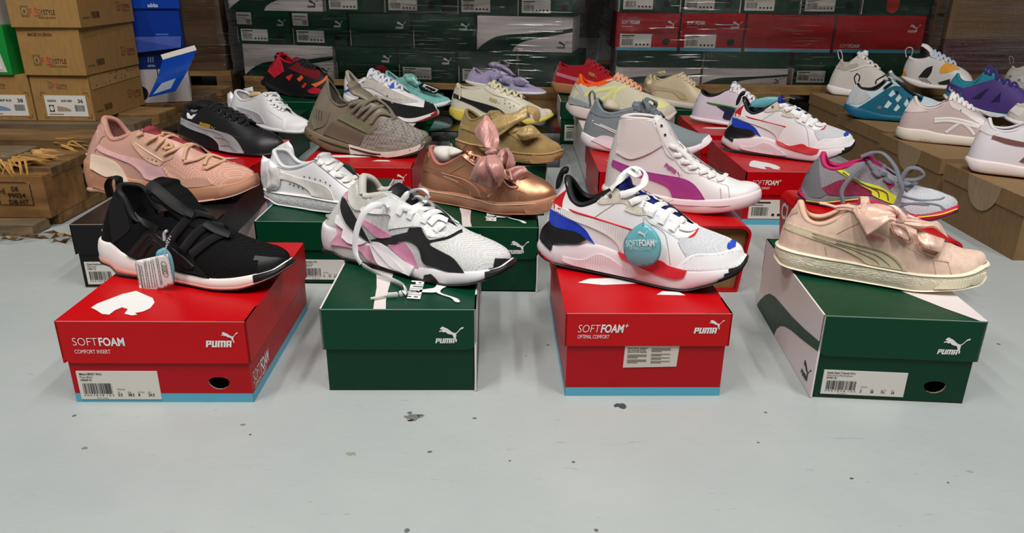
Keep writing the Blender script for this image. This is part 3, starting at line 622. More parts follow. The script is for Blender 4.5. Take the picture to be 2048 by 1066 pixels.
{'key':'F4','label':'pale peach suede sneaker with a satin ribbon bow,on the green box at front right','loc':[0.3734,1.0018,0.1154],'rz':-0.3491,'d':{'L':261.9,'sbl':[(1.9,14.1),(8.8,8.8),(22.3,7.1),(82.6,1),(137.6,0),(169.8,0.2),(213.7,6.3),(238.7,11.7),(255.3,15.2),(261.9,22.3)],'st':[(0,33.7),(14.3,34),(35.9,32.2),(64.4,29.4),(105.9,27.2),(132.8,25.7),(165.2,25.5),(196.8,26.8),(221.7,29.6),(240.3,34.7),(253.1,41.1)],'rid':[(87.4,112.9),(103.9,107.1),(122.8,98.5),(144.5,88.1),(168.9,77.3),(194,68.2),(214.9,59.9),(235.5,52),(248.4,44.9),(257.1,36.2),(258.9,44.1)],'col':[(17.6,100.8),(22.5,92.8),(29.2,79.9),(40,72.6),(52.7,71.4),(65.6,77),(77.6,87.5),(87.4,97.7)],'xv':213.4,'rc':4.5,'flare':-1,'tg':[(97.2,110.9),(107.3,111.2)]},'dv':(0.125900000333786,0.9487000107765198,-0.28999999165534973),'um':'suede:228,198,178','sm':'crackle:238,228,202','lm':'plain:226,186,162','im':'plain:220,180,158','tm':'suede:228,192,168','parts':[{'t':'band','name':'foxing_lip','mat':'rubber:238,230,206','lo':0.86,'hi':1,'off':0.45},{'t':'band','name':'base_lip','mat':'rubber:238,230,206','lo':0,'hi':0.09,'off':0.3},{'t':'patch','name':'heel_overlay','mat':'suede:216,186,166','on':'u','th':1.4,'pts':[(23.5,92.6),(17.6,79.6),(11.7,59.3),(13.3,63.6),(17.2,71.7),(27.5,76.7),(24.8,86.8)]},{'t':'patch','name':'formstrip','mat':'leather:214,198,168','on':'us','th':1.6,'pts':[(12.8,61.8),(36,56.2),(64.5,50.7),(92.2,46.6),(119.5,42.4),(139.8,38.4),(156.7,29.7),(169.3,15),(153.4,16.1),(134.9,17),(120,18.8),(108.3,26.1),(85.5,35.1),(51.7,42.8),(22.2,49.8),(9.5,54.8)]},{'t':'lace','name':'formstrip_stitching','mat':'plain:150,132,104','w':1.3,'th':1,'on':'us','paths':[[(6.8,-4.8,64.1),(46,-26.1,60.9),(88.4,-26.3,53.3),(115.7,-27.5,49.7),(134.8,-29.5,46),(150.3,-32.6,37.7),(160.6,-35.3,26.1)],[(5.1,-2.8,60.1),(46.6,-26.9,56.1),(89.4,-26.6,46.5),(112,-27.8,39.8),(126.1,-29.3,34.5),(132.5,-30.3,27.6)],[(75,-26.5,51.7),(103,-26.8,46.1),(124.9,-28.8,42),(139.3,-31,33.9),(146.9,-32.6,27)]]},{'t':'lace','name':'seam_stitching','mat':'plain:196,158,132','w':1.4,'th':1,'on':'u','paths':[[(62.3,-26.1,44),(65.9,-26.4,33.4)],[(74.5,-24,63.7),(91.5,-23,76.3),(101.4,-22.2,81.8)],[(192.5,-32.2,43.8),(198.4,-35.5,27.5)],[(210.1,-30.2,42.6),(215.9,-33.8,29.5)]]},{'t':'patch','name':'eyestay','mat':'suede:230,200,180','on':'u','th':1.7,'pts':[(119.4,71.9),(140.1,76),(168.5,65.5),(195.5,55.2),(215.8,46.3),(214.4,33.1),(195.5,34.5),(175.6,40.9),(150.7,53.6),(129.9,62.7)]},{'t':'lace','name':'eyelet_ring','mat':'leather:226,180,160','w':3.5,'th':2.5,'on':'u','paths':[[(138.1,-22.6,78.2),(141.9,-21,80.4),(160.7,-23.9,70.2),(163.8,-26.1,65.4),(158.4,-27.7,63.4),(142.9,-25.1,70.9),(138.1,-22.6,78.2)],[(171.2,-27.7,60.9),(174.5,-25.1,64.1),(193.3,-26.3,57.3),(197.5,-27.8,53.7),(192.6,-30.7,50.9),(174.9,-30.2,55.7),(171.2,-27.7,60.9)]]},{'t':'logo','name':'side_lettering','mat':'plain:226,120,130','txt':['PUMA','SUEDE'],'cat':0,'th':0.5,'pts':[(117.4,57.8),(138.3,53.8),(114.4,50.9)]},{'t':'patch','name':'toe_ridges','mat':'ridged:240,230,200','on':'s','th':1.2,'pts':[(202.5,-3.6),(214.3,8.8),(236.1,13.8),(258.6,26),(256,15.5),(248.2,8),(231.4,1.2)]},{'t':'ribbon','name':'ribbon','mat':'satin:240,198,178','b':9,'f':1.6,'A':[(136.2,-34,102.9),(114.6,-32,101.3),(100.2,-28,103),(87.3,-24,98.2)],'B':[(140.1,-40,91.8),(132.5,-46,95.6),(120.8,-52,86.5),(107.9,-54,74.6)]},{'t':'ribbon','name':'ribbon','mat':'satin:238,194,174','b':7,'f':2,'A':[(94.3,-18,102.3),(107,-16,106.5),(119.7,-18,108.4),(138.9,-24,107)],'B':[(98.2,-30,98.6),(113.6,-38,97),(128.6,-40,91.6),(138.8,-38,93.3)]},{'t':'ribbon','name':'ribbon','mat':'satin:240,198,178','b':6,'f':2,'A':[(146.2,-34,96.7),(162.5,-34,97.7),(178.6,-30,95),(191.3,-22,92.9),(208.2,-14,70.3)],'B':[(148.2,-38,90.4),(159.5,-42,88.6),(170,-40,87.5),(183.4,-32,87.9),(196,-24,80.2)]},{'t':'ribbon','name':'ribbon','mat':'satin:240,200,180','b':9,'f':2,'A':[(165.8,-34,83.6),(167.9,-42,73.8),(174.1,-46,64.8)],'B':[(201.7,-22,71.7),(201.1,-30,63.8),(197.7,-38,58.3)]},{'t':'ribbon','name':'ribbon','mat':'satin:240,200,182','b':6,'f':1.2,'A':[(135.6,-30,86.1),(139.9,-38,79.3),(144,-42,75.9)],'B':[(153.2,-24,84.9),(158.6,-32,75.3),(158.6,-38,69.5)]},{'t':'ribbon','name':'ribbon','mat':'satin:236,190,170','b':4,'f':1.2,'A':[(65.7,-16,99.6),(80.7,-16,103.5),(94.1,-18,103.3),(101.5,-12,109.3)],'B':[(68.6,-18,93.6),(81.9,-20,95.4),(94.9,-24,96.2),(104.4,-20,104.6)]},{'t':'puff','name':'ribbon_knot','mat':'satin:242,200,180','T':20,'y':-34,'folds':1.5,'pts':[(126.9,112.1),(138.4,111.6),(153.2,98.7),(148.9,88.9),(139.8,89.7),(141.4,98.8),(134.1,107.1)]},{'t':'puff','name':'ribbon','mat':'satin:232,186,166','T':8,'y':-6,'folds':1.5,'pts':[(155.7,95.7),(173.6,90.2),(163.7,87.6),(154.2,89.5)]},{'t':'lace','name':'aglet','mat':'plain:240,190,184','w':5,'th':4,'on':'ut','paths':[[(47.1,-18,101.9),(58.1,-18,100.3),(68.2,-18,98.1)]]}]},
{'key':'M1','label':'pink and tan chunky basketball sneaker with rope laces,behind the black knit sneaker','loc':[-0.7957,1.3753,0.113],'rz':-0.1745,'d':{'L':336,'sbl':[(0,0),(0,9.2),(42.4,6.4),(61.3,2.3),(175.6,0),(234.5,0.1),(277.2,6.2),(314.4,14.9),(333.9,23)],'st':[(37.9,61.4),(67.8,49.6),(104.9,34.7),(144.6,32.3),(203.5,34.5),(240.1,31.8),(281.4,33.5),(316.8,37.6),(332.9,44.7),(336,47.6)],'rid':[(133.2,120.2),(140,117.8),(169.1,111.8),(196.2,104.9),(222.5,93.2),(251.6,76.7),(284.9,65.3),(310.2,59.3),(326.7,52.8),(333,50.6)],'col':[(49.6,137.4),(66.7,127.3),(71.2,109.6),(83,101),(97.5,104.5),(115,114),(133.2,120.2)],'xv':250.8,'rc':6,'tg':[(136,124.9),(146.3,122.9)]},'dv':(-0.5677000284194946,0.7947999835014343,-0.21459999680519104),'um':'leather:208,160,144','sm':'rubber:196,142,110','lm':'plain:196,142,126','im':'plain:230,222,214','tm':'plain:150,60,66','parts':[{'t':'band','name':'outsole','mat':'rubber:222,172,154','lo':0,'hi':0.15,'off':0.7},{'t':'patch','name':'toe_mesh','mat':'dots:222,170,150:150,104,90','on':'u','th':0.8,'pts':[(117.1,49.8),(137.1,60.7),(171.6,59.7),(195.5,70.8),(224.6,61.5),(254,55),(267.1,45),(240.7,27.5),(200,21.6),(188.6,32.3),(165.8,30.9),(137.4,24.2),(125.9,34.8)]},{'t':'patch','name':'formstrip','mat':'leather:226,178,178','on':'us','th':2,'pts':[(13.7,81.6),(35.6,70.5),(64.7,62.4),(93.9,56.2),(115.7,49.7),(127.3,34.6),(137.4,22.1),(108.5,22.7),(91,25.7),(82.2,38),(67.6,49.9),(42.8,59.5),(20.9,67.7),(10.6,75.4)]},{'t':'patch','name':'heel_wedge','mat':'rubber:236,210,188','on':'us','th':4,'pts':[(2,63.8),(28.1,58.6),(45.6,48.5),(57.1,31.6),(63.3,17.5),(54.1,15.6),(39.5,26.8),(24.7,25.3),(-0.3,38.8)]},{'t':'patch','name':'heel_block','mat':'rubber:188,130,100','on':'s','th':3,'pts':[(-0.3,36.3),(12.9,29.1),(26.2,23.5),(52.6,13.9),(52.3,-2.5),(30,-2.4),(0.8,6.2)]},{'t':'patch','name':'heel_panel','mat':'leather:206,160,146','on':'u','th':2,'pts':[(20.4,128.8),(13.7,115.1),(7.3,68.8),(13.7,81.9),(19.7,94.6),(25.3,98.1),(19,115.5)]},{'t':'patch','name':'eyestay','mat':'leather:212,168,144','on':'u','th':1.8,'pts':[(76.4,108.5),(93.9,99.2),(117,82.3),(135.7,70.9),(134.3,63.7),(120.7,56.6),(115.7,49.2),(93.9,57.4),(73.6,79.1),(67.8,94.6)]},{'t':'lace','name':'side_piping','mat':'leather:232,194,174','w':3.2,'th':2,'on':'u','paths':[[(118.2,-26,103.4),(149.1,-30.8,85.7),(181.6,-36.2,70.7)]]},{'t':'patch','name':'lower_foxing','mat':'rubber:198,150,128','on':'us','th':1.8,'pts':[(138.8,24.3),(165.8,30.4),(187.2,31.8),(200.1,21.1),(165.9,15.2),(146,15.4)]},{'t':'wrap','name':'toe_bumper','mat':'rubber:206,150,122','x0':0.8,'vmax':0.28,'th':1.4,'lo':0,'slope':1.0},{'t':'dots','name':'perforation','mat':'dark:60,40,34','r':1.2,'pts':[(144.1,-31.3,74.7,0.03,0.99,-0.15),(151.6,-32,73.1,0.07,0.99,-0.14),(159.8,-32.9,71.3,0.07,0.98,-0.16),(167.8,-33.8,69.3,0.1,0.98,-0.18)]},{'t':'lace','name':'laces','mat':'lace:216,172,140','w':6.5,'th':5,'on':'ut','paths':[[(149.2,-29.5,99.7),(165.3,-24,110.6),(165.3,17.8,107.3),(182.1,18.5,102.6)],[(167,-32.3,90.8),(178,-26.5,104),(181.9,-3.6,109.9),(184.6,21.7,97.3)],[(185.1,-36,81.9),(202.2,-32.2,90.4),(219.2,2.3,95.3),(226.5,33,67.4)],[(223.2,-37.5,74.9),(222.2,-22.5,91.9),(220.7,-0.8,94.6)],[(225.3,-39,71.9),(242.6,-29,75),(255.1,-4,78.8),(280.2,4.4,69.9)],[(257.6,-30.7,66.2),(256.2,-16.5,75.1),(258.3,-4,77.3)],[(262.2,-35.2,60.8),(272.4,-24.1,66),(281.8,-0.5,69.8)],[(131.5,-26.4,112.1),(141.8,-23.8,116.3)],[(165.8,-2.6,114),(167.4,16.5,108.9)],[(181,-31.4,93.8),(193.6,-25.9,101.9),(199.8,-29.7,94.8),(186.4,-32,92.6)]]},{'t':'patch','name':'lace_loop','mat':'leather:214,150,136','on':'u','th':3,'pts':[(152.1,60.9),(160,61.4),(160,55.9),(152.2,55.4)]},{'t':'patch','name':'lace_loop','mat':'leather:214,150,136','on':'u','th':3,'pts':[(181.6,53.3),(190.3,53.8),(190.1,47.5),(181.5,47)]},{'t':'ext','name':'white_stuffing','label':'white paper inside the pink basketball sneaker','cat':'paper','group':None,'items':[{'t':'puff','name':'tissue','mat':'plain:232,230,226','T':30,'y':0,'folds':1,'pts':[(60.3,97.1),(66.8,102),(81.2,101.3),(87.9,98.3),(76.4,95.3),(63.4,94.2)]}]}]},
{'key':'M2','label':'white leather sneaker with a white satin bow on its heel,second row','loc':[-0.4448,1.3251,0.112],'rz':-0.4363,'d':{'L':275,'sbl':[(30.2,8.9),(37.5,2.8),(45.8,0.3),(113.7,0),(186.4,5.3),(233.6,5.1),(267.3,1.5),(275,3.5)],'st':[(32.9,26.1),(65.9,25.8),(117.2,26.8),(154.1,27.3),(192.4,29.5),(235.6,29.1),(268.1,24),(275,21.6)],'rid':[(127.1,94.8),(148.8,86.5),(167.5,77.1),(187.6,66.6),(218.4,51.3),(248.9,37.6),(268.5,28.7),(272,24.6)],'col':[(20.3,93.6),(39.9,89.5),(47.5,73.8),(62.8,68.7),(77.7,69.3),(96.8,75.9),(115,83.8),(127.1,89)],'xv':210.7,'tg':[(127,99),(135.2,98.5)]},'dv':(-0.6201000213623047,0.7458000183105469,-0.2433999925851822),'um':'leather:242,242,244','sm':'crackle:232,232,234','lm':'plain:226,226,230','im':'plain:222,222,226','tm':'satin:228,228,232','parts':[{'t':'band','name':'foxing_lip','mat':'rubber:238,238,240','lo':0.84,'hi':1,'off':0.45},{'t':'band','name':'base_lip','mat':'rubber:226,226,228','lo':0,'hi':0.16,'off':0.3},{'t':'patch','name':'formstrip','mat':'leather:226,223,218','on':'us','th':1.8,'pts':[(13,50.9),(39,46.3),(68.5,42.6),(89.6,39.2),(101.9,31.9),(110,17.4),(91,16.8),(73.9,18.5),(67.9,25.1),(53.8,32.3),(33.3,37.3),(15.6,38.8)]},{'t':'lace','name':'eyestay_edge','mat':'plain:118,118,124','w':1.4,'th':1,'on':'u','paths':[[(123.9,-20.2,86.6),(149.1,-22.9,75.3),(183.2,-27.3,57.6),(206.4,-27.5,47.2)]]},{'t':'lace','name':'collar_edge','mat':'plain:178,178,184','w':1.4,'th':1,'on':'u','paths':[[(48.7,-24.1,69.6),(64.9,-23.3,66.9),(81.2,-22.1,68.5),(105,-21.3,77),(122.5,-20.1,86.5)]]},{'t':'dots','name':'perforation','mat':'dark:60,60,62','r':0.9,'pts':[(106.1,-24.6,59.2,0.06,0.99,-0.14),(118.6,-25.6,59.5,0.11,0.98,-0.14),(131.2,-26.9,58.6,0.05,0.99,-0.14),(142.9,-27.7,57.7,0.07,0.98,-0.17),(155.1,-29.1,56.1,0.09,0.97,-0.21),(165.6,-31,52.5,0.09,0.96,-0.26),(74.3,-26.4,42.7,-0.04,0.99,-0.09),(82.5,-26.2,41.1,-0.02,1,-0.08),(92.4,-26.2,39.6,0,1,-0.06),(102.1,-26.4,38,0.05,1,-0.05)]},{'t':'puff','name':'heel_bow','mat':'satin:236,232,232','T':26,'y':-16,'folds':1.5,'pts':[(7.7,84.3),(22,78.8),(21.4,59.2),(15.6,38.7),(7.5,19.1),(2.9,31.5),(4.3,60.1)]},{'t':'puff','name':'heel_bow','mat':'satin:240,238,238','T':22,'y':-30,'folds':1.5,'pts':[(36.3,84.6),(52.7,71.3),(55.5,46.8),(47.8,31.9),(23.4,22.8),(22.6,30.1),(31,52.2)]},{'t':'puff','name':'heel_bow','mat':'satin:238,234,234','T':14,'y':24,'folds':1.5,'pts':[(-6,82),(9.6,93.6),(34.3,105.1),(43.5,94.1),(45.4,78.1),(32.9,80.1),(26.1,82.5),(12.2,85.3)]},{'t':'lace','name':'laces','mat':'satin:240,238,230','w':8,'th':2.5,'on':'ut','paths':[[(138,-22.1,86.7),(144.7,-16.7,85.3),(149.4,-8.4,86.6),(147.9,4.9,88)],[(155.7,-23.4,78.1),(164.6,-12.7,76.8),(158.4,12.8,80.3)],[(171.7,-24.6,70.2),(181.7,-19.6,69.3),(163.2,24.1,62.1)],[(186.4,-24.9,62.8),(193.7,-19.4,62.8),(193.2,5.3,63.2)],[(201.1,-26.6,54.5),(208.7,-18.7,55.2),(207.5,6.7,55)]]},{'t':'ext','name':'hang_tag','label':'dark green paper tag tucked behind the laces of the white bow-heeled sneaker','cat':'tag','group':None,'items':[{'t':'puff','name':'card','mat':'plain:20,48,40','T':1.5,'y':14,'folds':0,'corner':1,'pts':[(153.1,80.7),(171.9,80),(181.2,74.9),(189.2,63.6),(177,63.6),(164.6,71.7)]}]}]},
{'key':'M3','label':'copper leather sneaker tied with a large rose satin bow,second row','loc':[-0.1691,1.3523,0.115],'rz':-0.5236,'d':{'L':280.3,'sbl':[(24.2,5.3),(37.4,1.4),(72.7,0),(157.7,1.1),(237.9,9.4),(269.3,14),(280.3,21.8)],'st':[(24.2,25),(50.6,22),(97,24),(145.7,22.3),(183.2,23.2),(226,29.7),(261.9,35.9),(279.3,40.5)],'rid':[(108.4,105.2),(115.6,102.7),(145,96.5),(171.8,87.2),(202.5,77.7),(230.6,69.6),(251.9,63),(268.9,54),(277.3,43.5)],'col':[(19.3,94.9),(36.3,85.2),(47.7,69.4),(62.7,66.5),(77.9,73.9),(94.2,85.6),(108.4,96.5)],'xv':227.4,'tg':[(101.8,105),(117.9,104.9)]},'dv':(-0.5224000215530396,0.8165000081062317,-0.24580000340938568),'um':'metalleather:206,150,116','sm':'rubber:178,128,100','lm':'plain:186,112,98','im':'plain:200,150,130','tm':'metalleather:196,140,106','parts':[{'t':'band','name':'base_lip','mat':'rubber:168,118,92','lo':0,'hi':0.1,'off':0.8},{'t':'patch','name':'formstrip','mat':'metalleather:196,140,112','on':'us','th':1.7,'pts':[(-1.3,55.2),(29.1,48.8),(69.7,45.3),(90.1,40.1),(111.1,28.3),(123.1,13.9),(97.8,14.3),(86.9,22.1),(67.8,30.6),(30.3,40.3),(-3.2,45.1)]},{'t':'lace','name':'formstrip_stitching','mat':'plain:222,176,150','w':1.2,'th':0.9,'on':'us','paths':[[(20.4,-21.2,61.6),(71.3,-27.4,55.1),(114,-28.6,50.2),(141,-31.8,39),(151.2,-33.9,25.2)],[(19.7,-22.2,56.6),(71.7,-28.1,49.9),(107.1,-28.7,42.3),(124.1,-30.4,32.2),(129.1,-31.1,25.1)]]},{'t':'patch','name':'heel_overlay','mat':'metalleather:200,144,110','on':'u','th':1.6,'pts':[(1.7,78.9),(-0.7,70),(-2.5,61.9),(1.7,59.1),(6.9,67.7),(4.1,78.3)]},{'t':'patch','name':'eyestay','mat':'metalleather:210,154,122','on':'u','th':1.9,'pts':[(63.3,80.7),(79.4,88),(94.3,88.2),(126.7,74.7),(168.8,52.2),(180.4,34.4),(161.8,36.8),(142.3,44.3),(106.3,59.8),(81.6,70.7)]},{'t':'lace','name':'eyelet_ring','mat':'metalleather:214,160,130','w':3,'th':2.5,'on':'u','paths':[[(122.6,-23.4,87.3),(123.6,-21.3,93.4),(106,20.1,83.4),(137.7,-21.3,91),(133.3,-24.4,83.1),(122.6,-23.4,87.3)],[(193,-31,62.5),(200.1,-29.4,63.6),(220.8,-30.6,56.5),(220.2,-33.2,51.9),(206.7,-34.2,53.2),(193,-31,62.5)]]},{'t':'patch','name':'eyelet_hole','mat':'dark:50,30,26','on':'u','th':2.1,'pts':[(81.9,77.8),(82.8,82.2),(88.4,85),(92.1,80.5),(89.1,74.7)]},{'t':'patch','name':'eyelet_hole','mat':'dark:50,30,26','on':'u','th':2.1,'pts':[(142.4,50.1),(147.3,50.8),(163.5,44),(152.2,42.1)]},{'t':'lace','name':'sole_stitching','mat':'plain:226,196,172','w':1.4,'th':1,'on':'s','paths':[[(36.4,-32.9,19.2),(85.4,-30.7,19.9),(148.1,-34.6,19.8),(183.5,-41.3,19.1),(245.7,-37.6,29.1),(279.8,-11.1,34.2)]]},{'t':'lace','name':'seam_stitching','mat':'plain:160,110,84','w':1.3,'th':1,'on':'u','paths':[[(73.3,-27.9,36.5),(80.3,-28,25.4)],[(78.4,-25.9,54.8),(114.8,-24.2,77)],[(222.3,-33.9,45.9),(225.3,-37,31.8)],[(238.2,-32.1,45),(241.9,-34.6,33.7)],[(177.8,-35.5,43.5),(186.2,-38.4,26.1)]]},{'t':'patch','name':'toe_ridges','mat':'ridged:184,132,102','on':'s','th':1,'pts':[(180.5,9.8),(186.9,14.6),(229.9,27.6),(226.1,15.8),(207.2,5.6),(186,0.2)]},{'t':'ribbon','name':'bow_loop','mat':'satin:208,152,144','b':8,'f':2,'A':[(157.2,-30,112),(123.3,-8,127),(121.7,-2,138.3),(137.4,6,160)],'B':[(181.5,-30,110.7),(180.5,-22,128.1),(161.9,-4,144.6),(139.6,6,159.4)]},{'t':'ribbon','name':'bow_loop','mat':'satin:176,118,112','b':4,'f':1,'A':[(178.8,-28,102),(181.5,-20,110.2),(188.7,-6,111.7)],'B':[(187.7,-32,94.5),(193.9,-26,87.5),(195.3,-14,100.4)]},{'t':'ribbon','name':'bow_tail','mat':'satin:184,128,120','b':5,'f':2,'A':[(199.6,-32,82),(215,-22,86.6),(225.3,-14,86.2)],'B':[(207.4,-34,64.2),(217.7,-26,59.8),(236.7,-12,75.2)]},{'t':'ribbon','name':'bow_loop','mat':'satin:206,150,142','b':5,'f':1,'A':[(187.9,-6,112),(204.7,-14,99.7),(210.9,-20,87.6),(205.4,-28,80.6)],'B':[(195.8,-26,113.2),(205.3,-34,105.5),(204.2,-38,91.3),(202,-36,84.6)]},{'t':'ribbon','name':'bow_loop','mat':'satin:200,142,134','b':12,'f':2.6,'A':[(169.8,-38,102.3),(164,-58,100.3),(157.1,-66,83.4),(145.7,-60,61.3)],'B':[(183.2,-44,101),(190.2,-54,85.3),(192.3,-58,67.8),(187.6,-58,51.3)]},{'t':'ribbon','name':'bow_loop','mat':'satin:208,152,144','b':10,'f':2,'A':[(174.5,-50,104.7),(184.2,-68,94.7),(192.9,-70,81.6),(199.9,-60,64.8)],'B':[(187.9,-44,106.7),(207.9,-56,95.4),(209.7,-56,77.2),(200.3,-60,64.5)]},{'t':'ribbon','name':'bow_tail','mat':'satin:194,138,130','b':4,'f':1,'A':[(193.1,-60,79.5),(197.3,-60,68.9),(202.1,-58,57)],'B':[(205.2,-52,83.1),(210.6,-54,76.9),(203,-56,56.1)]},{'t':'puff','name':'bow_knot','mat':'satin:196,138,130','T':24,'y':-34,'folds':1,'pts':[(160.1,105.6),(174.9,117),(184.6,112.2),(181.8,102.2),(164,99.7)]},{'t':'lace','name':'aglet','mat':'plain:214,160,146','w':4,'th':3.5,'on':'ut','paths':[[(194.2,-46,56.9),(176.1,-50,34.2)],[(208.8,-36,84),(216.2,-40,66.8)]]},{'t':'ext','name':'tissue_paper','label':'crumpled white tissue paper stuffed in the copper sneaker','cat':'paper','group':None,'items':[{'t':'puff','name':'tissue','mat':'plain:226,222,214','T':38,'y':4,'folds':3,'pts':[(31,92.7),(46.9,96.5),(70.8,96.7),(89.6,92),(82.4,83.2),(67.9,70.4),(50.8,61.5),(33.7,60.9),(22.9,70.8),(20.9,83.8)]}]}]},
{'key':'M4','label':'white high-top sneaker with a broad magenta side stripe,behind the tagged white sneaker','loc':[0.1638,1.3235,0.118],'rz':-0.3316,'d':{'L':273.5,'sbl':[(5.7,17.1),(30.8,8.1),(86.1,0.2),(149.5,0),(210.1,6.4),(250.6,16.8),(273.5,23.5)],'st':[(3.9,28.8),(38.9,29),(75.2,27.6),(102.3,25.6),(127.7,23.7),(173.7,26.8),(215.8,32.4),(247.9,40.1),(270.4,46)],'rid':[(87.7,157.5),(98.1,153.9),(105.8,146.5),(117.8,129.6),(125.9,116.8),(135.5,108.3),(150.7,95.5),(173,81.1),(191.3,71.6),(214.6,62.8),(235.9,55.8),(257,48.8),(268,41.7),(270.5,49)],'col':[(22.1,150.2),(44,153.6),(65.1,153.9),(87.7,153.5)],'xv':215.4,'rc':4,'tg':[(85.3,159.2),(94.3,156.8)]},'dv':(-0.10459999740123749,0.965399980545044,-0.23899999260902405),'um':'leather:238,234,234','sm':'rubber:240,222,226','lm':'plain:226,218,214','im':'plain:220,212,208','tm':'plain:228,222,222','parts':[{'t':'patch','name':'ankle_panel','mat':'leather:228,217,214','on':'u','th':3,'pts':[(20.6,140.5),(37.3,142),(58.4,142.5),(77.9,142.1),(86.3,126),(99.6,103.7),(76.5,87.6),(52.8,76.8),(38.4,76.6),(20.7,84.9)]},{'t':'patch','name':'eyestay','mat':'leather:240,236,236','on':'u','th':1.6,'pts':[(81.3,143),(89.6,149.9),(101.2,141.8),(113.9,124.3),(132.4,102.8),(161.5,82),(189.6,68.3),(210.9,57.7),(214.3,43.9),(189.8,50.3),(163,60),(142.2,61.6),(118.8,84.1),(102.7,103.6),(88.4,126.2)]},{'t':'patch','name':'formstrip','mat':'leather:172,66,144','on':'us','th':1.3,'pts':[(15.5,72.4),(39.5,65.3),(72.5,57.2),(111.9,53.6),(138.3,50.8),(156.4,43.7),(169.9,31),(179.3,18.5),(147.6,16.9),(123.8,18),(118.1,29.3),(106.7,37.1),(77.4,45.1),(59.2,47.4),(31.6,53.5),(13.1,63.2)]},{'t':'logo','name':'side_lettering','mat':'plain:168,62,140','txt':['PUMA'],'cat':1,'th':0.5,'pts':[(107.5,76.5),(135.6,59.6),(104.6,68.3)]},{'t':'lace','name':'sole_groove','mat':'plain:214,186,190','w':1.6,'th':1,'on':'s','paths':[[(110.8,-31.3,13),(174.8,-40.2,16.8),(225.3,-39.9,23),(269.6,-17.4,35.1)],[(119.8,-32.1,13.3),(131.5,-31.7,21)]]},{'t':'lace','name':'seam_stitching','mat':'plain:200,196,196','w':1.3,'th':1,'on':'u','paths':[[(207.7,-32.4,49.3),(211.3,-37.9,34.3)],[(219.7,-26.9,52.3),(224.3,-36.3,37.3)],[(90.1,-22.6,143),(101,-24.5,119.4),(111.6,-25.7,99.2),(124.8,-26,89.7)]]},{'t':'dots','name':'eyelet','mat':'dark:60,58,58','r':2.2,'pts':[(99.2,-20,145,-0.19,0.97,-0.17),(106.7,-21,130,-0.13,0.98,-0.13)]},{'t':'lace','name':'laces','mat':'lace:240,238,236','w':8,'th':2.6,'on':'ut','paths':[[(116,-24.4,113.5),(128.1,-22.1,109.4),(126.6,16.3,111.8)],[(126,-25.5,96.5),(136,-23.4,98.9),(141.4,-2,103.7),(128.5,16.2,110.4)],[(138.2,-26.3,86.6),(149.3,-24.1,88.4),(148.9,17.7,90.1)],[(152,-27.4,78),(163.9,-23,81.7),(161.9,17.3,81.7)],[(170.4,-27.3,71.3),(181.7,-19.5,74.7),(177,17.8,71.6)],[(184.7,-27,65.7),(194.2,-18.7,68.9),(191.8,12.3,67.2)],[(200.3,-25.1,61.6),(208.4,-19.1,63),(212.8,5.9,65.6)],[(128.2,-22.3,108.8),(144.9,-21.1,98.1),(154.5,-22.5,88.7)],[(149.3,-24.1,88.4),(167.4,-20.4,82.7),(174.9,-23.3,74.8)],[(167.5,-20.9,82),(183.6,-19.7,73.4),(192.7,-20.6,68.3)]]}]},
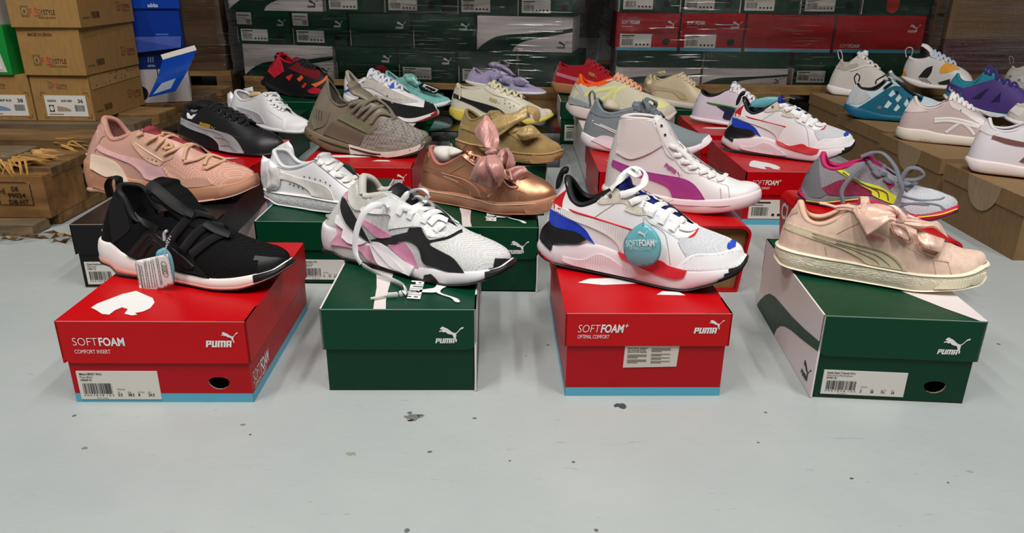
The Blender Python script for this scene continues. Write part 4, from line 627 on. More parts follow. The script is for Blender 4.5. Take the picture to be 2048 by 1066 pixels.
{'key':'M5','label':'grey running sneaker with yellow stripe and magenta collar,behind the peach suede one','loc':[0.5348,1.3585,0.115],'rz':-0.576,'d':{'L':259,'sbl':[(7.1,8),(21.5,2),(63.5,0),(180.3,0),(212.1,1.2),(237.7,7.9),(258.6,18.9)],'st':[(4.1,18.8),(20.5,9.3),(50.2,9.2),(106.9,24.2),(142,22.8),(178.3,10.3),(210.2,11.6),(239.1,22.1),(257.2,30.3)],'rid':[(107.9,93.8),(111.5,92.5),(126.3,85.8),(143.6,76.9),(163.6,64.8),(187.6,54),(220.9,48.8),(240.8,44.1),(252.4,38.6),(256,33.3)],'col':[(26.2,94.1),(31.7,83.7),(41.2,68.3),(57,65.6),(74.8,71.6),(93.8,83),(107.9,88.3)],'xv':178,'rc':5,'tg':[(100.1,98.6),(113,97.2)]},'dv':(-0.1111999973654747,0.968999981880188,-0.22050000727176666),'um':'mesh:158,160,166:110,112,118','sm':'foam:202,32,84','lm':'plain:196,30,100','im':'plain:150,30,80','tm':'plain:150,40,90','parts':[{'t':'band','name':'outsole','mat':'rubber:40,30,40','lo':0,'hi':0.25,'off':0.6},{'t':'patch','name':'mesh_window','mat':'dots:150,56,88:96,50,70','on':'u','th':0.8,'pts':[(39.9,24.6),(73.9,45.4),(112.2,38.3),(124.2,23.3),(101.7,21.6),(56.2,14.4)]},{'t':'patch','name':'heel_panel','mat':'plain:122,126,132','on':'u','th':1.6,'pts':[(20.2,73.3),(11.9,55.2),(3.6,22.3),(12.9,6.1),(38.4,6.4),(53.1,18.2),(39.9,24.6),(31,51.8),(25,74)]},{'t':'patch','name':'formstrip','mat':'plain:230,236,56','on':'us','th':1.6,'pts':[(58.4,59),(71.1,60),(96.9,46.4),(131.8,41.3),(161.2,28.8),(159.2,14.8),(143.1,18.5),(123.8,25.2),(120.2,32.1),(93,42.8)]},{'t':'lace','name':'formstrip_line','mat':'plain:90,92,60','w':2,'th':1,'on':'us','paths':[[(73.6,-23.3,63.9),(99.6,-25.9,49.9),(133.5,-29.2,41.2),(140.1,-30.9,30)],[(86.4,-24.5,58.3),(116.4,-27.3,46.9),(147.3,-30.8,41.4),(155.4,-33.4,28.2)]]},{'t':'patch','name':'toe_mesh','mat':'mesh:204,206,212:150,152,160','on':'u','th':0.9,'pts':[(167.3,39.9),(185.1,51.7),(218.3,47.1),(249.8,37.2),(253.4,27),(234,16.5),(194.1,3.2),(172,16.5)]},{'t':'lace','name':'toe_trim','mat':'plain:120,126,140','w':3.5,'th':1.6,'on':'u','paths':[[(174.4,-29.4,38.2),(204.9,-26.8,35.3),(232.8,-17.4,40.4),(232.4,-2.5,46.9),(205.9,-2.7,51.4)],[(176.9,-33.2,26.9),(206.4,-30.2,28.9),(238.5,-24.8,25.4)],[(175.7,-34.6,22),(195.6,-30.8,29.6),(226.9,-26.7,31.5),(243,-22.3,23)]]},{'t':'lace','name':'midsole_line','mat':'plain:240,224,60','w':2.4,'th':1.6,'on':'s','paths':[[(204.9,-39.8,7.9),(236.7,-33,17.3),(258.2,-14,26.2)],[(21,-31,4.6),(51,-31.7,6.6),(107.2,-29.7,21.8)]]},{'t':'patch','name':'midsole_top','mat':'foam:120,124,130','on':'us','th':1.6,'pts':[(1.8,18.4),(17.5,6.1),(45.8,5.5),(101.8,20.9),(103.9,16.3),(46.8,1.1),(18,-1.6)]},{'t':'patch','name':'lace_loop','mat':'plain:190,30,90','on':'u','th':3,'pts':[(119.4,64.4),(124.9,70.1),(132.3,63.3),(125.5,56)]},{'t':'patch','name':'lace_loop','mat':'plain:190,30,90','on':'u','th':3,'pts':[(140.5,48),(146.6,56.2),(154.1,48.3),(147.6,40)]},{'t':'lace','name':'laces','mat':'lace:118,124,134','w':7.5,'th':4,'on':'ut','paths':[[(107.4,-30,85.2),(91.5,-42,62.9),(81.3,-50,37.8),(87.8,-54,16.3)],[(98.4,-20,94.5),(115,-20,104.1),(133.5,-26,105.1),(155,-32,87.3),(165.7,-38,68.1),(173.1,-40,52.6),(171,-42,35.5)],[(165.6,-34,59.9),(174.7,-30,84.4),(188.5,-26,87.9),(198.3,-22,78.9),(189.7,-24,68.8),(169.3,-30,66.5)],[(120.8,-25.1,73.8),(133.1,-25.9,67.9),(136.3,-4.4,81.6)],[(140.7,-26.9,63.6),(154.3,-26.4,59),(150.9,18.5,62.4)],[(177.4,-24.8,48.1),(186.8,-5.5,56.5),(189.2,2.5,56.5)],[(110.3,-22.5,88.8),(127.8,-25.1,72.3),(144.2,-23.9,70.1)],[(123.5,16.4,80.7),(149.3,-6.2,73.6),(163.4,15.7,57)]]}]},
{'key':'T1','label':'black leather low sneaker with silver stripe and gold lettering,behind the pink basketball sneaker','loc':[-0.7987,1.7809,0.117],'rz':-0.4189,'d':{'L':313.5,'sbl':[(0,11.1),(61.2,4),(124.9,0),(225.8,0),(283.2,0),(306.5,4.2),(313.5,17.1)],'st':[(0,18.3),(82.9,8.4),(151.9,-1.8),(227.5,0.9),(284.3,3.2),(309,13.2),(313.5,25.2)],'rid':[(129.8,101.8),(145.9,91.7),(196.1,72.6),(237.6,59.1),(278.9,47.9),(302.9,37.3),(310.5,28.2)],'col':[(38.1,91.1),(64.5,84.4),(75.3,75.9),(96.7,84.3),(114.7,96.5),(129.8,101.8)],'xv':244,'sb':[(0,14),(0.07,4),(0.14,0),(0.66,0),(0.8,3),(0.9,8),(1,14)],'tg':[(66,102.9),(94.5,107.6)]},'dv':(-0.7006000280380249,0.6923999786376953,-0.17229999601840973),'um':'leather:34,34,36','sm':'rubber:22,22,24','lm':'plain:26,26,28','im':'plain:220,220,226','tm':'leather:32,32,34','parts':[{'t':'patch','name':'formstrip','mat':'silver:196,196,200','on':'us','th':1.6,'pts':[(1.8,58.7),(32.7,48.5),(81.6,38.1),(110.2,31),(126.5,15.8),(139,-5.1),(112.1,-6.8),(87.5,-5.1),(82.9,10.5),(63,24.2),(26.8,33.5),(0.9,44.1)]},{'t':'lace','name':'formstrip_line','mat':'plain:120,120,124','w':1.6,'th':1,'on':'us','paths':[[(49.2,-31.5,61.5),(108,-30.6,47.1),(169.4,-35.5,38.2),(211.4,-47.7,7.7)],[(144.5,-33.8,32),(184.7,-39,30),(226.6,-44.7,11.2)],[(156.7,-36,12.9),(194.4,-42.1,17.8),(220.1,-47.4,8.5)]]},{'t':'patch','name':'heel_lining_tag','mat':'plain:226,226,232','on':'u','th':2,'pts':[(14,68.5),(21.5,80.5),(34.4,83.8),(35,70.9),(25.8,57.3),(16,58.5)]},{'t':'logo','name':'gold_lettering','mat':'gold:240,200,70','txt':['PUMA'],'cat':1,'th':0.7,'pts':[(42.2,55.8),(74.7,50.1),(42,44.5)]},{'t':'lace','name':'toe_stitching','mat':'plain:60,60,62','w':1.4,'th':1,'on':'u','paths':[[(179.4,-33.9,45.6),(224.4,-36.5,38.4),(270.6,-20.4,43.2),(262.2,-2.1,52.8)]]},{'t':'auto','name':'laces','mat':'lace:18,18,20','n':6,'w':10,'th':4,'bow':0}]},
{'key':'T2','label':'taupe knit sneaker with woven grey toe and olive laces,third row','loc':[-0.4819,1.7396,0.115],'rz':-0.2269,'d':{'L':302.2,'sbl':[(16.8,27.1),(36.2,18),(71.6,2.5),(139.5,0),(222.1,0),(276.2,8.4),(298.7,26.7)],'st':[(18.2,53.4),(51.2,40.6),(86.5,31.3),(122.8,23.1),(145.5,19.8),(199.5,16.3),(252.4,22.4),(283.7,32),(301.3,44.2)],'rid':[(131.8,149.5),(147.4,144),(183.7,119.7),(221.4,86.8),(256.3,67.4),(284.3,55.4),(299.2,47.2)],'col':[(60.1,167.6),(70.9,141),(82.9,113.4),(103.6,102.6),(120.5,108.5),(131.8,123.9)],'xv':208.3,'tw':22,'rc':3.5,'tg':[(122.2,161.1),(135.5,154)]},'dv':(-0.4056999981403351,0.8953999876976013,-0.1835000067949295),'um':'leather:136,126,108','sm':'foam:124,112,88','lm':'dots:120,112,96:80,74,62','im':'plain:100,92,78','tm':'leather:128,118,100','parts':[{'t':'patch','name':'heel_counter','mat':'rubber:128,120,104','on':'u','th':2.2,'pts':[(18.9,92.7),(52.3,84.9),(41.5,56.4),(16.1,44.9),(9.5,68.8)]},{'t':'lace','name':'heel_lines','mat':'rubber:96,90,76','w':2,'th':1.5,'on':'u','paths':[[(37.3,-22.5,97.9),(37.6,-29.5,80.1)],[(45.3,-27.2,98),(44.5,-32.1,78)],[(52.6,-30.1,97.1),(50.4,-33,75.9)],[(59.1,-31.5,95.3),(56.3,-33.1,74.4)]]},{'t':'patch','name':'side_panel','mat':'rubber:112,102,86','on':'us','th':2.2,'pts':[(56.5,64.6),(127.5,37),(118.1,12.3),(80.4,21.7),(36.5,36)]},{'t':'patch','name':'strap_panel','mat':'rubber:128,128,102','on':'u','th':3,'pts':[(87,82.1),(155.9,56.2),(144.8,42.4),(130,44.8),(69.1,71.9)]},{'t':'patch','name':'woven_toe','mat':'weave:158,152,146:100,95,88','on':'u','th':1,'pts':[(160.4,71.9),(195.2,80.6),(228.6,65),(261.4,50.3),(269.5,37.3),(245,24.2),(212.4,13.5),(163.7,6.8),(119.1,12),(130.2,37.2),(156.6,53.6)]},{'t':'patch','name':'midsole_front','mat':'foam:226,206,198','on':'s','th':1.4,'pts':[(93.9,16.5),(163.7,3.8),(228.5,16.1),(261.4,32.6),(248.6,12.8),(180.8,-7.6),(97.6,-5.4)]},{'t':'lace','name':'midsole_groove','mat':'dark:60,52,40','w':4,'th':1.4,'on':'s','paths':[[(24.9,-34.7,39.2),(68.5,-34.9,24.5),(122.6,-34.7,12.1)],[(118.9,-34.1,15.2),(199.4,-45.3,7),(269.1,-39.9,20.3)]]},{'t':'wrap','name':'toe_bumper','mat':'rubber:112,104,88','x0':0.93,'vmax':0.35,'th':1.1,'lo':0,'slope':0.4},{'t':'lace','name':'laces','mat':'lace:128,120,104','w':8,'th':5,'on':'ut','paths':[[(133.1,-32.3,96.5),(155.3,-30.1,115.2),(176.2,7.8,126.7)],[(144,-33.6,88.3),(166,-31.4,106.7),(191.1,0.9,115.5)],[(158.5,-35,82.6),(180.4,-30,103.5),(197,-6.5,109.3)],[(177,-37.3,74.1),(197.4,-27.1,95.4),(223.2,-10,87.8)],[(125.4,-30.1,110.3),(148.2,-29.8,118),(176.2,7.8,126.7)],[(180.3,-8,126.7),(207,-6,107.7),(226,-12,84.7),(207.6,-20,80.1)],[(182.9,-14,127.6),(163.2,-28,115.7),(145.3,-32,89)]]}]},
{'key':'T3','label':'tan suede sneaker with a gold ribbon bow,behind the copper sneaker','loc':[-0.1275,1.7269,0.115],'rz':-0.5411,'d':{'L':270,'sbl':[(20.2,10.3),(44.6,1),(118.6,0),(181.1,2.2),(255.4,9.3),(269.2,17.5)],'st':[(21.4,33.4),(60,29.3),(166,26.8),(221.5,29),(255.1,32.4),(270,36.6)],'rid':[(99.8,104.2),(108.3,101.2),(142.7,90.1),(173.9,78.8),(204.5,69.3),(234.9,55.9),(256.8,45.6),(267,39.6)],'col':[(19.4,100.2),(36.8,88),(50.7,77.8),(68.1,84.3),(85.4,94.2),(99.8,100.5)],'xv':207.3,'tg':[(88,102.5),(105.4,104.1)]},'dv':(-0.516700029373169,0.8342999815940857,-0.19210000336170197),'um':'suede:164,138,88','sm':'crackle:178,140,94','lm':'plain:150,126,82','im':'plain:210,206,196','tm':'suede:160,134,84','parts':[{'t':'band','name':'foxing_lip','mat':'rubber:180,144,98','lo':0.84,'hi':1,'off':0.4},{'t':'patch','name':'formstrip','mat':'suede:168,144,96','on':'us','th':1.5,'pts':[(-0.2,62.5),(20.9,59.7),(55.1,48.1),(85.9,40),(107.2,26),(120.4,17.1),(83.7,17.8),(45.8,42),(3.5,52.7)]},{'t':'patch','name':'eyestay','mat':'suede:168,140,90','on':'u','th':1.8,'pts':[(60.1,89.7),(88.6,96.5),(125.5,79),(160.7,56.8),(161.8,36.3),(143.9,37.7),(118.5,51.4),(87.6,66.6)]},{'t':'patch','name':'toe_ridges','mat':'ridged:182,140,96','on':'s','th':1,'pts':[(159.9,5),(169.8,18.2),(225.5,29.9),(229.7,18),(211.8,8.9),(170.2,-1.2)]},{'t':'ribbon','name':'bow_band','mat':'satin:200,170,112','b':8,'f':2.4,'A':[(109.6,-30,86.3),(136.3,-22,101.5),(159.4,-14,107.3),(186.4,-4,122.7)],'B':[(135.6,-44,55.9),(154.6,-42,69.6),(174.8,-30,86.5),(198.1,-14,100.7)]},{'t':'ribbon','name':'bow_loop','mat':'satin:196,166,106','b':6,'f':1.6,'A':[(186.4,-4,122.7),(207.6,2,118.2),(213.5,4,102.5),(208.5,2,84.7)],'B':[(197.1,-22,108.3),(209.1,-24,107.9),(210.3,-20,98.5),(212.4,-6,85.9)]},{'t':'ribbon','name':'bow_tail','mat':'satin:192,162,102','b':9,'f':2.4,'A':[(179.3,-38,74.5),(197.2,-40,84.3),(213,-30,87.2),(229.3,-18,69.2)],'B':[(188.1,-46,61.7),(203.6,-50,57),(223.1,-42,62.6),(230.5,-22,68.1)]},{'t':'lace','name':'laces','mat':'satin:190,160,100','w':14,'th':3,'on':'ut','paths':[[(114.1,-25.6,82.6),(125.8,-13.8,94),(128.1,16,90.8)],[(153.3,-29.3,68.3),(170.5,-23.8,75),(175.4,-0.9,78.2)]]}]},
{'key':'T4','label':'grey mesh runner with thick white sole,behind the white high-top','loc':[0.1632,1.7787,0.117],'rz':-0.4189,'d':{'L':302.7,'sbl':[(10.4,13.5),(23.4,8.9),(82,1.6),(166.3,0),(225.4,3.8),(272.2,16.2),(302.3,37.9)],'st':[(14.6,39),(50.4,29.8),(96,22.6),(165,16.5),(224,21.4),(257.9,29.9),(282.9,38.1),(300,48.9)],'rid':[(129.9,110.2),(139,107),(167.4,96.7),(209,76.8),(246,63.9),(278.6,55.4),(296.9,47.8),(299.7,51.9)],'col':[(28.6,118.9),(40.2,108.9),(52.4,93.6),(71.4,87.7),(93.6,90.4),(113.4,99.9),(129.9,105.5)],'xv':203.3,'tg':[(121.7,116.5),(138.5,114.1)]},'dv':(-0.24130000174045563,0.9531999826431274,-0.18199999630451202),'um':'mesh:136,146,150:96,106,110','sm':'foam:240,230,236','lm':'plain:130,140,144','im':'plain:200,190,170','tm':'plain:120,130,134','parts':[{'t':'lace','name':'side_line','mat':'plain:236,236,236','w':2.5,'th':1.4,'on':'u','paths':[[(32,-26.8,70.1),(62.7,-30.3,60.3),(93.3,-29.2,50)],[(39.3,-30.1,63.9),(63,-30.6,56.7),(93.7,-29.5,45.4)]]},{'t':'patch','name':'collar_panel','mat':'plain:120,130,136','on':'u','th':1.5,'pts':[(24.7,113.4),(15.3,83.4),(45.2,72.9),(88.4,78.3),(118.9,94.9),(93,92.1),(59.1,80.2),(36.1,88.3)]},{'t':'patch','name':'midsole_wave','mat':'foam:232,216,226','on':'us','th':2.5,'pts':[(25,18.6),(49.6,31.8),(83.2,27.6),(150.5,9.1),(186,5.8),(151.8,-1.5),(78.8,1.8)]},{'t':'patch','name':'toe_bumper','mat':'foam:242,234,238','on':'us','th':2.5,'pts':[(271.5,41.7),(284.7,54.9),(292.2,45.1),(284.3,33.2),(267,20.6)]},{'t':'lace','name':'pull_tab','mat':'plain:120,128,132','w':14,'th':3,'on':'u','wdir':1,'paths':[[(18.1,0,96.1),(14.1,0,123.3),(20.1,0,133.5),(26.3,0,126),(27.8,0,113.3)]]},{'t':'auto','name':'laces','mat':'lace:110,122,128','n':5,'w':11,'th':4,'bow':1},{'t':'ext','name':'tissue_paper','label':'crumpled beige paper stuffed in the grey mesh runner','cat':'paper','group':None,'items':[{'t':'puff','name':'tissue','mat':'plain:206,194,170','T':34,'y':2,'folds':3,'pts':[(46.1,105.3),(56.9,117.7),(72.2,116.2),(86.3,104.6),(88.9,92.1),(70.2,87),(50.8,91)]}]}]},
{'key':'B1','label':'white leather sneaker with silver side stripe and tan paper inside,fourth row','loc':[-0.7672,2.0607,0.117],'rz':-0.5411,'d':{'L':289.3,'sbl':[(44.6,4),(78.1,0),(191.7,0),(253.1,0),(284.2,0),(289.3,5.1)],'st':[(41.2,23),(141.6,10.7),(232.2,7.9),(272.5,8.3),(289.3,14.9)],'rid':[(156.8,90.2),(179.6,64.9),(220.7,44.8),(252,36.3),(280.2,27.7),(286.3,17.9)],'col':[(22.5,87.6),(49.4,76.3),(66.3,64),(95,69.1),(130,81.2),(156.8,90.2)],'xv':223.4,'tg':[(136.1,91.3),(149.5,87.4)]},'dv':(-0.75,0.6437000036239624,-0.15199999511241913),'um':'leather:240,240,242','sm':'rubber:236,234,236','lm':'plain:228,228,232','im':'plain:210,186,146','tm':'leather:236,236,238','parts':[{'t':'patch','name':'formstrip','mat':'silver:214,214,220','on':'us','th':1.5,'pts':[(5.4,42.2),(38.4,37),(63.5,29.3),(78.7,8.4),(55.5,8.5),(39.4,21.9),(7.4,29.1)]},{'t':'patch','name':'toe_cap','mat':'leather:240,240,242','on':'u','th':1,'pts':[(124.1,27.5),(153,37),(182.5,26),(187.8,15.3),(158.1,3),(122.2,0.8)]},{'t':'lace','name':'eyestay_edge','mat':'plain:196,196,200','w':1.4,'th':1,'on':'u','paths':[[(122.2,-21.8,78.1),(176.7,-29.9,49.4),(222.9,-29.5,31)]]},{'t':'puff','name':'heel_bow','mat':'satin:238,238,240','T':26,'y':-8,'folds':1.5,'pts':[(-4.3,75.6),(10.5,83.6),(27.4,68.3),(24,36.8),(0.3,28.9),(-5.1,48.6)]},{'t':'puff','name':'heel_bow','mat':'satin:236,236,240','T':8,'y':22,'folds':1.5,'pts':[(23.1,87.6),(63,96.3),(65.5,83),(42.1,77.1)]},{'t':'puff','name':'paper_stuffing','mat':'plain:206,180,140','T':26,'y':0,'folds':1.5,'pts':[(67.4,74.7),(86.9,87.3),(116,89.7),(125.7,79.6),(89.9,70.7)]},{'t':'auto','name':'laces','mat':'lace:240,240,240','n':5,'w':8,'th':2.6,'bow':0},{'t':'ext','name':'hang_tag','label':'clear-edged green tag behind the laces of the white silver-striped sneaker','cat':'tag','group':None,'items':[{'t':'puff','name':'card','mat':'plain:40,80,70','T':1.2,'y':12,'folds':0,'corner':1,'pts':[(151.4,76.5),(179.1,75),(197,64.9),(200.4,49.8),(192.5,52.9),(172.3,66.6)]}]}]},
{'key':'B2','label':'white sneaker with grey suede,black toe and red sole tip,behind the taupe knit sneaker','loc':[-0.4839,2.1821,0.117],'rz':-0.3491,'d':{'L':292,'sbl':[(0,45.1),(127.9,3.9),(199.2,0),(261,5.7),(292,17.3)],'st':[(0,66.2),(82.6,46.8),(140.3,33.4),(190.8,17.4),(236.5,14.3),(276,27.1),(292,35.4)],'rid':[(81.2,131.1),(100.5,124.3),(153.8,102.5),(208.6,74.9),(254.1,56.4),(281.2,41.7),(289,38.4)],'col':[(5.4,126.7),(34.8,93.1),(56.8,100.4),(81.2,115.1)],'xv':210.9,'rc':6,'tg':[(86.5,129),(107.9,127.6)]},'dv':(-0.4869999885559082,0.8608999848365784,-0.14730000495910645),'um':'leather:236,236,238','sm':'foam:232,226,226','lm':'plain:168,158,148','im':'plain:150,142,134','tm':'plain:226,220,216','parts':[{'t':'patch','name':'eyestay','mat':'suede:208,202,192','on':'u','th':1.8,'pts':[(35.2,88.9),(66.8,111.9),(114,84.9),(176,60.8),(196.5,55),(172.1,54.1),(127.3,53.4),(73,78.2),(35.4,79.9)]},{'t':'patch','name':'side_panel','mat':'suede:208,202,192','on':'u','th':1.4,'pts':[(52.3,73.6),(114.9,57.4),(184.2,58.1),(200.6,51.2),(135.8,42.6),(86.2,51.3)]},{'t':'patch','name':'toe_saddle','mat':'suede:28,28,30','on':'us','th':2,'pts':[(96.5,54.1),(148,42.7),(213,37.2),(216.7,57.1),(237.6,49.7),(249.6,31.1),(217.6,17.5),(177.6,6.1),(145.1,9.2),(116,24)]},{'t':'patch','name':'sole_tip','mat':'rubber:186,40,46','on':'us','th':2.4,'pts':[(140.3,9.6),(185.9,1.1),(233.8,20.6),(250.6,34.5),(250.3,14.8),(215.3,2.3),(175.9,-5),(145.6,-2.2)]},{'t':'patch','name':'midsole_line','mat':'foam:240,236,236','on':'us','th':3.6,'pts':[(145.2,8.8),(185.8,3.1),(229.7,20.3),(234,16.5),(186.3,-3.6),(149.5,1)]},{'t':'patch','name':'heel_patch','mat':'plain:40,70,200','on':'us','th':2,'pts':[(13.3,85),(20.2,83.4),(-6.6,65.7),(13.1,67.8)]},{'t':'patch','name':'tongue_patch','mat':'plain:40,80,210','on':'ut','th':2.5,'pts':[(113.7,93.9),(130.2,95.2),(134.6,83.1),(120.3,82.1)]},{'t':'dots','name':'eyelet','mat':'dark:40,40,44','r':2.2,'pts':[(76.9,-23.7,100,0.02,0.97,-0.22),(153.7,-28.9,67.3,0.03,0.98,-0.19)]},{'t':'auto','name':'laces','mat':'lace:226,228,240','n':6,'w':8,'th':4,'bow':0}]},
{'key':'B3','label':'cream sneaker with black side stripe and yellow sole,beneath the lavender one','loc':[-0.1864,2.2157,0.1],'rz':-0.2443,'d':{'L':307.8,'sbl':[(10,14.6),(31.9,5.5),(112.7,0),(222.2,3.9),(284.6,13.8),(307.6,24.8)],'st':[(12.3,40.1),(64.1,33.8),(112.9,23.2),(177.1,19.3),(264.7,22.9),(306,35.4)],'rid':[(124.7,115.4),(132.7,112.6),(166.1,94.7),(210.4,79),(245.8,59.6),(281.2,43.5),(302.5,29.4),(304.8,38.4)],'col':[(18.9,110.9),(29,95.7),(49.3,92.4),(75.9,95.6),(102.4,98.7),(124.7,107.3)],'xv':239.2,'tg':[(117.2,114.9),(132.7,115.6)]},'dv':(-0.25760000944137573,0.9538999795913696,-0.15379999577999115),'um':'leather:226,220,198','sm':'rubber:222,196,78','lm':'plain:216,208,186','im':'plain:214,206,190','tm':'leather:224,216,192','parts':[{'t':'patch','name':'formstrip','mat':'suede:30,28,28','on':'us','th':1.5,'pts':[(8.6,77.2),(50.6,62.4),(98.5,52.1),(137.5,41.5),(158.1,29.2),(134.1,22.5),(99.4,29),(64.2,45.4),(8.8,64.7)]},{'t':'patch','name':'toe_cap','mat':'suede:214,206,196','on':'u','th':1.2,'pts':[(200.9,44.8),(235,56.7),(269.2,41.8),(289.6,30.3),(244.3,18),(193.6,21.6)]},{'t':'logo','name':'gold_lettering','mat':'gold:226,214,130','txt':['PUMA'],'cat':1,'th':0.7,'pts':[(113.9,73.7),(145.1,63.6),(111.8,62)]},{'t':'dots','name':'perforation','mat':'dark:70,66,56','r':1.3,'pts':[(173.7,-28.3,69.6,0.01,0.94,-0.34),(187.9,-32,61.6,-0.02,0.91,-0.4),(201.6,-34,56.2,-0.05,0.91,-0.42),(174.5,-31.3,60.8,0.07,0.96,-0.26),(191,-35.4,51.7,0.08,0.96,-0.26)]},{'t':'lace','name':'eyestay_edge','mat':'plain:130,120,96','w':1.4,'th':1,'on':'u','paths':[[(109.9,-21.5,98.5),(137.7,-25.8,83.5),(182,-27,73.2),(218.1,-30.5,58.7)]]},{'t':'lace','name':'loose_lace','mat':'lace:224,216,180','w':5,'th':3,'on':'ut','paths':[[(39,-30,109.1),(41.4,-34,88.7),(41.4,-38,68.1)]]},{'t':'auto','name':'laces','mat':'lace:228,220,186','n':5,'w':8,'th':3.5,'bow':0}]},
{'key':'B4','label':'pale yellow and grey sneaker with bright orange collar,beside the red suede one','loc':[0.1524,2.1802,0.118],'rz':-0.3491,'d':{'L':313.4,'sbl':[(8.9,21.4),(28.4,9.7),(72.5,4),(181.7,0),(265.1,0.9),(302,12.8),(313.3,30.5)],'st':[(14.1,43.7),(49.6,37.9),(92.9,29.6),(180.2,23.4),(263.9,19.3),(297.5,27.5),(311.8,37.7)],'rid':[(137.6,126.8),(148,123.2),(178.4,109.8),(226.3,82.7),(260.5,69.7),(290.3,57.3),(308.8,42.2),(310.4,40.7)],'col':[(33.6,129.8),(39,115.9),(57.9,97.2),(83.5,96.8),(108.4,109.1),(137.6,120.1)],'xv':230.4,'rc':5,'tg':[(133,125.7),(147.8,126.5)]},'dv':(-0.20720000565052032,0.9671000242233276,-0.1477999985218048),'um':'mesh:220,214,190:180,174,150','sm':'foam:218,202,198','lm':'plain:250,90,20','im':'plain:200,190,170','tm':'plain:250,100,40','parts':[{'t':'patch','name':'orange_collar','mat':'plain:252,92,22','on':'u','th':2,'pts':[(34.5,108.6),(21.6,100.2),(30.4,92.2),(42.7,102),(52.4,87.2),(89.8,91.4),(125.6,109.5),(97.6,103.7),(71.1,93.4),(45.3,93.5),(28.2,110.9)]},{'t':'patch','name':'heel_panel','mat':'plain:190,188,180','on':'us','th':1.6,'pts':[(17.9,92.2),(36.9,69.9),(16.6,52.2),(60.4,42.5),(63.9,51),(52.1,66.7),(35.2,88.3)]},{'t':'lace','name':'yellow_overlay','mat':'plain:226,226,150','w':11,'th':2,'on':'u','paths':[[(36.5,-21.2,90.3),(64.2,-31.2,71.5),(30,-31.2,49.5)],[(64.2,-31.2,71.5),(101.2,-27.2,85.6),(151.3,-26.4,96.5)],[(140.4,-32.2,52.4),(148.3,-28.9,85.2),(175.5,-23.1,100.4)],[(91.2,-31.1,49.1),(123.7,-29.2,71.5),(143.2,-27.3,92.9)]]},{'t':'patch','name':'heel_clip','mat':'plain:150,154,160','on':'us','th':4,'pts':[(6.1,59.9),(60.3,43.4),(69.7,32.4),(8.9,38.4)]},{'t':'patch','name':'toe_overlay','mat':'plain:232,226,160','on':'u','th':1.2,'pts':[(224.8,53.1),(256.8,67.2),(285.8,54.8),(278.2,46.4),(237.9,41.9)]},{'t':'patch','name':'toe_tip','mat':'plain:206,196,180','on':'u','th':1.2,'pts':[(277.9,52.4),(299.4,45.7),(301.3,33.9),(288.5,23.5),(264.7,15.6)]},{'t':'auto','name':'laces','mat':'lace:232,176,140','n':6,'w':8,'th':4,'bow':0}]},
{'key':'B5','label':'white pinstriped sneaker with green line and black collar,behind the blue-heeled one','loc':[0.507,2.1586,0.117],'rz':-0.5236,'d':{'L':272,'sbl':[(15.1,6.5),(62.3,2),(116.2,0),(196.7,0),(252.6,0),(271.3,7.4)],'st':[(11.1,15.6),(61.3,13),(114.9,9.5),(195.5,5),(251.5,7),(270.7,14.1)],'rid':[(107.6,106.8),(118,103.2),(154.9,83.4),(191.6,63.1),(232,43.2),(258.6,30.9),(269,17.1)],'col':[(20.9,88.8),(32.4,80.8),(46.6,73.2),(66.2,75.2),(86.9,86.3),(107.6,96.5)],'xv':191.3,'tg':[(108.4,111),(121.7,108.6)]},'dv':(-0.23070000112056732,0.9620000123977661,-0.1459999978542328),'um':'rib:236,228,236:206,196,216','sm':'foam:240,226,230','lm':'plain:24,24,28','im':'plain:60,60,64','tm':'plain:232,230,236','parts':[{'t':'lace','name':'green_line','mat':'plain:60,140,50','w':4.5,'th':2,'on':'u','paths':[[(15.4,-10.4,59.4),(55.3,-26,56.7),(113.3,-26.2,51.8),(145.1,-29,45.6)]]},{'t':'patch','name':'navy_stripe','mat':'plain:30,34,70','on':'u','th':1.2,'pts':[(68.7,45.6),(102.9,45.7),(125.5,35.8),(137.6,11.3),(99.4,11.7),(89.1,17.2),(92,32.6)]},{'t':'lace','name':'pull_tab','mat':'plain:236,234,238','w':10,'th':3,'on':'u','wdir':1,'paths':[[(108.1,0,94.7),(108.3,0,111.9),(116.5,0,115.9),(121.6,0,102.2)]]},{'t':'auto','name':'laces','mat':'lace:240,238,240','n':5,'w':8,'th':3,'bow':0}]},
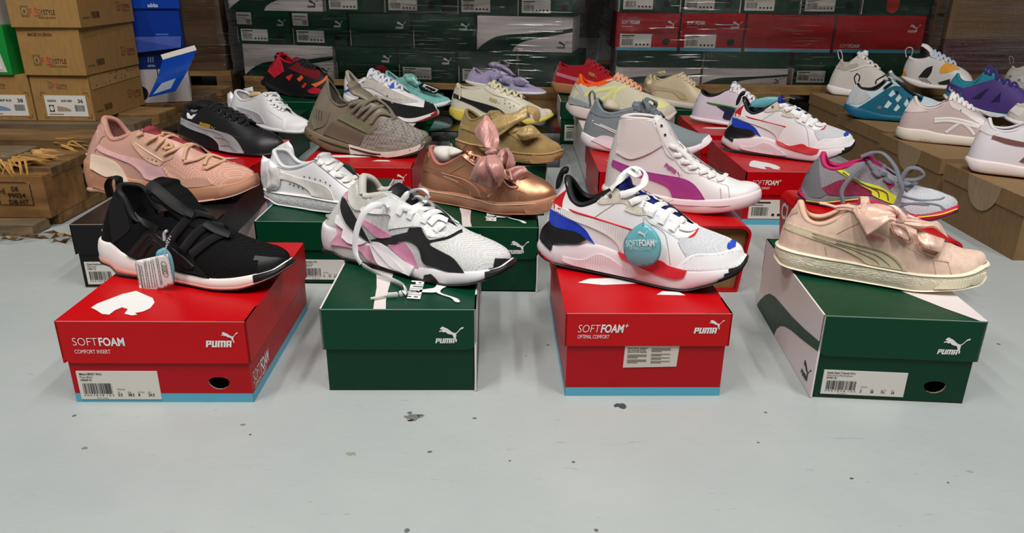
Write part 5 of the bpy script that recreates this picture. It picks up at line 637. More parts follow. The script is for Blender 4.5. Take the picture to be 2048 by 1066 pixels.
{'key':'K1','label':'black and red sneaker with caged lacing,leftmost of the back row','loc':[-0.8404,2.5676,0.125],'rz':-0.4363,'d':{'L':292.4,'sbl':[(31.2,24.1),(47.8,4),(123.4,0),(209.6,0),(264.2,0),(285.4,3.9),(291.8,17)],'st':[(32.6,42.5),(69.2,26),(118.4,14.7),(170,9.6),(219.3,10.6),(260.4,16.3),(284.4,20.3),(292.4,29.1)],'rid':[(170.9,114.8),(186.5,99.5),(230.6,88.2),(266.3,71.2),(286.7,51.9),(289.4,32.1)],'col':[(81.1,128.4),(111.1,110.4),(128.7,98.2),(149.5,104.8),(170.9,114.8)],'xv':245.1,'tg':[(149,122),(158.6,115.7)]},'dv':(-0.6521999835968018,0.7486000061035156,-0.1193000003695488),'um':'plain:26,24,28','sm':'rubber:24,24,26','lm':'plain:170,24,40','im':'plain:120,20,30','tm':'mesh:120,30,36','parts':[{'t':'patch','name':'heel_sock','mat':'plain:202,30,52','on':'u','th':1.5,'pts':[(42.9,117.2),(19.8,85.4),(10.9,67.2),(32.5,47.9),(62.9,71.7),(53.9,103.5)]},{'t':'patch','name':'throat_mesh','mat':'mesh:120,28,36:70,16,22','on':'u','th':1,'pts':[(73.1,81.4),(107.7,104.4),(131.7,96.8),(166.7,86),(177,68.9),(159.9,53),(119.7,65.8)]},{'t':'patch','name':'cage_window','mat':'plain:220,50,40','on':'u','th':1.4,'pts':[(67.5,53.7),(85,64.6),(91.4,61.5),(79.4,42.8)]},{'t':'patch','name':'cage_window','mat':'plain:238,90,40','on':'u','th':1.4,'pts':[(102.6,50.7),(116.8,64.1),(123.2,55.3),(111.3,42.6)]},{'t':'patch','name':'cage_window','mat':'plain:220,40,40','on':'u','th':1.4,'pts':[(116.7,28.3),(128.6,41.7),(133,35.6),(123.1,23)]},{'t':'patch','name':'toe_panel','mat':'plain:196,30,56','on':'u','th':1.3,'pts':[(134.7,17.3),(154.5,29.2),(177.4,25.3),(200.5,32.9),(203.6,24.4),(166.3,9.8),(143.4,10.1)]},{'t':'patch','name':'orange_panel','mat':'plain:240,110,40','on':'u','th':1.3,'pts':[(145.8,37.3),(177,51.5),(194.6,70.3),(197.3,61.8),(182.8,46.1),(160.2,29.7)]},{'t':'lace','name':'midsole_groove','mat':'rubber:50,50,54','w':4,'th':1.4,'on':'s','paths':[[(36.1,-35,29.3),(118.5,-33.3,5.8),(207.7,-42.3,0.6),(276.7,-30.2,10.7)]]},{'t':'lace','name':'pull_tab','mat':'plain:190,24,40','w':16,'th':4,'on':'u','wdir':1,'paths':[[(60.5,0,116.1),(74.2,0,130.1),(90.2,0,132.4),(86.7,-0,120.4)]]},{'t':'auto','name':'laces','mat':'lace:20,20,24','n':5,'w':8,'th':5,'bow':0}]},
{'key':'K2','label':'mint suede low sneaker with white sole and a dark hang tag,back row centre left','loc':[-0.4255,2.4629,0.117],'rz':-0.5061,'d':{'L':262.3,'sbl':[(24.9,19.2),(131.7,0.1),(220.7,0),(257.1,6.6),(262.3,14.2)],'st':[(25.3,35.8),(133.1,18),(221.6,12.3),(262.3,20.8)],'rid':[(110.2,87.5),(113.4,85.4),(141.1,58.4),(180.7,46.6),(225.5,35.4),(255.9,24.2),(259.3,23.8)],'col':[(18.2,96.3),(35.9,80.3),(59.6,68),(88.8,78.2),(110.2,87.5)],'xv':183.6,'tg':[(99.1,91.4),(114.7,90.1)]},'dv':(-0.5918999910354614,0.795199990272522,-0.1316000074148178),'um':'suede:134,200,190','sm':'rubber:232,236,242','lm':'plain:130,192,182','im':'plain:130,190,180','tm':'suede:130,196,186','parts':[{'t':'lace','name':'eyestay_edge','mat':'plain:96,160,150','w':1.6,'th':1,'on':'u','paths':[[(112.6,-24.2,62.7),(151.8,-23.6,47.3),(185.6,-23.6,36.2)]]},{'t':'puff','name':'ribbon','mat':'satin:140,206,196','T':16,'y':-24,'folds':3,'pts':[(113.8,85.6),(142.7,89.8),(164.5,66.4),(152.7,56.4),(124.4,65.8)]},{'t':'auto','name':'laces','mat':'satin:130,196,186','n':4,'w':9,'th':3,'bow':0},{'t':'ext','name':'hang_tag','label':'dark green tag with a white framed emblem on the mint sneaker','cat':'tag','group':None,'items':[{'t':'puff','name':'card','mat':'plain:24,44,40','T':1.5,'y':-30,'folds':0,'corner':1,'pts':[(165.8,62.6),(183.2,73.8),(246.7,58.7),(240.8,46.6),(226.8,41),(173.7,48.7)]},{'t':'puff','name':'frame_print','mat':'plain:226,230,228','T':0.6,'y':-31.5,'folds':0,'corner':1,'pts':[(179.8,59.3),(188.1,69.8),(243.2,55.9),(226.3,44.7)]},{'t':'puff','name':'frame_print','mat':'plain:20,30,28','T':0.6,'y':-32.3,'folds':0,'corner':1,'pts':[(192.8,60.3),(197.5,65.2),(234.4,55.4),(223.6,49.1)]}]}]},
{'key':'K3','label':'lavender suede sneaker with a wide printed ribbon,back row centre','loc':[-0.16,2.5832,0.142],'rz':-0.4363,'d':{'L':288.8,'sbl':[(15.1,19.6),(87.7,4),(195.7,0),(238.4,0),(279.6,0),(288.8,0)],'st':[(15.8,29.5),(88,21.8),(159.4,7.6),(232.1,-0.8),(272.4,3.4),(288.5,9.6)],'rid':[(100.4,77.5),(120.9,70.3),(158.6,56),(202.8,38.3),(243.3,23),(273.4,11.9),(285.8,12.6)],'col':[(23.1,70),(35.3,60.5),(49.1,48.5),(67.9,50.8),(85,59.6),(100.4,68.5)],'xv':197.7,'tg':[(103.6,73.9),(120.9,74.2)]},'dv':(-0.43320000171661377,0.8937000036239624,-0.11659999936819077),'um':'suede:178,168,202','sm':'rubber:234,228,226','lm':'plain:170,160,190','im':'plain:220,214,196','tm':'suede:176,166,198','parts':[{'t':'puff','name':'ribbon','mat':'satin:150,140,170','T':14,'y':-10,'folds':2,'pts':[(87.3,85.3),(105.2,93.4),(139.4,85.7),(166.6,72.4),(187.7,52.2),(166.7,56.9),(132.6,72.8),(98.3,73.9)]},{'t':'puff','name':'ribbon','mat':'satin:176,166,200','T':12,'y':-36,'folds':2,'pts':[(102.8,53.4),(145.4,66.3),(156.2,56.6),(114.8,27.2)]},{'t':'puff','name':'ribbon','mat':'satin:180,170,204','T':14,'y':-40,'folds':2,'pts':[(140,45.6),(181.7,55),(179.6,27.3),(144.1,32.5)]},{'t':'puff','name':'ribbon','mat':'satin:170,160,194','T':14,'y':-36,'folds':2,'pts':[(187.5,49),(219,54.5),(249.6,38.2),(219.5,26.5),(196.1,28)]},{'t':'lace','name':'ribbon_stitch','mat':'plain:220,214,230','w':2,'th':1,'on':'u','paths':[[(105.9,-32.2,54.3),(120.7,-35.8,33.6)],[(140.5,-32.6,48.3),(152,-37.4,33.6)]]},{'t':'lace','name':'laces','mat':'satin:176,166,200','w':10,'th':3,'on':'ut','paths':[[(136.2,-16.8,61.4),(158.6,-5.3,56.1),(160.2,14.1,49.9)],[(179.6,-22.5,43.9),(196.4,-5.8,43.6),(203.4,12.1,39.3)]]}]},
{'key':'K4','label':'red suede sneaker with pink stripe and gum sole,behind the orange-collared one','loc':[0.1288,2.5572,0.135],'rz':-0.4887,'d':{'L':287,'sbl':[(14.4,17.7),(24.9,5.3),(92.2,2.8),(182,0),(259.7,0),(287,3.5)],'st':[(17.3,37.9),(91.1,34.4),(180.8,25.7),(258.9,13.4),(287,12.2)],'rid':[(118.7,111.1),(137.3,104.6),(177.3,85.9),(220.4,62.2),(259.7,43),(284,15.2)],'col':[(20.6,106.2),(26.8,93.9),(53.5,86),(86.2,87),(118.7,99.3)],'xv':220.3,'tg':[(123.9,110.6),(140.3,110)]},'dv':(-0.37689998745918274,0.91839998960495,-0.12030000239610672),'um':'suede:172,18,32','sm':'rubber:172,118,78','lm':'plain:160,16,30','im':'plain:150,20,30','tm':'suede:168,18,32','parts':[{'t':'patch','name':'formstrip','mat':'leather:206,120,140','on':'us','th':1.4,'pts':[(11.8,66.7),(69,55.2),(133.8,45.2),(168.8,21.6),(135.5,27.7),(70,43.4),(11.3,55.5)]},{'t':'logo','name':'gold_lettering','mat':'gold:220,170,80','txt':['PUMA'],'cat':1,'th':0.7,'pts':[(115.6,77.5),(143.4,69.2),(115.3,64.3)]},{'t':'auto','name':'laces','mat':'lace:170,20,34','n':5,'w':8,'th':3,'bow':0}]},
{'key':'K5','label':'beige leather sneaker with a gold bow on its heel,right end of the back row','loc':[0.438,2.4444,0.117],'rz':-0.5236,'d':{'L':275,'sbl':[(21.1,9.5),(70.6,2.3),(145.1,0),(203.3,0),(231,15.4)],'st':[(18,30.3),(69,23.2),(142.9,18.4),(201.4,19.9),(232.2,26.8)],'rid':[(93.7,100.1),(98.1,98.1),(126.4,79.6),(156.8,61.3),(186.5,47.7),(211.2,36.1),(221.6,25.5),(272,29.8)],'col':[(3.3,97.2),(10,82.2),(30.7,75.2),(52,83.6),(75,95.2),(93.7,100.1)],'xv':159,'tg':[(85.6,102.7),(99.1,102.8)]},'dv':(-0.2888999879360199,0.9484000205993652,-0.1307000070810318),'um':'leather:216,198,162','sm':'rubber:218,208,198','lm':'plain:206,188,154','im':'plain:206,188,154','tm':'leather:214,196,160','parts':[{'t':'patch','name':'formstrip','mat':'leather:196,176,136','on':'us','th':1.5,'pts':[(11.1,59),(66.1,53.2),(104.4,42.7),(120.6,24.5),(97.6,24.8),(67.4,42.8),(11.6,44.2)]},{'t':'puff','name':'heel_bow','mat':'satin:184,164,128','T':26,'y':-6,'folds':3,'pts':[(-21.3,41.1),(-19,76.6),(-0.5,97.5),(13.2,64.9),(11,30.9),(-9.5,34)]},{'t':'puff','name':'heel_bow','mat':'satin:190,172,136','T':8,'y':22,'folds':1.5,'pts':[(3.2,97.9),(33.5,106.4),(40.6,94.3),(20.4,85)]},{'t':'auto','name':'laces','mat':'lace:222,204,170','n':5,'w':8,'th':3,'bow':0}]},
{'key':'R1','label':'white mesh slip-on runner with clear pull loops,far left box of the brown box group','loc':[1.0651,2.6001,0.136],'rz':-0.5585,'d':{'L':272,'sbl':[(4.2,9.7),(27.6,1.1),(79.4,0.4),(168,0),(228.5,9.5)],'st':[(6.5,30.3),(62,22.7),(109.4,16.8),(165.6,13.7),(226.5,21.4)],'rid':[(82.6,134.9),(87.9,133),(121.7,108.4),(157.1,86.8),(182.7,68.6),(208.4,49.1),(220.1,33.2),(269,24.4)],'col':[(26.6,118.3),(35.1,103.9),(53.3,100.2),(69.2,115.6),(82.6,131.6)],'xv':167.1,'tg':[(80.3,143.1),(89.3,138.8)]},'dv':(-0.12150000035762787,0.9866999983787537,-0.10769999772310257),'um':'mesh:226,220,212:190,184,176','sm':'foam:244,240,242','lm':'plain:196,188,176','im':'plain:236,232,230','tm':'mesh:226,220,212','parts':[{'t':'patch','name':'ankle_panel','mat':'plain:186,178,164','on':'u','th':1.2,'pts':[(24.4,102.7),(38.7,103.8),(53.2,97.3),(79.5,103.8),(87.9,94.8),(47.6,76.7),(23.4,84.9)]},{'t':'lace','name':'side_line','mat':'plain:236,232,226','w':5,'th':2,'on':'u','paths':[[(19.1,-1.2,91.3),(65.7,-25.6,81.9),(108.4,-22.5,98.9),(130.4,-18.2,100.2)]]},{'t':'puff','name':'white_tag','mat':'plain:240,240,240','T':16,'y':-6,'folds':0,'pts':[(90.1,139.3),(97.7,148.3),(109.6,145.2),(112.1,130.1),(101.9,123.4),(92.7,129)]},{'t':'lace','name':'pull_tab','mat':'plain:226,222,216','w':12,'th':2.5,'on':'u','wdir':1,'paths':[[(24.6,0,113.3),(16.1,0,137.1),(22.6,0,143.7),(30.3,0,130.6),(35.7,0,111.6)]]},{'t':'auto','name':'laces','mat':'lace:236,232,228','n':4,'w':8,'th':3,'bow':0}]},
{'key':'R2','label':'white and grey high-top trainer with orange lace panel,back of the brown box group','loc':[1.2105,2.3993,0.19],'rz':-0.5236,'d':{'L':275,'sbl':[(0.9,23.9),(24.5,10.9),(63.8,0),(129.9,0),(168.9,0),(194.9,13.7)],'st':[(1,31.1),(48.7,20.7),(83.5,11.9),(126.7,10.4),(166.2,11.3),(193.3,21.9)],'rid':[(67.8,105.4),(83.3,100),(113.7,85.2),(138.8,71.6),(166.1,58.3),(183.6,44.4),(191.7,28.4),(272,24.9)],'col':[(5.8,88.7),(19.3,80.1),(45.3,79.1),(67.8,94.1)],'xv':155.2,'tg':[(38.5,128.7),(53.1,125.9),(71,111.7)]},'dv':(-0.005200000014156103,0.9957000017166138,-0.09200000017881393),'um':'leather:210,204,202','sm':'foam:228,222,218','lm':'plain:226,220,222','im':'plain:220,214,214','tm':'plain:228,222,226','parts':[{'t':'patch','name':'heel_panel','mat':'plain:222,148,44','on':'us','th':2,'pts':[(2.5,50.2),(15,32.2),(3.2,30.5)]},{'t':'patch','name':'orange_panel','mat':'plain:228,156,44','on':'u','th':1.6,'pts':[(101.2,60.1),(112.7,77.8),(150.7,60.6),(123.6,47.9),(101.9,43.7)]},{'t':'patch','name':'black_window','mat':'dark:30,30,32','on':'us','th':1.6,'pts':[(46.4,28.8),(61.9,54.8),(79.5,64.8),(79,44.9),(72.4,28.9)]},{'t':'patch','name':'dark_sole_panel','mat':'dark:40,38,38','on':'us','th':1.6,'pts':[(102.1,16.6),(132.1,29.8),(135.3,13.6),(110.6,11.7)]},{'t':'lace','name':'side_lines','mat':'plain:150,146,144','w':3,'th':1.5,'on':'us','paths':[[(49.5,-29.3,29.5),(64.2,-28.8,19.3)],[(57.1,-28.9,30),(74.8,-28.2,17.2)],[(64.7,-28.5,30.5),(85.3,-27.8,15.1)]]},{'t':'lace','name':'pull_tab','mat':'plain:214,206,202','w':12,'th':3,'on':'u','wdir':1,'paths':[[(2.4,0,85.7),(-3.6,0,105),(3.6,0,115.1),(14.7,0,111.5),(16.2,0,96.3),(13,0,84.9)]]},{'t':'auto','name':'laces','mat':'lace:190,200,214','n':5,'w':8,'th':4,'bow':0}]},
{'key':'R3','label':'teal caged running sneaker with pale mesh and toggle laces,second brown box from the left','loc':[0.9639,2.2079,0.122],'rz':-0.2443,'d':{'L':271.5,'sbl':[(0.3,22.4),(13.4,11.1),(50.5,1),(141.8,0),(197.7,6.2),(256.2,19.7)],'st':[(0,39.3),(37.2,31.8),(119.5,16.3),(179.9,18),(232.9,26.6),(264.2,36.9)],'rid':[(96.5,122.2),(113.6,116.2),(151,93.5),(194,72.8),(226.9,63.4),(252.5,51.2),(266.5,39.2),(268.5,39.9)],'col':[(20.4,110.3),(24,94.5),(45.8,82.1),(69.8,81.8),(85.7,92.8),(96.5,109.9)],'xv':189.6,'tg':[(101.7,127.3),(114.4,122.4)]},'dv':(0.22040000557899475,0.9668999910354614,-0.12890000641345978),'um':'mesh:208,226,234:160,184,196','sm':'rubber:12,98,132','lm':'plain:20,20,22','im':'plain:210,222,228','tm':'mesh:200,220,228','parts':[{'t':'patch','name':'heel_panel','mat':'plain:190,194,196','on':'u','th':1.5,'pts':[(24.2,93.9),(14.3,64.8),(12,39.3),(42.1,40),(66.4,60.8),(48.4,78.8),(33.6,84.5)]},{'t':'patch','name':'side_cage','mat':'plain:16,100,126','on':'u','th':1.8,'pts':[(35.8,28.7),(53.6,41.4),(112.4,89.1),(142.4,91.1),(200.7,68.7),(194.4,48.3),(176.8,14.2),(123.9,10.4),(64.1,21.7)]},{'t':'patch','name':'cage_window','mat':'mesh:210,232,240','on':'u','th':2.2,'pts':[(104.1,34.6),(113,53.4),(123.5,44.8),(113.9,30.9)]},{'t':'patch','name':'cage_window','mat':'mesh:210,232,240','on':'u','th':2.2,'pts':[(110.8,68.3),(120.2,82.8),(128.6,72),(118.6,62.4)]},{'t':'patch','name':'cage_window','mat':'mesh:210,232,240','on':'u','th':2.2,'pts':[(129.7,56.7),(137.9,71.2),(145.7,62.5),(137.4,48.8)]},{'t':'patch','name':'cage_window','mat':'mesh:210,232,240','on':'u','th':2.2,'pts':[(129.8,27.6),(138.1,44.3),(145.9,35.5),(137.3,23.8)]},{'t':'patch','name':'cage_window','mat':'mesh:210,232,240','on':'u','th':2.2,'pts':[(153.2,45.4),(160.3,61.1),(166.2,46.9),(160.1,37.5)]},{'t':'patch','name':'cage_window','mat':'plain:120,130,136','on':'u','th':2.2,'pts':[(85.7,33.7),(94.7,38.3),(99.6,31),(92.4,27.3)]},{'t':'lace','name':'laces','mat':'lace:20,20,22','w':8,'th':4,'on':'ut','paths':[[(69.7,-18,99.9),(69.8,-18,110.3),(88.9,-10,122.6),(103.5,-6,133.1)],[(92.1,-25,89.2),(106.4,-23.5,102.3),(125.8,-2.2,111.1)],[(125.4,-27,78.4),(147.5,-6.6,95.7),(154.7,-0.9,92.1)],[(158.9,-29.7,64.2),(181.7,5.8,73.8),(193.5,-0.7,76.1)],[(105.2,-9.7,127.8),(146.6,-20,93.3),(194.9,-23.1,63.7)]]},{'t':'puff','name':'lace_toggle','mat':'silver:190,200,204','T':10,'y':-14,'folds':0,'pts':[(96,133.6),(104.4,141.4),(116.8,126.2),(141,110.6),(146.4,102.6),(125.9,107.9),(105.1,115.4)]},{'t':'lace','name':'pull_tab','mat':'plain:20,20,22','w':10,'th':3,'on':'u','wdir':1,'paths':[[(20.4,0,95.5),(13.6,0,112.2),(18.8,0,125),(27.3,0,116.9),(26.5,0,102.1)]]}]},
{'key':'R4','label':'purple and teal running sneaker with white lettering on its heel strap','loc':[1.2216,2.1661,0.15],'rz':-0.5585,'d':{'L':285,'sbl':[(2.4,38.8),(61.6,4),(119.2,0),(161.4,0),(224.2,0),(275.3,0)],'st':[(1.9,44.9),(57.9,29.6),(115.2,13.6),(158.4,9.2),(221.6,2.2),(271.5,5.1)],'rid':[(85,128.5),(98.7,123.7),(132.4,97.3),(181.8,77.2),(212.9,59.8),(243.8,42.7),(269.6,17.2),(282,8.1)],'col':[(17.7,113.3),(24.4,95.8),(43.6,81.8),(65.1,82.6),(80.3,95.8),(85,116.2)],'xv':189.2,'tg':[(86.2,124.1),(98.2,126.1)]},'dv':(0.012299999594688416,0.9933000206947327,-0.1152999997138977),'um':'mesh:44,138,156:30,100,116','sm':'rubber:222,214,218','lm':'plain:40,130,150','im':'plain:214,210,210','tm':'mesh:60,160,180','parts':[{'t':'patch','name':'side_cage','mat':'plain:74,50,124','on':'us','th':1.8,'pts':[(43,65.3),(95.7,88.7),(124.4,96.5),(182,76.7),(214.3,51.7),(198.9,26.8),(157.6,10.8),(96.3,16.2),(48.3,39.2)]},{'t':'patch','name':'heel_strap','mat':'plain:66,44,112','on':'us','th':2.4,'pts':[(6.8,73.3),(8.6,78.5),(46.5,66.3),(39.3,47.8),(4.3,59.3)]},{'t':'logo','name':'strap_lettering','mat':'plain:230,226,236','txt':['Reebok'],'cat':0,'th':3,'pts':[(11.4,71.2),(30.5,58.1),(9.6,60.5)]},{'t':'patch','name':'cage_window','mat':'dark:40,30,74','on':'u','th':2.2,'pts':[(70.1,39.1),(96.9,65.6),(106.5,70.4),(91.3,40.9)]},{'t':'patch','name':'cage_window','mat':'dark:40,30,74','on':'u','th':2.2,'pts':[(117.4,35.2),(135.8,64.8),(138.1,37)]},{'t':'patch','name':'midsole_edge','mat':'foam:236,230,232','on':'us','th':2.5,'pts':[(93.9,10.7),(159.3,3),(140.7,-3.3),(123.9,-3.1)]},{'t':'auto','name':'laces','mat':'lace:60,40,110','n':5,'w':9,'th':4,'bow':0}]},
{'key':'R5','label':'pale grey mesh sneaker at the right edge,top of the brown box group','loc':[1.6269,2.5546,0.15],'rz':-0.5236,'d':{'L':272,'sbl':[(2.6,24.8),(47.2,4),(112.4,0),(173.1,0),(223.4,0)],'st':[(0.4,36.1),(44.1,25.2),(109.2,10.9),(169.9,7.4),(220.1,11.5)],'rid':[(73.4,107.9),(90.7,101.8),(129,75.9),(167,50.1),(204.7,24.6),(225.7,2.6),(269,14.5)],'col':[(12.5,99.4),(15.8,84.7),(33.3,76.6),(51.7,87.2),(73.4,100.3)],'xv':157,'tg':[(80.6,110.6),(91.2,108.9)]},'dv':(0.08829999715089798,0.991599977016449,-0.09440000355243683),'um':'mesh:196,192,184:156,152,146','sm':'foam:226,220,214','lm':'plain:190,186,180','im':'plain:200,196,190','tm':'mesh:196,192,184','parts':[{'t':'dots','name':'eyelet','mat':'silver:150,150,150','r':4,'pts':[(17.6,-19.8,56.8,0.59,0.77,-0.24),(43.3,-27.5,48.8,0,1,-0.08)]},{'t':'lace','name':'pull_tab','mat':'plain:170,150,140','w':10,'th':3,'on':'u','wdir':1,'paths':[[(9.4,0,94.4),(2,0,113.1),(7.6,0,118.2),(14.6,0,109.1),(16.8,0,94.8)]]},{'t':'patch','name':'side_overlay','mat':'plain:206,202,196','on':'u','th':1.2,'pts':[(36.8,50.1),(59.3,61.2),(87.4,44.2),(65.2,33.1)]},{'t':'auto','name':'laces','mat':'lace:210,206,200','n':5,'w':8,'th':3,'bow':0}]},
{'key':'R6','label':'pink striped sneaker with crossed white stripes,fourth on the brown boxes','loc':[0.9734,1.9048,0.122],'rz':-0.4538,'d':{'L':288,'sbl':[(2.1,5.3),(16.5,2),(90.6,0),(160.9,1.4),(201,3),(227.3,18.1)],'st':[(1.1,30.6),(51.4,31.8),(101.9,25.1),(156.4,24),(196.5,24.3),(224.9,28.8)],'rid':[(100.4,116),(115.6,110.7),(141.3,93.9),(170,77.5),(191.7,63.8),(214.2,45.9),(228.6,29.1),(285,31.8)],'col':[(22.4,109.7),(37.7,88.6),(58.6,81.8),(77.8,84.4),(91.7,96.3),(100.4,109.2)],'xv':171.5,'tg':[(105.2,114.7),(114.7,115.4)]},'dv':(0.08550000190734863,0.9855999946594238,-0.1460999995470047),'um':'rib:222,202,198:196,174,172','sm':'rubber:234,224,212','lm':'plain:226,216,214','im':'plain:226,218,214','tm':'leather:238,228,226','parts':[{'t':'patch','name':'heel_panel','mat':'leather:238,222,218','on':'u','th':1.6,'pts':[(25.3,102.2),(20.8,91.8),(11.7,67.2),(33.9,65.9),(63.3,71.2),(40.5,83.9),(24.2,96.5)]},{'t':'patch','name':'eyestay','mat':'leather:240,228,226','on':'u','th':1.6,'pts':[(101.2,103.9),(122.7,94.6),(168.3,70),(185.7,60.8),(183.4,47.1),(161,58.6),(129.1,77.3),(111.8,84.8)]},{'t':'lace','name':'tiger_stripe','mat':'leather:240,234,232','w':7,'th':1.8,'on':'us','paths':[[(77.8,-27.6,58.1),(110.9,-27.3,62.8),(143.4,-28.7,59.4),(176.5,-30.4,51.3)],[(79,-28.2,52),(112.1,-27.9,56.4),(173.9,-32.2,47.7)],[(107.9,-28.9,27.9),(121.2,-29.3,42.1),(134.5,-29.1,56.1)],[(139.5,-29.4,54.8),(156.1,-32.3,42.3),(167.8,-35.8,29.4)]]},{'t':'logo','name':'sole_lettering','mat':'plain:210,200,190','txt':['asics'],'cat':0,'th':0.8,'pts':[(57.1,11.1),(83.7,8.9),(57.3,0)]},{'t':'dots','name':'eyelet','mat':'plain:120,110,110','r':1.6,'pts':[(129.3,-23.4,83.7,-0.08,0.97,-0.24)]},{'t':'auto','name':'laces','mat':'lace:240,236,236','n':5,'w':8,'th':3,'bow':0}]},
{'key':'R7','label':'white leather sneaker with a rose stripe,on the front brown box at right edge','loc':[0.9581,1.5666,0.122],'rz':-0.4538,'d':{'L':288,'sbl':[(2.4,18.5),(13.1,3.9),(107.3,1.5),(160.2,0),(208,4.3),(231.7,17.5)],'st':[(1.2,30),(50.9,28.7),(102.5,23.6),(155.5,21.4),(202.9,25.5),(227.6,34.1)],'rid':[(100.9,121.9),(118.7,115.7),(142.5,99.8),(171.8,81.5),(200.9,63.3),(225,44.7),(236.5,27.8),(285,37.1)],'col':[(20.7,116.3),(35.6,91.7),(59.7,89.6),(83.5,99.9),(100.9,113.4)],'xv':171.5,'tg':[(109.6,122.4),(117.4,121.6)]},'dv':(0.17090000212192535,0.9707000255584717,-0.16859999299049377),'um':'leather:236,230,236','sm':'rubber:238,224,222','lm':'plain:220,216,220','im':'plain:214,210,214','tm':'leather:236,232,236','parts':[{'t':'patch','name':'heel_panel','mat':'leather:240,234,238','on':'u','th':1.6,'pts':[(25.2,107.1),(21.7,98),(16.1,84.7),(41.4,74.7),(53.2,81.8),(34.1,90.8),(24.7,102.5)]},{'t':'patch','name':'rose_stripe','mat':'metalleather:176,124,118','on':'us','th':1.6,'pts':[(42.5,76.3),(73.3,70.8),(109.9,65.5),(151.4,57.2),(150.3,50.6),(111.5,57.5),(75.4,59.9),(41.3,68.6)]},{'t':'patch','name':'rose_stripe','mat':'metalleather:176,124,118','on':'us','th':1.8,'pts':[(96.6,28.7),(116.4,58.1),(126.8,56.2),(112.4,26)]},{'t':'lace','name':'heel_mark','mat':'plain:150,90,86','w':2.5,'th':1.4,'on':'u','paths':[[(17.1,1.2,88.7),(20.5,1.1,97.3),(20.9,2.3,96.9)],[(16.7,1.4,87.4),(20.2,2.2,95.4)]]},{'t':'auto','name':'laces','mat':'lace:240,238,240','n':5,'w':8,'th':3,'bow':0}]},
{'key':'R8','label':'pale grey knit sneaker partly hidden behind the rose-striped sneaker at right edge','loc':[1.2606,1.9343,0.15],'rz':-0.4887,'d':{'L':275,'sbl':[(1.2,16.3),(44.9,4),(94.8,0),(141.3,0),(174.2,4.3)],'st':[(0.1,23.1),(42,18),(91.4,9.3),(137.9,7),(171.6,15)],'rid':[(61.3,83),(75.7,78),(104.3,61.9),(133.6,42.3),(162.6,22.7),(178,9.4),(272,18)],'col':[(14.3,67.5),(16.6,57.5),(31.5,53.6),(48.2,64.2),(61.3,76.3)],'xv':125.9,'tg':[(68.3,83),(76.4,81.8)]},'dv':(0.14740000665187836,0.9814000129699707,-0.12309999763965607),'um':'mesh:222,216,210:186,180,176','sm':'foam:230,224,222','lm':'plain:214,208,204','im':'plain:214,208,204','tm':'mesh:220,214,210','parts':[{'t':'patch','name':'side_overlay','mat':'plain:226,222,216','on':'u','th':1.3,'pts':[(8.4,38.4),(18,54.2),(40,44.9),(31.3,25.6)]},{'t':'auto','name':'laces','mat':'lace:226,222,218','n':5,'w':8,'th':3,'bow':0}]}]
# ------------------------------------------------------------------ lettering
_TX = {}
def text_geo(txt, bold=0.0):
    """letters as flat 2D triangles, cap height 1, starting at x = 0 -> verts, faces, width"""
    k = (txt, bold)
    if k in _TX: return _TX[k]
    cu = bpy.data.curves.new('lettering', 'FONT'); cu.body = txt; cu.size = 1.0; cu.offset = bold; cu.resolution_u = 3
    o = bpy.data.objects.new('lettering', cu); COL.objects.link(o)
    dg = bpy.context.evaluated_depsgraph_get(); dg.update()
    me = bpy.data.meshes.new_from_object(o.evaluated_get(dg), depsgraph=dg)
    V = [(v.co.x/.7, v.co.y/.7) for v in me.vertices]; F = [tuple(p.vertices) for p in me.polygons]
    bpy.data.objects.remove(o); bpy.data.curves.remove(cu); bpy.data.meshes.remove(me)
    x0 = min(v[0] for v in V) if V else 0
    V = [(v[0]-x0, v[1]) for v in V]; w = max(v[0] for v in V) if V else 1
    _TX[k] = (V, F, w); return _TX[k]

_cat = [(260,330),(300,285),(345,245),(365,262),(392,243),(410,275),(480,300),(560,350),(640,420),(720,480),(780,502),(840,500),(890,460),(950,375),(1010,300),(1070,268),(1110,265),(1122,290),(1095,325),(1030,350),(980,385),(920,470),(870,525),(838,545),(848,600),(840,680),(835,730),(865,765),(868,820),(848,885),(815,870),(808,820),(820,785),(770,735),(740,660),(715,590),(680,568),(590,555),(520,525),(470,475),(452,452),(440,470),(400,480),(350,465),(300,435),(280,450),(250,470),(228,450),(240,415),(290,400),(340,400),(350,378),(320,370),(285,360)]
CAT = [((x-80)/1042, (920-y)/1042) for x, y in _cat]
def _rects(letter, x):
    t = .05; w = .135 if letter != 'M' else .205; h = .19
    R = []
    u = t*.8
    if letter == 'P': R = [(0,0,t,h), (t,h-u,w,h), (w-t,h*.36,w,h-u), (t,h*.36,w-t,h*.36+u)]
    if letter == 'U': R = [(0,0,t,h), (w-t,0,w,h), (t,0,w-t,u)]
    if letter == 'M': R = [(0,0,t,h-u), (w/2-t/2,0,w/2+t/2,h-u), (w-t,0,w,h-u), (0,h-u,w,h)]
    if letter == 'A': R = [(0,0,t,h-u), (w-t,0,w,h-u), (0,h-u,w,h), (t,h*.3,w-t,h*.3+t*.7)]
    return [(a+x, b, c+x, d) for a, b, c, d in R], w
def wordmark():
    V = []; F = []; x = 0
    for ch in 'PUMA':
        R, w = _rects(ch, x); x += w+.016
        for a, b, c, d in R:
            k = len(V)
            for p, q in ((a,b),(c,b),(c,d),(a,d)): V.append((p+q*.16, q))
            F.append((k, k+1, k+2, k+3))
    return V, F, x
def fill_flat(poly):
    res = delaunay_2d_cdt([Vector(p) for p in poly], [(i, (i+1) % len(poly)) for i in range(len(poly))], [], 1, 1e-6)
    return [tuple(v) for v in res[0]], [tuple(f) for f in res[2]]
_C = {}
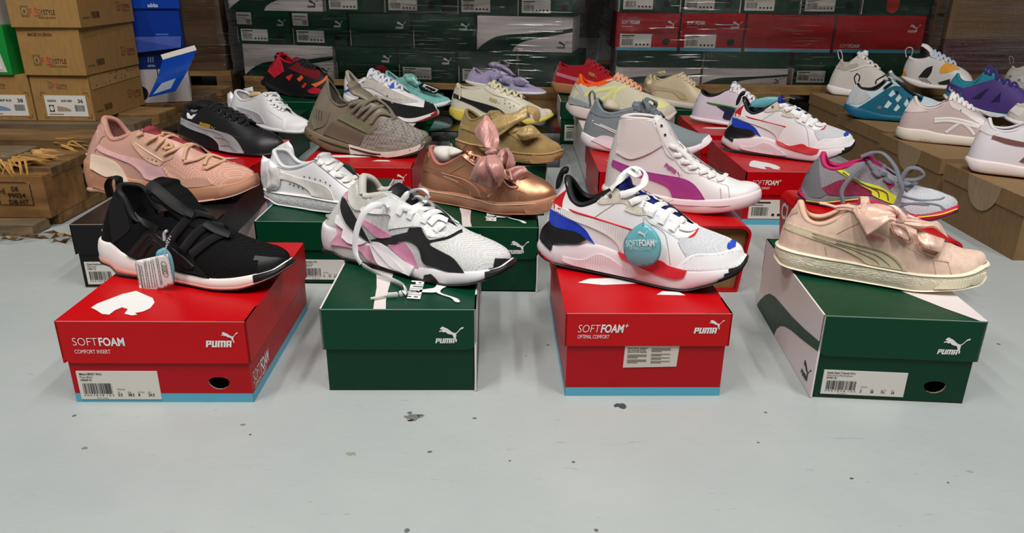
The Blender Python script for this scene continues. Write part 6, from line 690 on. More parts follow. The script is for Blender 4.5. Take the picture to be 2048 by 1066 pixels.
def logo_geo(kind):
    """cat with wordmark, unit width"""
    if kind not in _C:
        V, F = ([], [])
        if 'c' in kind:
            v, f = fill_flat(CAT); V += v; F += f
        if 'w' in kind:
            v, f, w = wordmark(); b = len(V); V += v; F += [tuple(b+i for i in q) for q in f]
        _C[kind] = (V, F)
    return _C[kind]

# ------------------------------------------------------------------ boxes
class Face:
    """a rectangular face in box space: origin, right axis u, up axis v (metres)"""
    def __init__(s, o, u, v): s.o = Vector(o); s.u = Vector(u).normalized(); s.v = Vector(v).normalized(); s.n = s.u.cross(s.v)
    def at(s, p, off=.0004): return s.o + s.u*p[0] + s.v*p[1] + s.n*off
def put(mb, F, geo, x, y, sc, mat, rot=0.0, skew=0.0, off=.0005, sx=1.0):
    c, s_ = math.cos(rot), math.sin(rot)
    def T(p):
        a = (p[0]+skew*p[1])*sc*sx; b = p[1]*sc
        return F.at((x+a*c-b*s_, y+a*s_+b*c), off)
    mb.tri2d(geo[0], geo[1], mat, T)
def put_poly(mb, F, poly, mat, off=.0004):
    v, f = fill_flat(poly); mb.tri2d(v, f, mat, lambda p: F.at(p, off))
def put_text(mb, F, txt, x, y, h, mat, bold=0.0, skew=0.0, width=None, off=.0006, rot=0.0):
    g = text_geo(txt, bold); sx = (width/(g[2]*h)) if width else .86
    put(mb, F, (g[0], g[1]), x, y, h, mat, rot, skew, off, sx)
def put_rect(mb, F, x0, y0, x1, y1, mat, off=.0004): mb.poly([F.at(p, off) for p in ((x0,y0),(x1,y0),(x1,y1),(x0,y1))], mat)
def barcode(mb, F, x, y, w, h, seed, mat, off=.0007):
    r = random.Random(seed); p = x
    while p < x+w:
        b = r.choice((.35, .35, .6, .9))*w/30; g = r.choice((.4, .5, .9))*w/30
        put_rect(mb, F, p, y, min(x+w, p+b), y+h, mat, off); p += b+g
def label_plate(parent, F, x, y, w, h, lines, sizes, seed, full=True, name='label', slant=0.0):
    mb = MB(); W_ = 'plain:214,210,202'; K_ = 'dark:34,32,32'
    T = lambda p: F.at(p, .0012)
    mb.prism([(x, y), (x+w-slant, y), (x+w, y+h), (x+slant*.3, y+h)], lambda p: F.at(p, 0.0), T, W_)
    if full:
        for i, (t, b, hh) in enumerate(lines): put_text(mb, F, t, x+w*.04, y+h*(.87-.105*i), h*hh, K_, b, 0, None, .0016)
        barcode(mb, F, x+w*.05, y+h*.2, w*.36, h*.38, seed, K_, .0016)
        r = random.Random(seed)
        put_text(mb, F, '4 0 6 7 8 2 8  1 6 3 8 7 1'[:20], x+w*.045, y+h*.12, h*.06, K_, 0, 0, w*.37, .0016)
        put_text(mb, F, 'Womens', x+w*.47, y+h*.34, h*.055, K_, 0, 0, None, .0016)
        n = len(sizes)
        for i, (hd, t) in enumerate(sizes):
            cx = x+w*(.47+.125*i); put_text(mb, F, hd, cx, y+h*.235, h*.05, K_, 0, 0, None, .0016); put_text(mb, F, t, cx, y+h*.12, h*.095, K_, .02, 0, None, .0016)
        put_text(mb, F, 'Made in Indonesia', x+w*.2, y+h*.03, h*.04, K_, 0, 0, None, .0016)
    else:
        put_rect(mb, F, x+w*.05, y+h*.82, x+w*.45, y+h*.9, K_, .0016)
        put_rect(mb, F, x+w*.05, y+h*.7, x+w*.3, y+h*.75, 'plain:120,118,116', .0016)
        barcode(mb, F, x+w*.06, y+h*.16, w*.36, h*.46, seed, K_, .0016)
        for i in range(4): put_rect(mb, F, x+w*(.5+.12*i), y+h*.15, x+w*(.56+.12*i), y+h*.28, K_, .0016)
    return mb.build(name, parent)

FORMSTRIP_UP = [(0,.03),(.05,.15),(.12,.29),(.2,.40),(.3,.46),(.42,.49),(.6,.53),(.8,.6),(1,.69)]
FORMSTRIP_DN = [(1,.575),(.8,.46),(.62,.37),(.52,.3),(.45,.22),(.40,.12),(.375,0),(0,0)]
def formstrip_poly(w, h): return [(a*w, b*h) for a, b in FORMSTRIP_UP+FORMSTRIP_DN]

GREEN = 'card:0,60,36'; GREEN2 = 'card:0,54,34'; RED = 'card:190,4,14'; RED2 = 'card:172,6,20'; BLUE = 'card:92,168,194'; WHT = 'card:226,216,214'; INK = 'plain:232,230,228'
BLK = 'card:24,22,24'; KR = 'kraft:134,108,74'; DKG = 'plain:30,50,44'

def round_flap(w, h, r, rl=True, rr=True, n=5):
    """front flap outline with rounded lower corners, y from -h to 0"""
    P = [(0, 0)]
    if rl: P += [(r-r*math.cos(a*PI/2/n), -h+r-r*math.sin(a*PI/2/n)) for a in range(n+1)]
    else: P += [(0, -h)]
    if rr: P += [(w-r+r*math.sin(a*PI/2/n), -h+r-r*math.cos(a*PI/2/n)) for a in range(n+1)]
    else: P += [(w, -h)]
    return P + [(w, 0)]

def shoebox(label, W, D, H, x, y, yaw=0.0, z=0.0, style='green', name='shoe_box', group=None, sk=.055, hinge=None, hole=None, lab=None, top=None,
            seed=1, lidtext=True, side_r=None, side_l=None, rl=True, rr=True, lift=0.0, big=False, sidecol=None, front='end', detail=True, soft='SOFTFOAM', sub='COMFORT INSERT', ital=False):
    rt = thing(name, label, 'shoe box', (x, y, z), yaw, group)
    rnd = random.Random(seed); t = .0022; ov = .0035
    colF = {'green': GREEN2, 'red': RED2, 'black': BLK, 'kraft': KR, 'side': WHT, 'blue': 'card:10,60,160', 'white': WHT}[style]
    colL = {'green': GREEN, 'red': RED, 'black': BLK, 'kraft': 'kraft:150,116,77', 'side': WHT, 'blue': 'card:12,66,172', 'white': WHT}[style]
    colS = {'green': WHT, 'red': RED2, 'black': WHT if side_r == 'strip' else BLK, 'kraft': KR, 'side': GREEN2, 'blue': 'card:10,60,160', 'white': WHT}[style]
    colS = sidecol or colS
    x0, x1 = -W/2+ov, W/2-ov; y0, y1 = ov, D-ov; hb = H-t-.0008
    # ---- body
    mb = MB(); Ff = Face((x0, y0, 0), (1, 0, 0), (0, 0, 1)); w = x1-x0
    outl = [(0, 0), (w, 0), (w, hb), (0, hb)]
    if hole:
        hx, hy, hw, hh = hole; n = 14
        H_ = [(hx+hw/2*math.cos(2*PI*i/n), hy + hh/2*math.sin(2*PI*i/n)*(1 if math.sin(2*PI*i/n) < 0 else .55)) for i in range(n)]
        pts = [Vector(p) for p in outl+H_]; ed = [(i, (i+1) % 4) for i in range(4)]+[(4+i, 4+(i+1) % n) for i in range(n)]
        r_ = delaunay_2d_cdt(pts, ed, [], 0, 1e-7); v = [tuple(q) for q in r_[0]]
        f = [tuple(q) for q in r_[2] if not inside(sum((Vector(v[i]) for i in q), Vector((0, 0)))/len(q), H_)]
        mb.tri2d(v, f, colF, lambda p: Ff.at(p, 0)); mb.tri2d(v, f, 'card:120,96,72', lambda p: Ff.at(p, -t))
        for i in range(n):
            j = (i+1) % n; mb.poly([Ff.at(H_[i], 0), Ff.at(H_[j], 0), Ff.at(H_[j], -t), Ff.at(H_[i], -t)], 'card:150,130,110')
        for i in range(4):
            j = (i+1) % 4; mb.poly([Ff.at(outl[i], 0), Ff.at(outl[j], 0), Ff.at(outl[j], -t), Ff.at(outl[i], -t)], colF)
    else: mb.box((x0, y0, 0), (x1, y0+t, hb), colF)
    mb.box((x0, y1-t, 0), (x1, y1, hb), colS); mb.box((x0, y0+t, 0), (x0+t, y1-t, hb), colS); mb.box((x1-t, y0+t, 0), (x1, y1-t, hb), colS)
    mb.box((x0, y0, 0), (x1, y1, t), 'card:120,96,72')
    Fr = Face((x1, y0, 0), (0, 1, 0), (0, 0, 1)); Fl = Face((x0, y1, 0), (0, -1, 0), (0, 0, 1)); d = y1-y0
    if style == 'red':
        put_rect(mb, Ff, 0, 0, w, .0125, BLUE, .0003); put_rect(mb, Fr, 0, 0, d, .0125, BLUE, .0003); put_rect(mb, Fl, 0, 0, d, .0125, BLUE, .0003)
        if side_r == 'soft':
            put_text(mb, Fr, 'SOFT', .006, .022, .016, INK, -.012, .2, .028); put_text(mb, Fr, 'FOAM', .036, .022, .016, INK, .03, .2, .034); put_text(mb, Fr, sub, .008, .014, .006, INK, 0, .2, .05)
            put(mb, Fr, logo_geo('cw'), d-.075, .06, .055, INK)
    for Fx, on in ((Fr, side_r), (Fl, side_l)):
        if on == 'strip':
            hh = H if hinge else hb; 
            put_poly(mb, Fx, formstrip_poly(d, hb), GREEN2 if style != 'black' else 'card:150,145,145', .0003)
            put(mb, Fx, logo_geo('cw'), d*.83, hb*.1, d*.115, DKG)
        elif on == 'logo': put(mb, Fx, logo_geo('cw'), d*.72, hb*.5, d*.13, INK)
        elif isinstance(on, str) and on.startswith('txt:'): put_text(mb, Fx, on[4:], d*.62, hb*.6, .022, INK, .03, 0)
    mb.build('body', rt)
    # ---- lid
    lb = MB(); Ft = Face((-W/2, 0, H), (1, 0, 0), (0, 1, 0))
    n = 6
    sag = lambda u, v: -.0025*math.sin(PI*u)*math.sin(PI*v) if not big else -.003*math.sin(PI*u)*math.sin(PI*v)
    def tp(i, j, dz): return (-W/2+W*i/n, D*j/n, H+dz+sag(i/n, j/n))
    for i in range(n):
        for j in range(n):
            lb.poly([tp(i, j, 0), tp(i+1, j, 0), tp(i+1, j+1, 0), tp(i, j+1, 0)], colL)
            lb.poly([tp(i, j, -t), tp(i, j+1, -t), tp(i+1, j+1, -t), tp(i+1, j, -t)], 'card:120,96,72')
    Fa = Face((-W/2, 0, H), (1, 0, 0), (0, 0, 1))
    fl = round_flap(W, sk, .012, rl, rr)
    lb.prism(fl, lambda p: Fa.at(p, -t), lambda p: Fa.at(p, -lift*p[1]*0), colL)
    if hinge != 'R': lb.box((W/2-t, 0, H-sk), (W/2, D, H), colL if style != 'green' else (sidecol or WHT))
    if hinge != 'L': lb.box((-W/2, 0, H-sk), (-W/2+t, D, H), colL if style != 'green' else (sidecol or WHT))
    lb.box((-W/2, D-t, H-sk), (W/2, D, H), colL)
    if hinge in ('L', 'R') and style == 'green':     # one panel from lid to floor on the hinged side
        s_ = -1 if hinge == 'L' else 1; xx = s_*W/2
        lb.box((min(xx, xx-s_*t), 0, .001), (max(xx, xx-s_*t), D, H), WHT)
        Fh = Face((xx, D, 0), (0, -1, 0), (0, 0, 1)) if s_ < 0 else Face((xx, 0, 0), (0, 1, 0), (0, 0, 1))
        put_poly(lb, Fh, formstrip_poly(D, H), GREEN2, .0004); put(lb, Fh, logo_geo('cw'), D*.84, H*.1, D*.125, DKG)
    # printed edges: the card core shows along the creases
    if detail:
        e = 'plain:120,150,134' if style == 'green' else ('plain:206,120,116' if style == 'red' else 'plain:150,140,130')
        lb.box((-W/2+.001, -.0003, H-.0007), (W/2-.001, .0006, H+.0002), e)
    if style in ('green', 'red', 'black') and lidtext:
        if style == 'green': put(lb, Fa, logo_geo('cw'), W*.735, -sk*.83, W*.185, INK, off=.0008)
        if style == 'red':
            put(lb, Fa, logo_geo('w'), W*.775, -sk*.6, W*.205, INK, off=.0008); put(lb, Fa, logo_geo('c'), W*.85, -sk*.6+W*.022, W*.105, INK, off=.0008)
            k = .18 if ital else 0
            put_text(lb, Fa, soft[:4], W*.075, -sk*.57, .0105, INK, -.012, k, W*.13, .0008); put_text(lb, Fa, soft[4:8], W*.213, -sk*.57, .0105, INK, .03, k, W*.135, .0008)
            if '+' in soft: put_text(lb, Fa, '+', W*.355, -sk*.46, .008, INK, 0, k, W*.022, .0008)
            put_text(lb, Fa, sub, W*.075, -sk*.76, .0052, INK, 0, k, W*.19, .0008)
    def ontop(poly, mat):
        P = [(a*W, b*D) for a, b in poly]; v, f, _ = fill(P, .02)
        lb.tri2d([tuple(q) for q in v], f, mat, lambda p: Ft.at(p, .0005+sag(p[0]/W, p[1]/D)))
    if top == 'stripe':
        ontop([(.345,.001),(.425,.001),(.405,.1),(.395,.22),(.39,.36),(.395,.55),(.2,.55),(.275,.4),(.31,.25),(.33,.1)], WHT)
        g = logo_geo('w'); 
        for kind, cx, y1, sc in (('w', .54, .092, .09), ('c', .505, .138, .118)):
            g = logo_geo(kind)
            lb.tri2d(g[0], g[1], INK, lambda p: Ft.at((W*cx+p[1]*sc, y1-p[0]*sc), .0007))
    if top == 'corner': ontop([(.955,.001),(1,.001),(1,.75),(.5,.75),(.56,.5),(.68,.3),(.82,.13)], WHT)
    if top == 'cat': ontop([(.106,.138),(.112,.183),(.132,.213),(.183,.293),(.239,.334),(.377,.254),(.415,.203),(.426,.14),(.408,.103),(.374,.086),(.397,.067),(.37,.06),(.322,.078),(.312,.127),(.269,.146),(.25,.114),(.248,.066),(.206,.073),(.15,.113)], INK)
    if top == 'slash': ontop([(.12,.33),(.28,.31),(.6,.34),(.72,.37),(.4,.40),(.2,.38)], INK); ontop([(.6,.2),(.78,.19),(.75,.23),(.65,.24)], INK)
    lid = lb.build('lid', rt)
    if lab:
        lx, ly, lw, lh, lines, sizes, full = lab
        label_plate(rt, Ff, lx, ly, lw, lh, lines, sizes, seed, full)
    return rt

# ------------------------------------------------------------------ building a shoe from its data
SUB = dict(coral_midsole='sole', outsole='sole', formstrip_stitching='formstrip', formstrip_line='formstrip', aglet='laces', midsole_groove='sole', midsole_line='sole', sole_groove='sole', sole_stitching='sole',
  toe_ridges='sole', cage_ridge='side_cage', cage_window='side_cage', eyelet_hole='eyestay', eyelet_ring='eyestay', heel_lines='heel_counter', sole_notch='sole', red_heel_base='sole', diamond_panel='sole',
  arch_groove='arch_pod', sole_lettering='sole', sole_tip='sole', midsole_front='sole', lace_bow='laces', foxing_lip='sole', base_lip='sole')
def mm(V): return [(v[0]*.001, v[1]*.001, v[2]*.001) for v in V]
def tube_path(P, r, C=6):
    return strip([Vector(p) for p in P], r*2, r*2, wdir=(0, 1, .3), C=C)
def ext_item(o, root, sh):
    t = o['t']; V = F = None
    if t == 'puff': V, F = puff([tuple(p) for p in o['pts']], o['T'], (Vector((0, o['y'], 0)), Vector((1, 0, 0)), Vector((0, 0, 1))), 4.0, o.get('folds', 0), len(o['pts']), not o.get('corner'))
    elif t == 'chain':
        P = [Vector(p[:3]) for p in catmull(o['pts'], 8)]; V = []; F = []; last = None
        for p in P:
            if last is not None and (p-last).length < 2.6: continue
            last = p; b = len(V); n = 6
            V += [p+Vector((0, 0, 1.3))]
            for q in (.65, -.65): V += [p+Vector((1.1*math.cos(2*PI*i/n), 1.1*math.sin(2*PI*i/n), q)) for i in range(n)]
            V += [p-Vector((0, 0, 1.3))]
            for i in range(n):
                j = (i+1) % n; F += [(b, b+1+i, b+1+j), (b+1+i, b+1+n+i, b+1+n+j, b+1+j), (b+1+n+i, b+1+2*n, b+1+n+j)]
    elif t == 'lace':
        V = []; F = []
        for pa in o['paths']:
            v, f = lace_geo(sh, pa, o['w'], o['th'], o['on'] if sh.tongue() else 'u', (0, 1, 0)); b = len(V); V += v; F += [tuple(b+i for i in q) for q in f]
    elif t in ('ptext', 'pcat'):
        a, c = Vector(o['pts'][0]), Vector(o['pts'][1]); L = (c-a).length; u = (c-a)/L; vv = Vector((-u.y, u.x))
        if t == 'ptext':
            g = text_geo(o['txt'], .03 if o['bold'] else -.006); sx = L/g[2]; sy = o['h']
        else: g = logo_geo('c'); sx = sy = L
        V = []; F = []
        for k in range(2):
            b = len(V); V += [Vector((a.x+u.x*p[0]*sx+vv.x*p[1]*sy, o['y']+k*.3, a.y+u.y*p[0]*sx+vv.y*p[1]*sy)) for p in g[0]]; F += [tuple(b+i for i in q) for q in g[1]]
    elif t == 'lines':
        V = []; F = []; rng = random.Random(4)
        for a, c in o['rows']:
            a = Vector(a); c = Vector(c); L = (c-a).length; u = (c-a)/L; n = Vector((-u.y, u.x))*o['w']/2; s = 0
            while s < L:
                e = min(L, s+rng.uniform(.8, 3.2)); b = len(V)
                for q in (a+u*s+n, a+u*e+n, a+u*e-n, a+u*s-n): V.append(Vector((q.x, o['y'], q.y)))
                F.append((b, b+1, b+2, b+3)); s = e+rng.uniform(.4, .9)
    elif t == 'rings':
        V = []; F = []; n = 16
        for p in o['pts']:
            b = len(V)
            for r in (o['r'], o['r']-.7): V += [Vector((p[0]+r*math.cos(2*PI*i/n), o['y'], p[1]+r*math.sin(2*PI*i/n))) for i in range(n)]
            F += [(b+i, b+(i+1) % n, b+n+(i+1) % n, b+n+i) for i in range(n)]
    if V: return mesh_obj(o['name'], mm(V), F, o['mat'], root, smooth_=t not in ('ptext', 'pcat', 'lines'))

STITCHED = ('F1', 'F2', 'F3', 'F4', 'M1', 'M2', 'M3', 'M4', 'T3', 'B2', 'B3', 'K4', 'R6', 'R7')
def build_shoe(q, loc=None, rz=None, label=None, skip=(), ext=True, group='display sneakers'):
    loc = loc or q['loc']; rz = q['rz'] if rz is None else rz
    root = thing('sneaker', label or q['label'], 'sneaker', loc, rz, group)
    sh = Shoe(q['d']); d = q['d']
    V, F = sh.sole(); mesh_obj('sole', mm(V), F, q['sm'], root, merge=.00005, autosm=50)
    V, F = sh.upper(); mesh_obj('upper', mm(V), F, q['um'], root, merge=.00005)
    V, F = sh.lining(); mesh_obj('lining', mm(V), F, q['lm'], root, merge=.00002)
    V, F = sh.insole(); mesh_obj('insole', mm(V), F, q['im'], root)
    tg = sh.tongue()
    if tg: mesh_obj('tongue', mm(tg[0]), tg[1], q['tm'], root, merge=.00002)
    tags = []; last = {c.name.split('.')[0]: c for c in root.children}
    def made(nm, ob): last[nm] = ob; return ob
    def par(nm):
        p = last.get(SUB.get(nm)); return p if p is not None and p.parent == root else root
    for o in q['parts']:
        t = o['t']; nm = o.get('name')
        if nm in skip: continue
        if t == 'ext':
            if ext: tags.append(o)
            continue
        if t == 'band':
            V, F = sh.sole(o['lo'], o['hi'], o['off']); mesh_obj(nm, mm(V), F, o['mat'], par(nm), merge=.00005, autosm=50)
        elif t == 'wrap':
            V, F = sh.wrap(o['x0']*sh.L, o['vmax'], o['th'], o['lo'], o['slope']); mesh_obj(nm, mm(V), F, o['mat'], root, merge=.00005)
        elif t == 'patch':
            st = q['key'] in STITCHED and o['mat'].split(':')[0] in ('leather', 'suede', 'metalleather') and o['th'] > .9
            r = patch(sh, o['pts'], o['on'], o['th']*.75, q['dv'], stitch=st)
            if r:
                c = [int(u) for u in o['mat'].split(':')[1].split(',')]; k = .74 if max(c) > 60 else 2.2
                made(nm, mesh_obj(nm, mm(r[0]), r[1], [o['mat'], 'plain:%d,%d,%d' % tuple(min(255, int(u*k)) for u in c)], par(nm), fmat=r[2], autosm=48))
        elif t == 'lace':
            V = []; F = []
            for pa in o['paths']:
                v, f = lace_geo(sh, pa, o['w'], o['th'], o['on'] if tg else 'u', (0, 1, 0) if o.get('wdir') else None)
                if nm != 'laces' and nm != 'lace_bow': made(nm, mesh_obj(nm, mm(v), f, o['mat'], par(nm), autosm=60)); continue
                b = len(V); V += v; F += [tuple(b+i for i in k) for k in f]
            if V: made(nm, mesh_obj(nm, mm(V), F, o['mat'], par(nm), autosm=60))
        elif t == 'puff':
            V, F = puff([tuple(p) for p in o['pts']], o['T'], (Vector((0, o['y'], 0)), Vector((1, 0, 0)), Vector((0, 0, 1))), 4.0, o['folds'], len(o['pts'])+int(o['y']))
            mesh_obj(nm, mm(V), F, o['mat'], root)
        elif t == 'ribbon':
            V, F = ribbon(o['A'], o['B'], o['b'], o['f'], 7, len(root.children)); mesh_obj(nm, mm(V), F, o['mat'], root)
        elif t == 'dots':
            V = []; F = []; n = 10
            for p in o['pts']:
                c = Vector(p[:3]); nv = Vector(p[3:]).normalized(); nv = nv if nv.y < .3 else -nv; a = nv.orthogonal().normalized(); b2 = nv.cross(a); b = len(V)
                V += [c+nv*2.2+(a*math.cos(2*PI*i/n)+b2*math.sin(2*PI*i/n))*o['r'] for i in range(n)]+[c-nv*1+(a*math.cos(2*PI*i/n)+b2*math.sin(2*PI*i/n))*o['r'] for i in range(n)]
                F += [tuple(b+i for i in range(n))]+[(b+i, b+(i+1) % n, b+n+(i+1) % n, b+n+i) for i in range(n)]
            mesh_obj(nm, mm(V), F, o['mat'], root, smooth_=False)
        elif t == 'logo':
            dv, e1, e2 = basis(q['dv']); bv = sh.getbvh('us'); a, c, dn = [Vector(p) for p in o['pts']]
            V = []; F = []; n = len(o['txt'])+0; h = (dn-a).length
            for i, tx in enumerate(o['txt']):
                if tx == 'PUMA':
                    g = logo_geo('w'); gw = .69; gh = .19
                else: g = text_geo(tx, .02); gw = g[2]; gh = 1.0
                lh = h/n*.8; u = (c-a); vv = (a-dn).normalized()
                if o['cat']: u = u*.72
                if i: u = u*.6
                base = dn + vv*(h/n)*(n-1-i)
                def T(p):
                    w_ = base + u*(p[0]/gw) + vv*(p[1]/gh*lh)
                    org = e1*w_.x+e2*w_.y-dv*1500; hh = bv.ray_cast(org, dv)
                    return (hh[0]-dv*(o['th']+1.6)) if hh[0] else bv.find_nearest(org+dv*1500)[0]
                b = len(V); V += [T(p) for p in g[0]]; F += [tuple(b+k for k in f) for f in g[1]]
                if o['cat'] and not i:
                    g = logo_geo('c'); sc = (c-a).length*.36; u2 = (c-a).normalized()
                    b = len(V); base2 = dn+(c-a)*.70-vv*h*.1
                    for p in g[0]:
                        w_ = base2+u2*(p[0]*sc)+vv*(p[1]*sc); org = e1*w_.x+e2*w_.y-dv*1500; hh = bv.ray_cast(org, dv)
                        V.append((hh[0]-dv*(o['th']+1.6)) if hh[0] else bv.find_nearest(org+dv*1500)[0])
                    F += [tuple(b+k for k in f) for f in g[1]]
            mesh_obj(nm, mm(V), F, o['mat'], root, smooth_=False)
        elif t == 'auto':
            V = []; F = []; n = o['n']; tw = d.get('tw', 17)
            bv = sh.getbvh('ut' if tg else 'u')
            xs = [lerp(sh.xe+6, sh.xv-8, (i+.5)/n) for i in range(n)]
            def eye(x, sd):
                xt, wt, z, _ = sh.topof(x); p = Vector(sh.pt(x, .90, sd)); return p
            def add(P):
                v, f = lace_geo(sh, P, o['w'], o['th'], 'ut' if tg else 'u'); b = len(V); V.extend(v); F.extend([tuple(b+i for i in k) for k in f])
            for i, x in enumerate(xs):
                for sd in (-1, 1):
                    a = eye(x, sd); x2 = xs[i-1] if i else x-10; bb = eye(x2, -sd); P = []
                    for k in range(7):
                        u = k/6; m = a.lerp(bb, u); xx = m.x; zz = sh.rid(xx)+1.5 + 2.5*math.sin(PI*u)+(1.6 if sd > 0 else 0)
                        q_ = Vector((xx, m.y, max(m.z, lerp(m.z, zz, math.sin(PI*u)**.8))))
                        h = bv.find_nearest(q_); nn = q_-h[0]
                        q_.z += 2.0
                        P.append(tuple(q_))
                    add(P)
            if o.get('bow'):
                x = xs[0]; z = sh.rid(x)+6
                for sd in (-1, 1):
                    add([(x, 0, z), (x+8, sd*18, z+10), (x+22, sd*34, z-2), (x+14, sd*30, z-14), (x+2, sd*10, z-2)]); add([(x, 0, z), (x+14, sd*16, z-2), (x+26, sd*36, z-24)])
            mesh_obj('laces', mm(V), F, o['mat'], root)
    for o in tags:
        r = thing(o['name'], o['label'], o['cat'], loc, rz, o.get('group'))
        for it in o['items']: ext_item(it, r, sh)
    return root
# ================================================================== the place
R_ = math.radians
W_LAB = [('UK', '5.5'), ('EUR', '38.5'), ('US Wn\'s', '8'), ('CM', '24.5')]
# ---- setting
def structure(o): o['kind'] = 'structure'; return o
fm, nt, b = new_mat('painted_floor', (170, 177, 176), .36, spec=.5)
co = coords(nt); n1 = noise(nt, co, 2.2, 5, .6); n2 = noise(nt, co, 38, 4, .65); n3 = noise(nt, co, 9, 6, .7)
mx = N(nt, 'ShaderNodeMix'); mx.data_type = 'RGBA'; nt.links.new(ramp(nt, n1, .25, .75), mx.inputs[0]); mx.inputs[6].default_value = srgb((163, 171, 171)); mx.inputs[7].default_value = srgb((181, 187, 185))
vo = N(nt, 'ShaderNodeTexVoronoi'); vo.inputs['Scale'].default_value = 16; nt.links.new(co, vo.inputs['Vector'])
sp = N(nt, 'ShaderNodeMath', operation='LESS_THAN'); ad = N(nt, 'ShaderNodeMath', operation='MULTIPLY_ADD'); nt.links.new(n2, ad.inputs[0]); ad.inputs[1].default_value = .16; nt.links.new(vo.outputs['Distance'], ad.inputs[2])
nt.links.new(ad.outputs[0], sp.inputs[0]); sp.inputs[1].default_value = .115
mx2 = N(nt, 'ShaderNodeMix'); mx2.data_type = 'RGBA'; nt.links.new(sp.outputs[0], mx2.inputs[0]); nt.links.new(mx.outputs[2], mx2.inputs[6]); mx2.inputs[7].default_value = srgb((104, 106, 106))
# hairline scratches
cs = coords(nt, sv=(3, 26, 1), rot=(0, 0, .5)); sc_ = noise(nt, cs, 7, 2, .5, 1.5); ms = N(nt, 'ShaderNodeMath', operation='GREATER_THAN'); nt.links.new(sc_, ms.inputs[0]); ms.inputs[1].default_value = .735
mx3 = N(nt, 'ShaderNodeMix'); mx3.data_type = 'RGBA'; nt.links.new(ms.outputs[0], mx3.inputs[0]); nt.links.new(mx2.outputs[2], mx3.inputs[6]); mx3.inputs[7].default_value = srgb((152, 156, 158))
nt.links.new(mx3.outputs[2], b.inputs['Base Color'])
rr = N(nt, 'ShaderNodeMapRange'); rr.inputs[3].default_value = .24; rr.inputs[4].default_value = .5; nt.links.new(n3, rr.inputs[0]); nt.links.new(rr.outputs[0], b.inputs['Roughness'])
bump(nt, b, n2, .22, .004)
mb = MB(); mb.poly([(-6, -2.5, 0), (6, -2.5, 0), (6, 7, 0), (-6, 7, 0)], fm)
structure(mb.build('floor'))
mb = MB(); mb.box((-6, 6.9, 0), (6, 7, 4.5), 'dark:60,56,52'); structure(mb.build('wall_back'))
mb = MB(); mb.box((-6, -2.5, 4.5), (6, 7, 4.6), 'plain:84,84,84'); structure(mb.build('ceiling'))
# paint chips and pits in the floor
def blob(r, n, seed, k=.35):
    g = random.Random(seed); return [(r*(1+g.uniform(-k, k))*math.cos(2*PI*i/n), r*(1+g.uniform(-k, k))*.7*math.sin(2*PI*i/n)) for i in range(n)]
for i, (px, py, r, m) in enumerate([(-.117, .775, .0085, 'dark:112,112,110'), (-.119, .768, .0035, 'dark:40,40,40'), (-.109, .779, .004, 'dark:96,96,94'), (.137, .806, .008, 'dark:70,72,74'), (-.176, .70, .005, 'plain:150,146,134'), (-.09, .705, .0026, 'dark:96,96,96'), (-.475, .705, .003, 'dark:120,122,122'), (-.315, .755, .003, 'dark:124,124,122'), (-.30, .735, .0018, 'dark:90,90,90'), (.0, .69, .0014, 'dark:90,90,90'), (.365, .665, .002, 'dark:70,70,70'), (.50, .68, .003, 'plain:158,158,156'), (.465, .66, .0016, 'dark:100,100,100'), (.285, .73, .0016, 'dark:90,90,90')]):
    m_ = MB(); v, f = fill_flat(blob(r, 18, i, .5)); m_.tri2d(v, f, m, lambda p: (px+p[0], py+p[1], .0004))
    structure(m_.build('trim_%d' % (i+1)))

# ---- shoe boxes of the display, front row
T1_ = [('Mega NRGY Wn\'s', .02, .075), ('Puma Black', 0, .07), ('190369 01', .02, .07)]
b1 = shoebox('red box with a white big cat on its lid, under the black knit sneaker', .2245, .2831, .1117, -.4273, .8001, R_(1.02), style='red', sk=.0555, lab=(.007, .0045, .098, .039, T1_, W_LAB, True), hole=(.178, .029, .026, .022), top='cat', side_r='soft', seed=3, rr=False)
b2 = shoebox('green box with plain front under the white, black and pink sneaker', .1914, .29, .1152, -.1393, .8344, R_(1.29), style='green', sk=.055, top='stripe', hinge='R', rl=False, seed=4)
b3 = shoebox('red box with a warning sticker on its front, under the tagged white sneaker', .2036, .30, .1166, .1675, .8272, R_(1.29), style='red', sk=.044, soft='SOFTFOAM+', sub='OPTIMAL COMFORT', ital=True, top='slash', side_l='logo', rl=False, rr=False, seed=5)
Fs = Face((-.1018+.0035, .0035, 0), (1, 0, 0), (0, 0, 1)); mb = MB()
mb.prism([(.071, .041), (.138, .0425), (.1395, .072), (.072, .0715)], lambda p: Fs.at(p, 0), lambda p: Fs.at(p, .001), 'plain:206,196,184')
for i, tx in enumerate(('Some colour migration', 'can occur due to the', 'nature of the material.')): put_text(mb, Fs, tx, .0755, .0675-.0025*i, .0017, 'dark:40,36,34', .03, 0, (.0245, .022, .024)[i], .0014)
for r0, n, x0 in ((.0585, 3, .0755), (.0515, 3, .0755), (.0672, 3, .105), (.0595, 2, .105), (.0545, 2, .105), (.0495, 2, .105)):
    for i in range(n): put_rect(mb, Fs, x0, r0-.0019*i, x0+(.024 if i < n-1 else .013), r0-.0019*i+.0009, 'plain:110,100,94', .0014)
mb.build('warning_sticker', b3)
T4_ = [('Suede Heart Triangle Wn\'s', .02, .075), ('Silver Peony-Marshmallow', 0, .07), ('367467 02', .02, .07)]
b4 = shoebox('green box with white side panel, under the peach suede sneaker', .1919, .2878, .1154, .4764, .8227, R_(-3.86), style='green', sk=.0545, hinge='L', top='corner', lab=(.009, .006, .102, .034, T4_, [('UK', '5'), ('EUR', '38'), ('US Wn\'s', '7½'), ('CM', '24')], True), hole=(.147, .024, .027, .022), rr=False, seed=6)
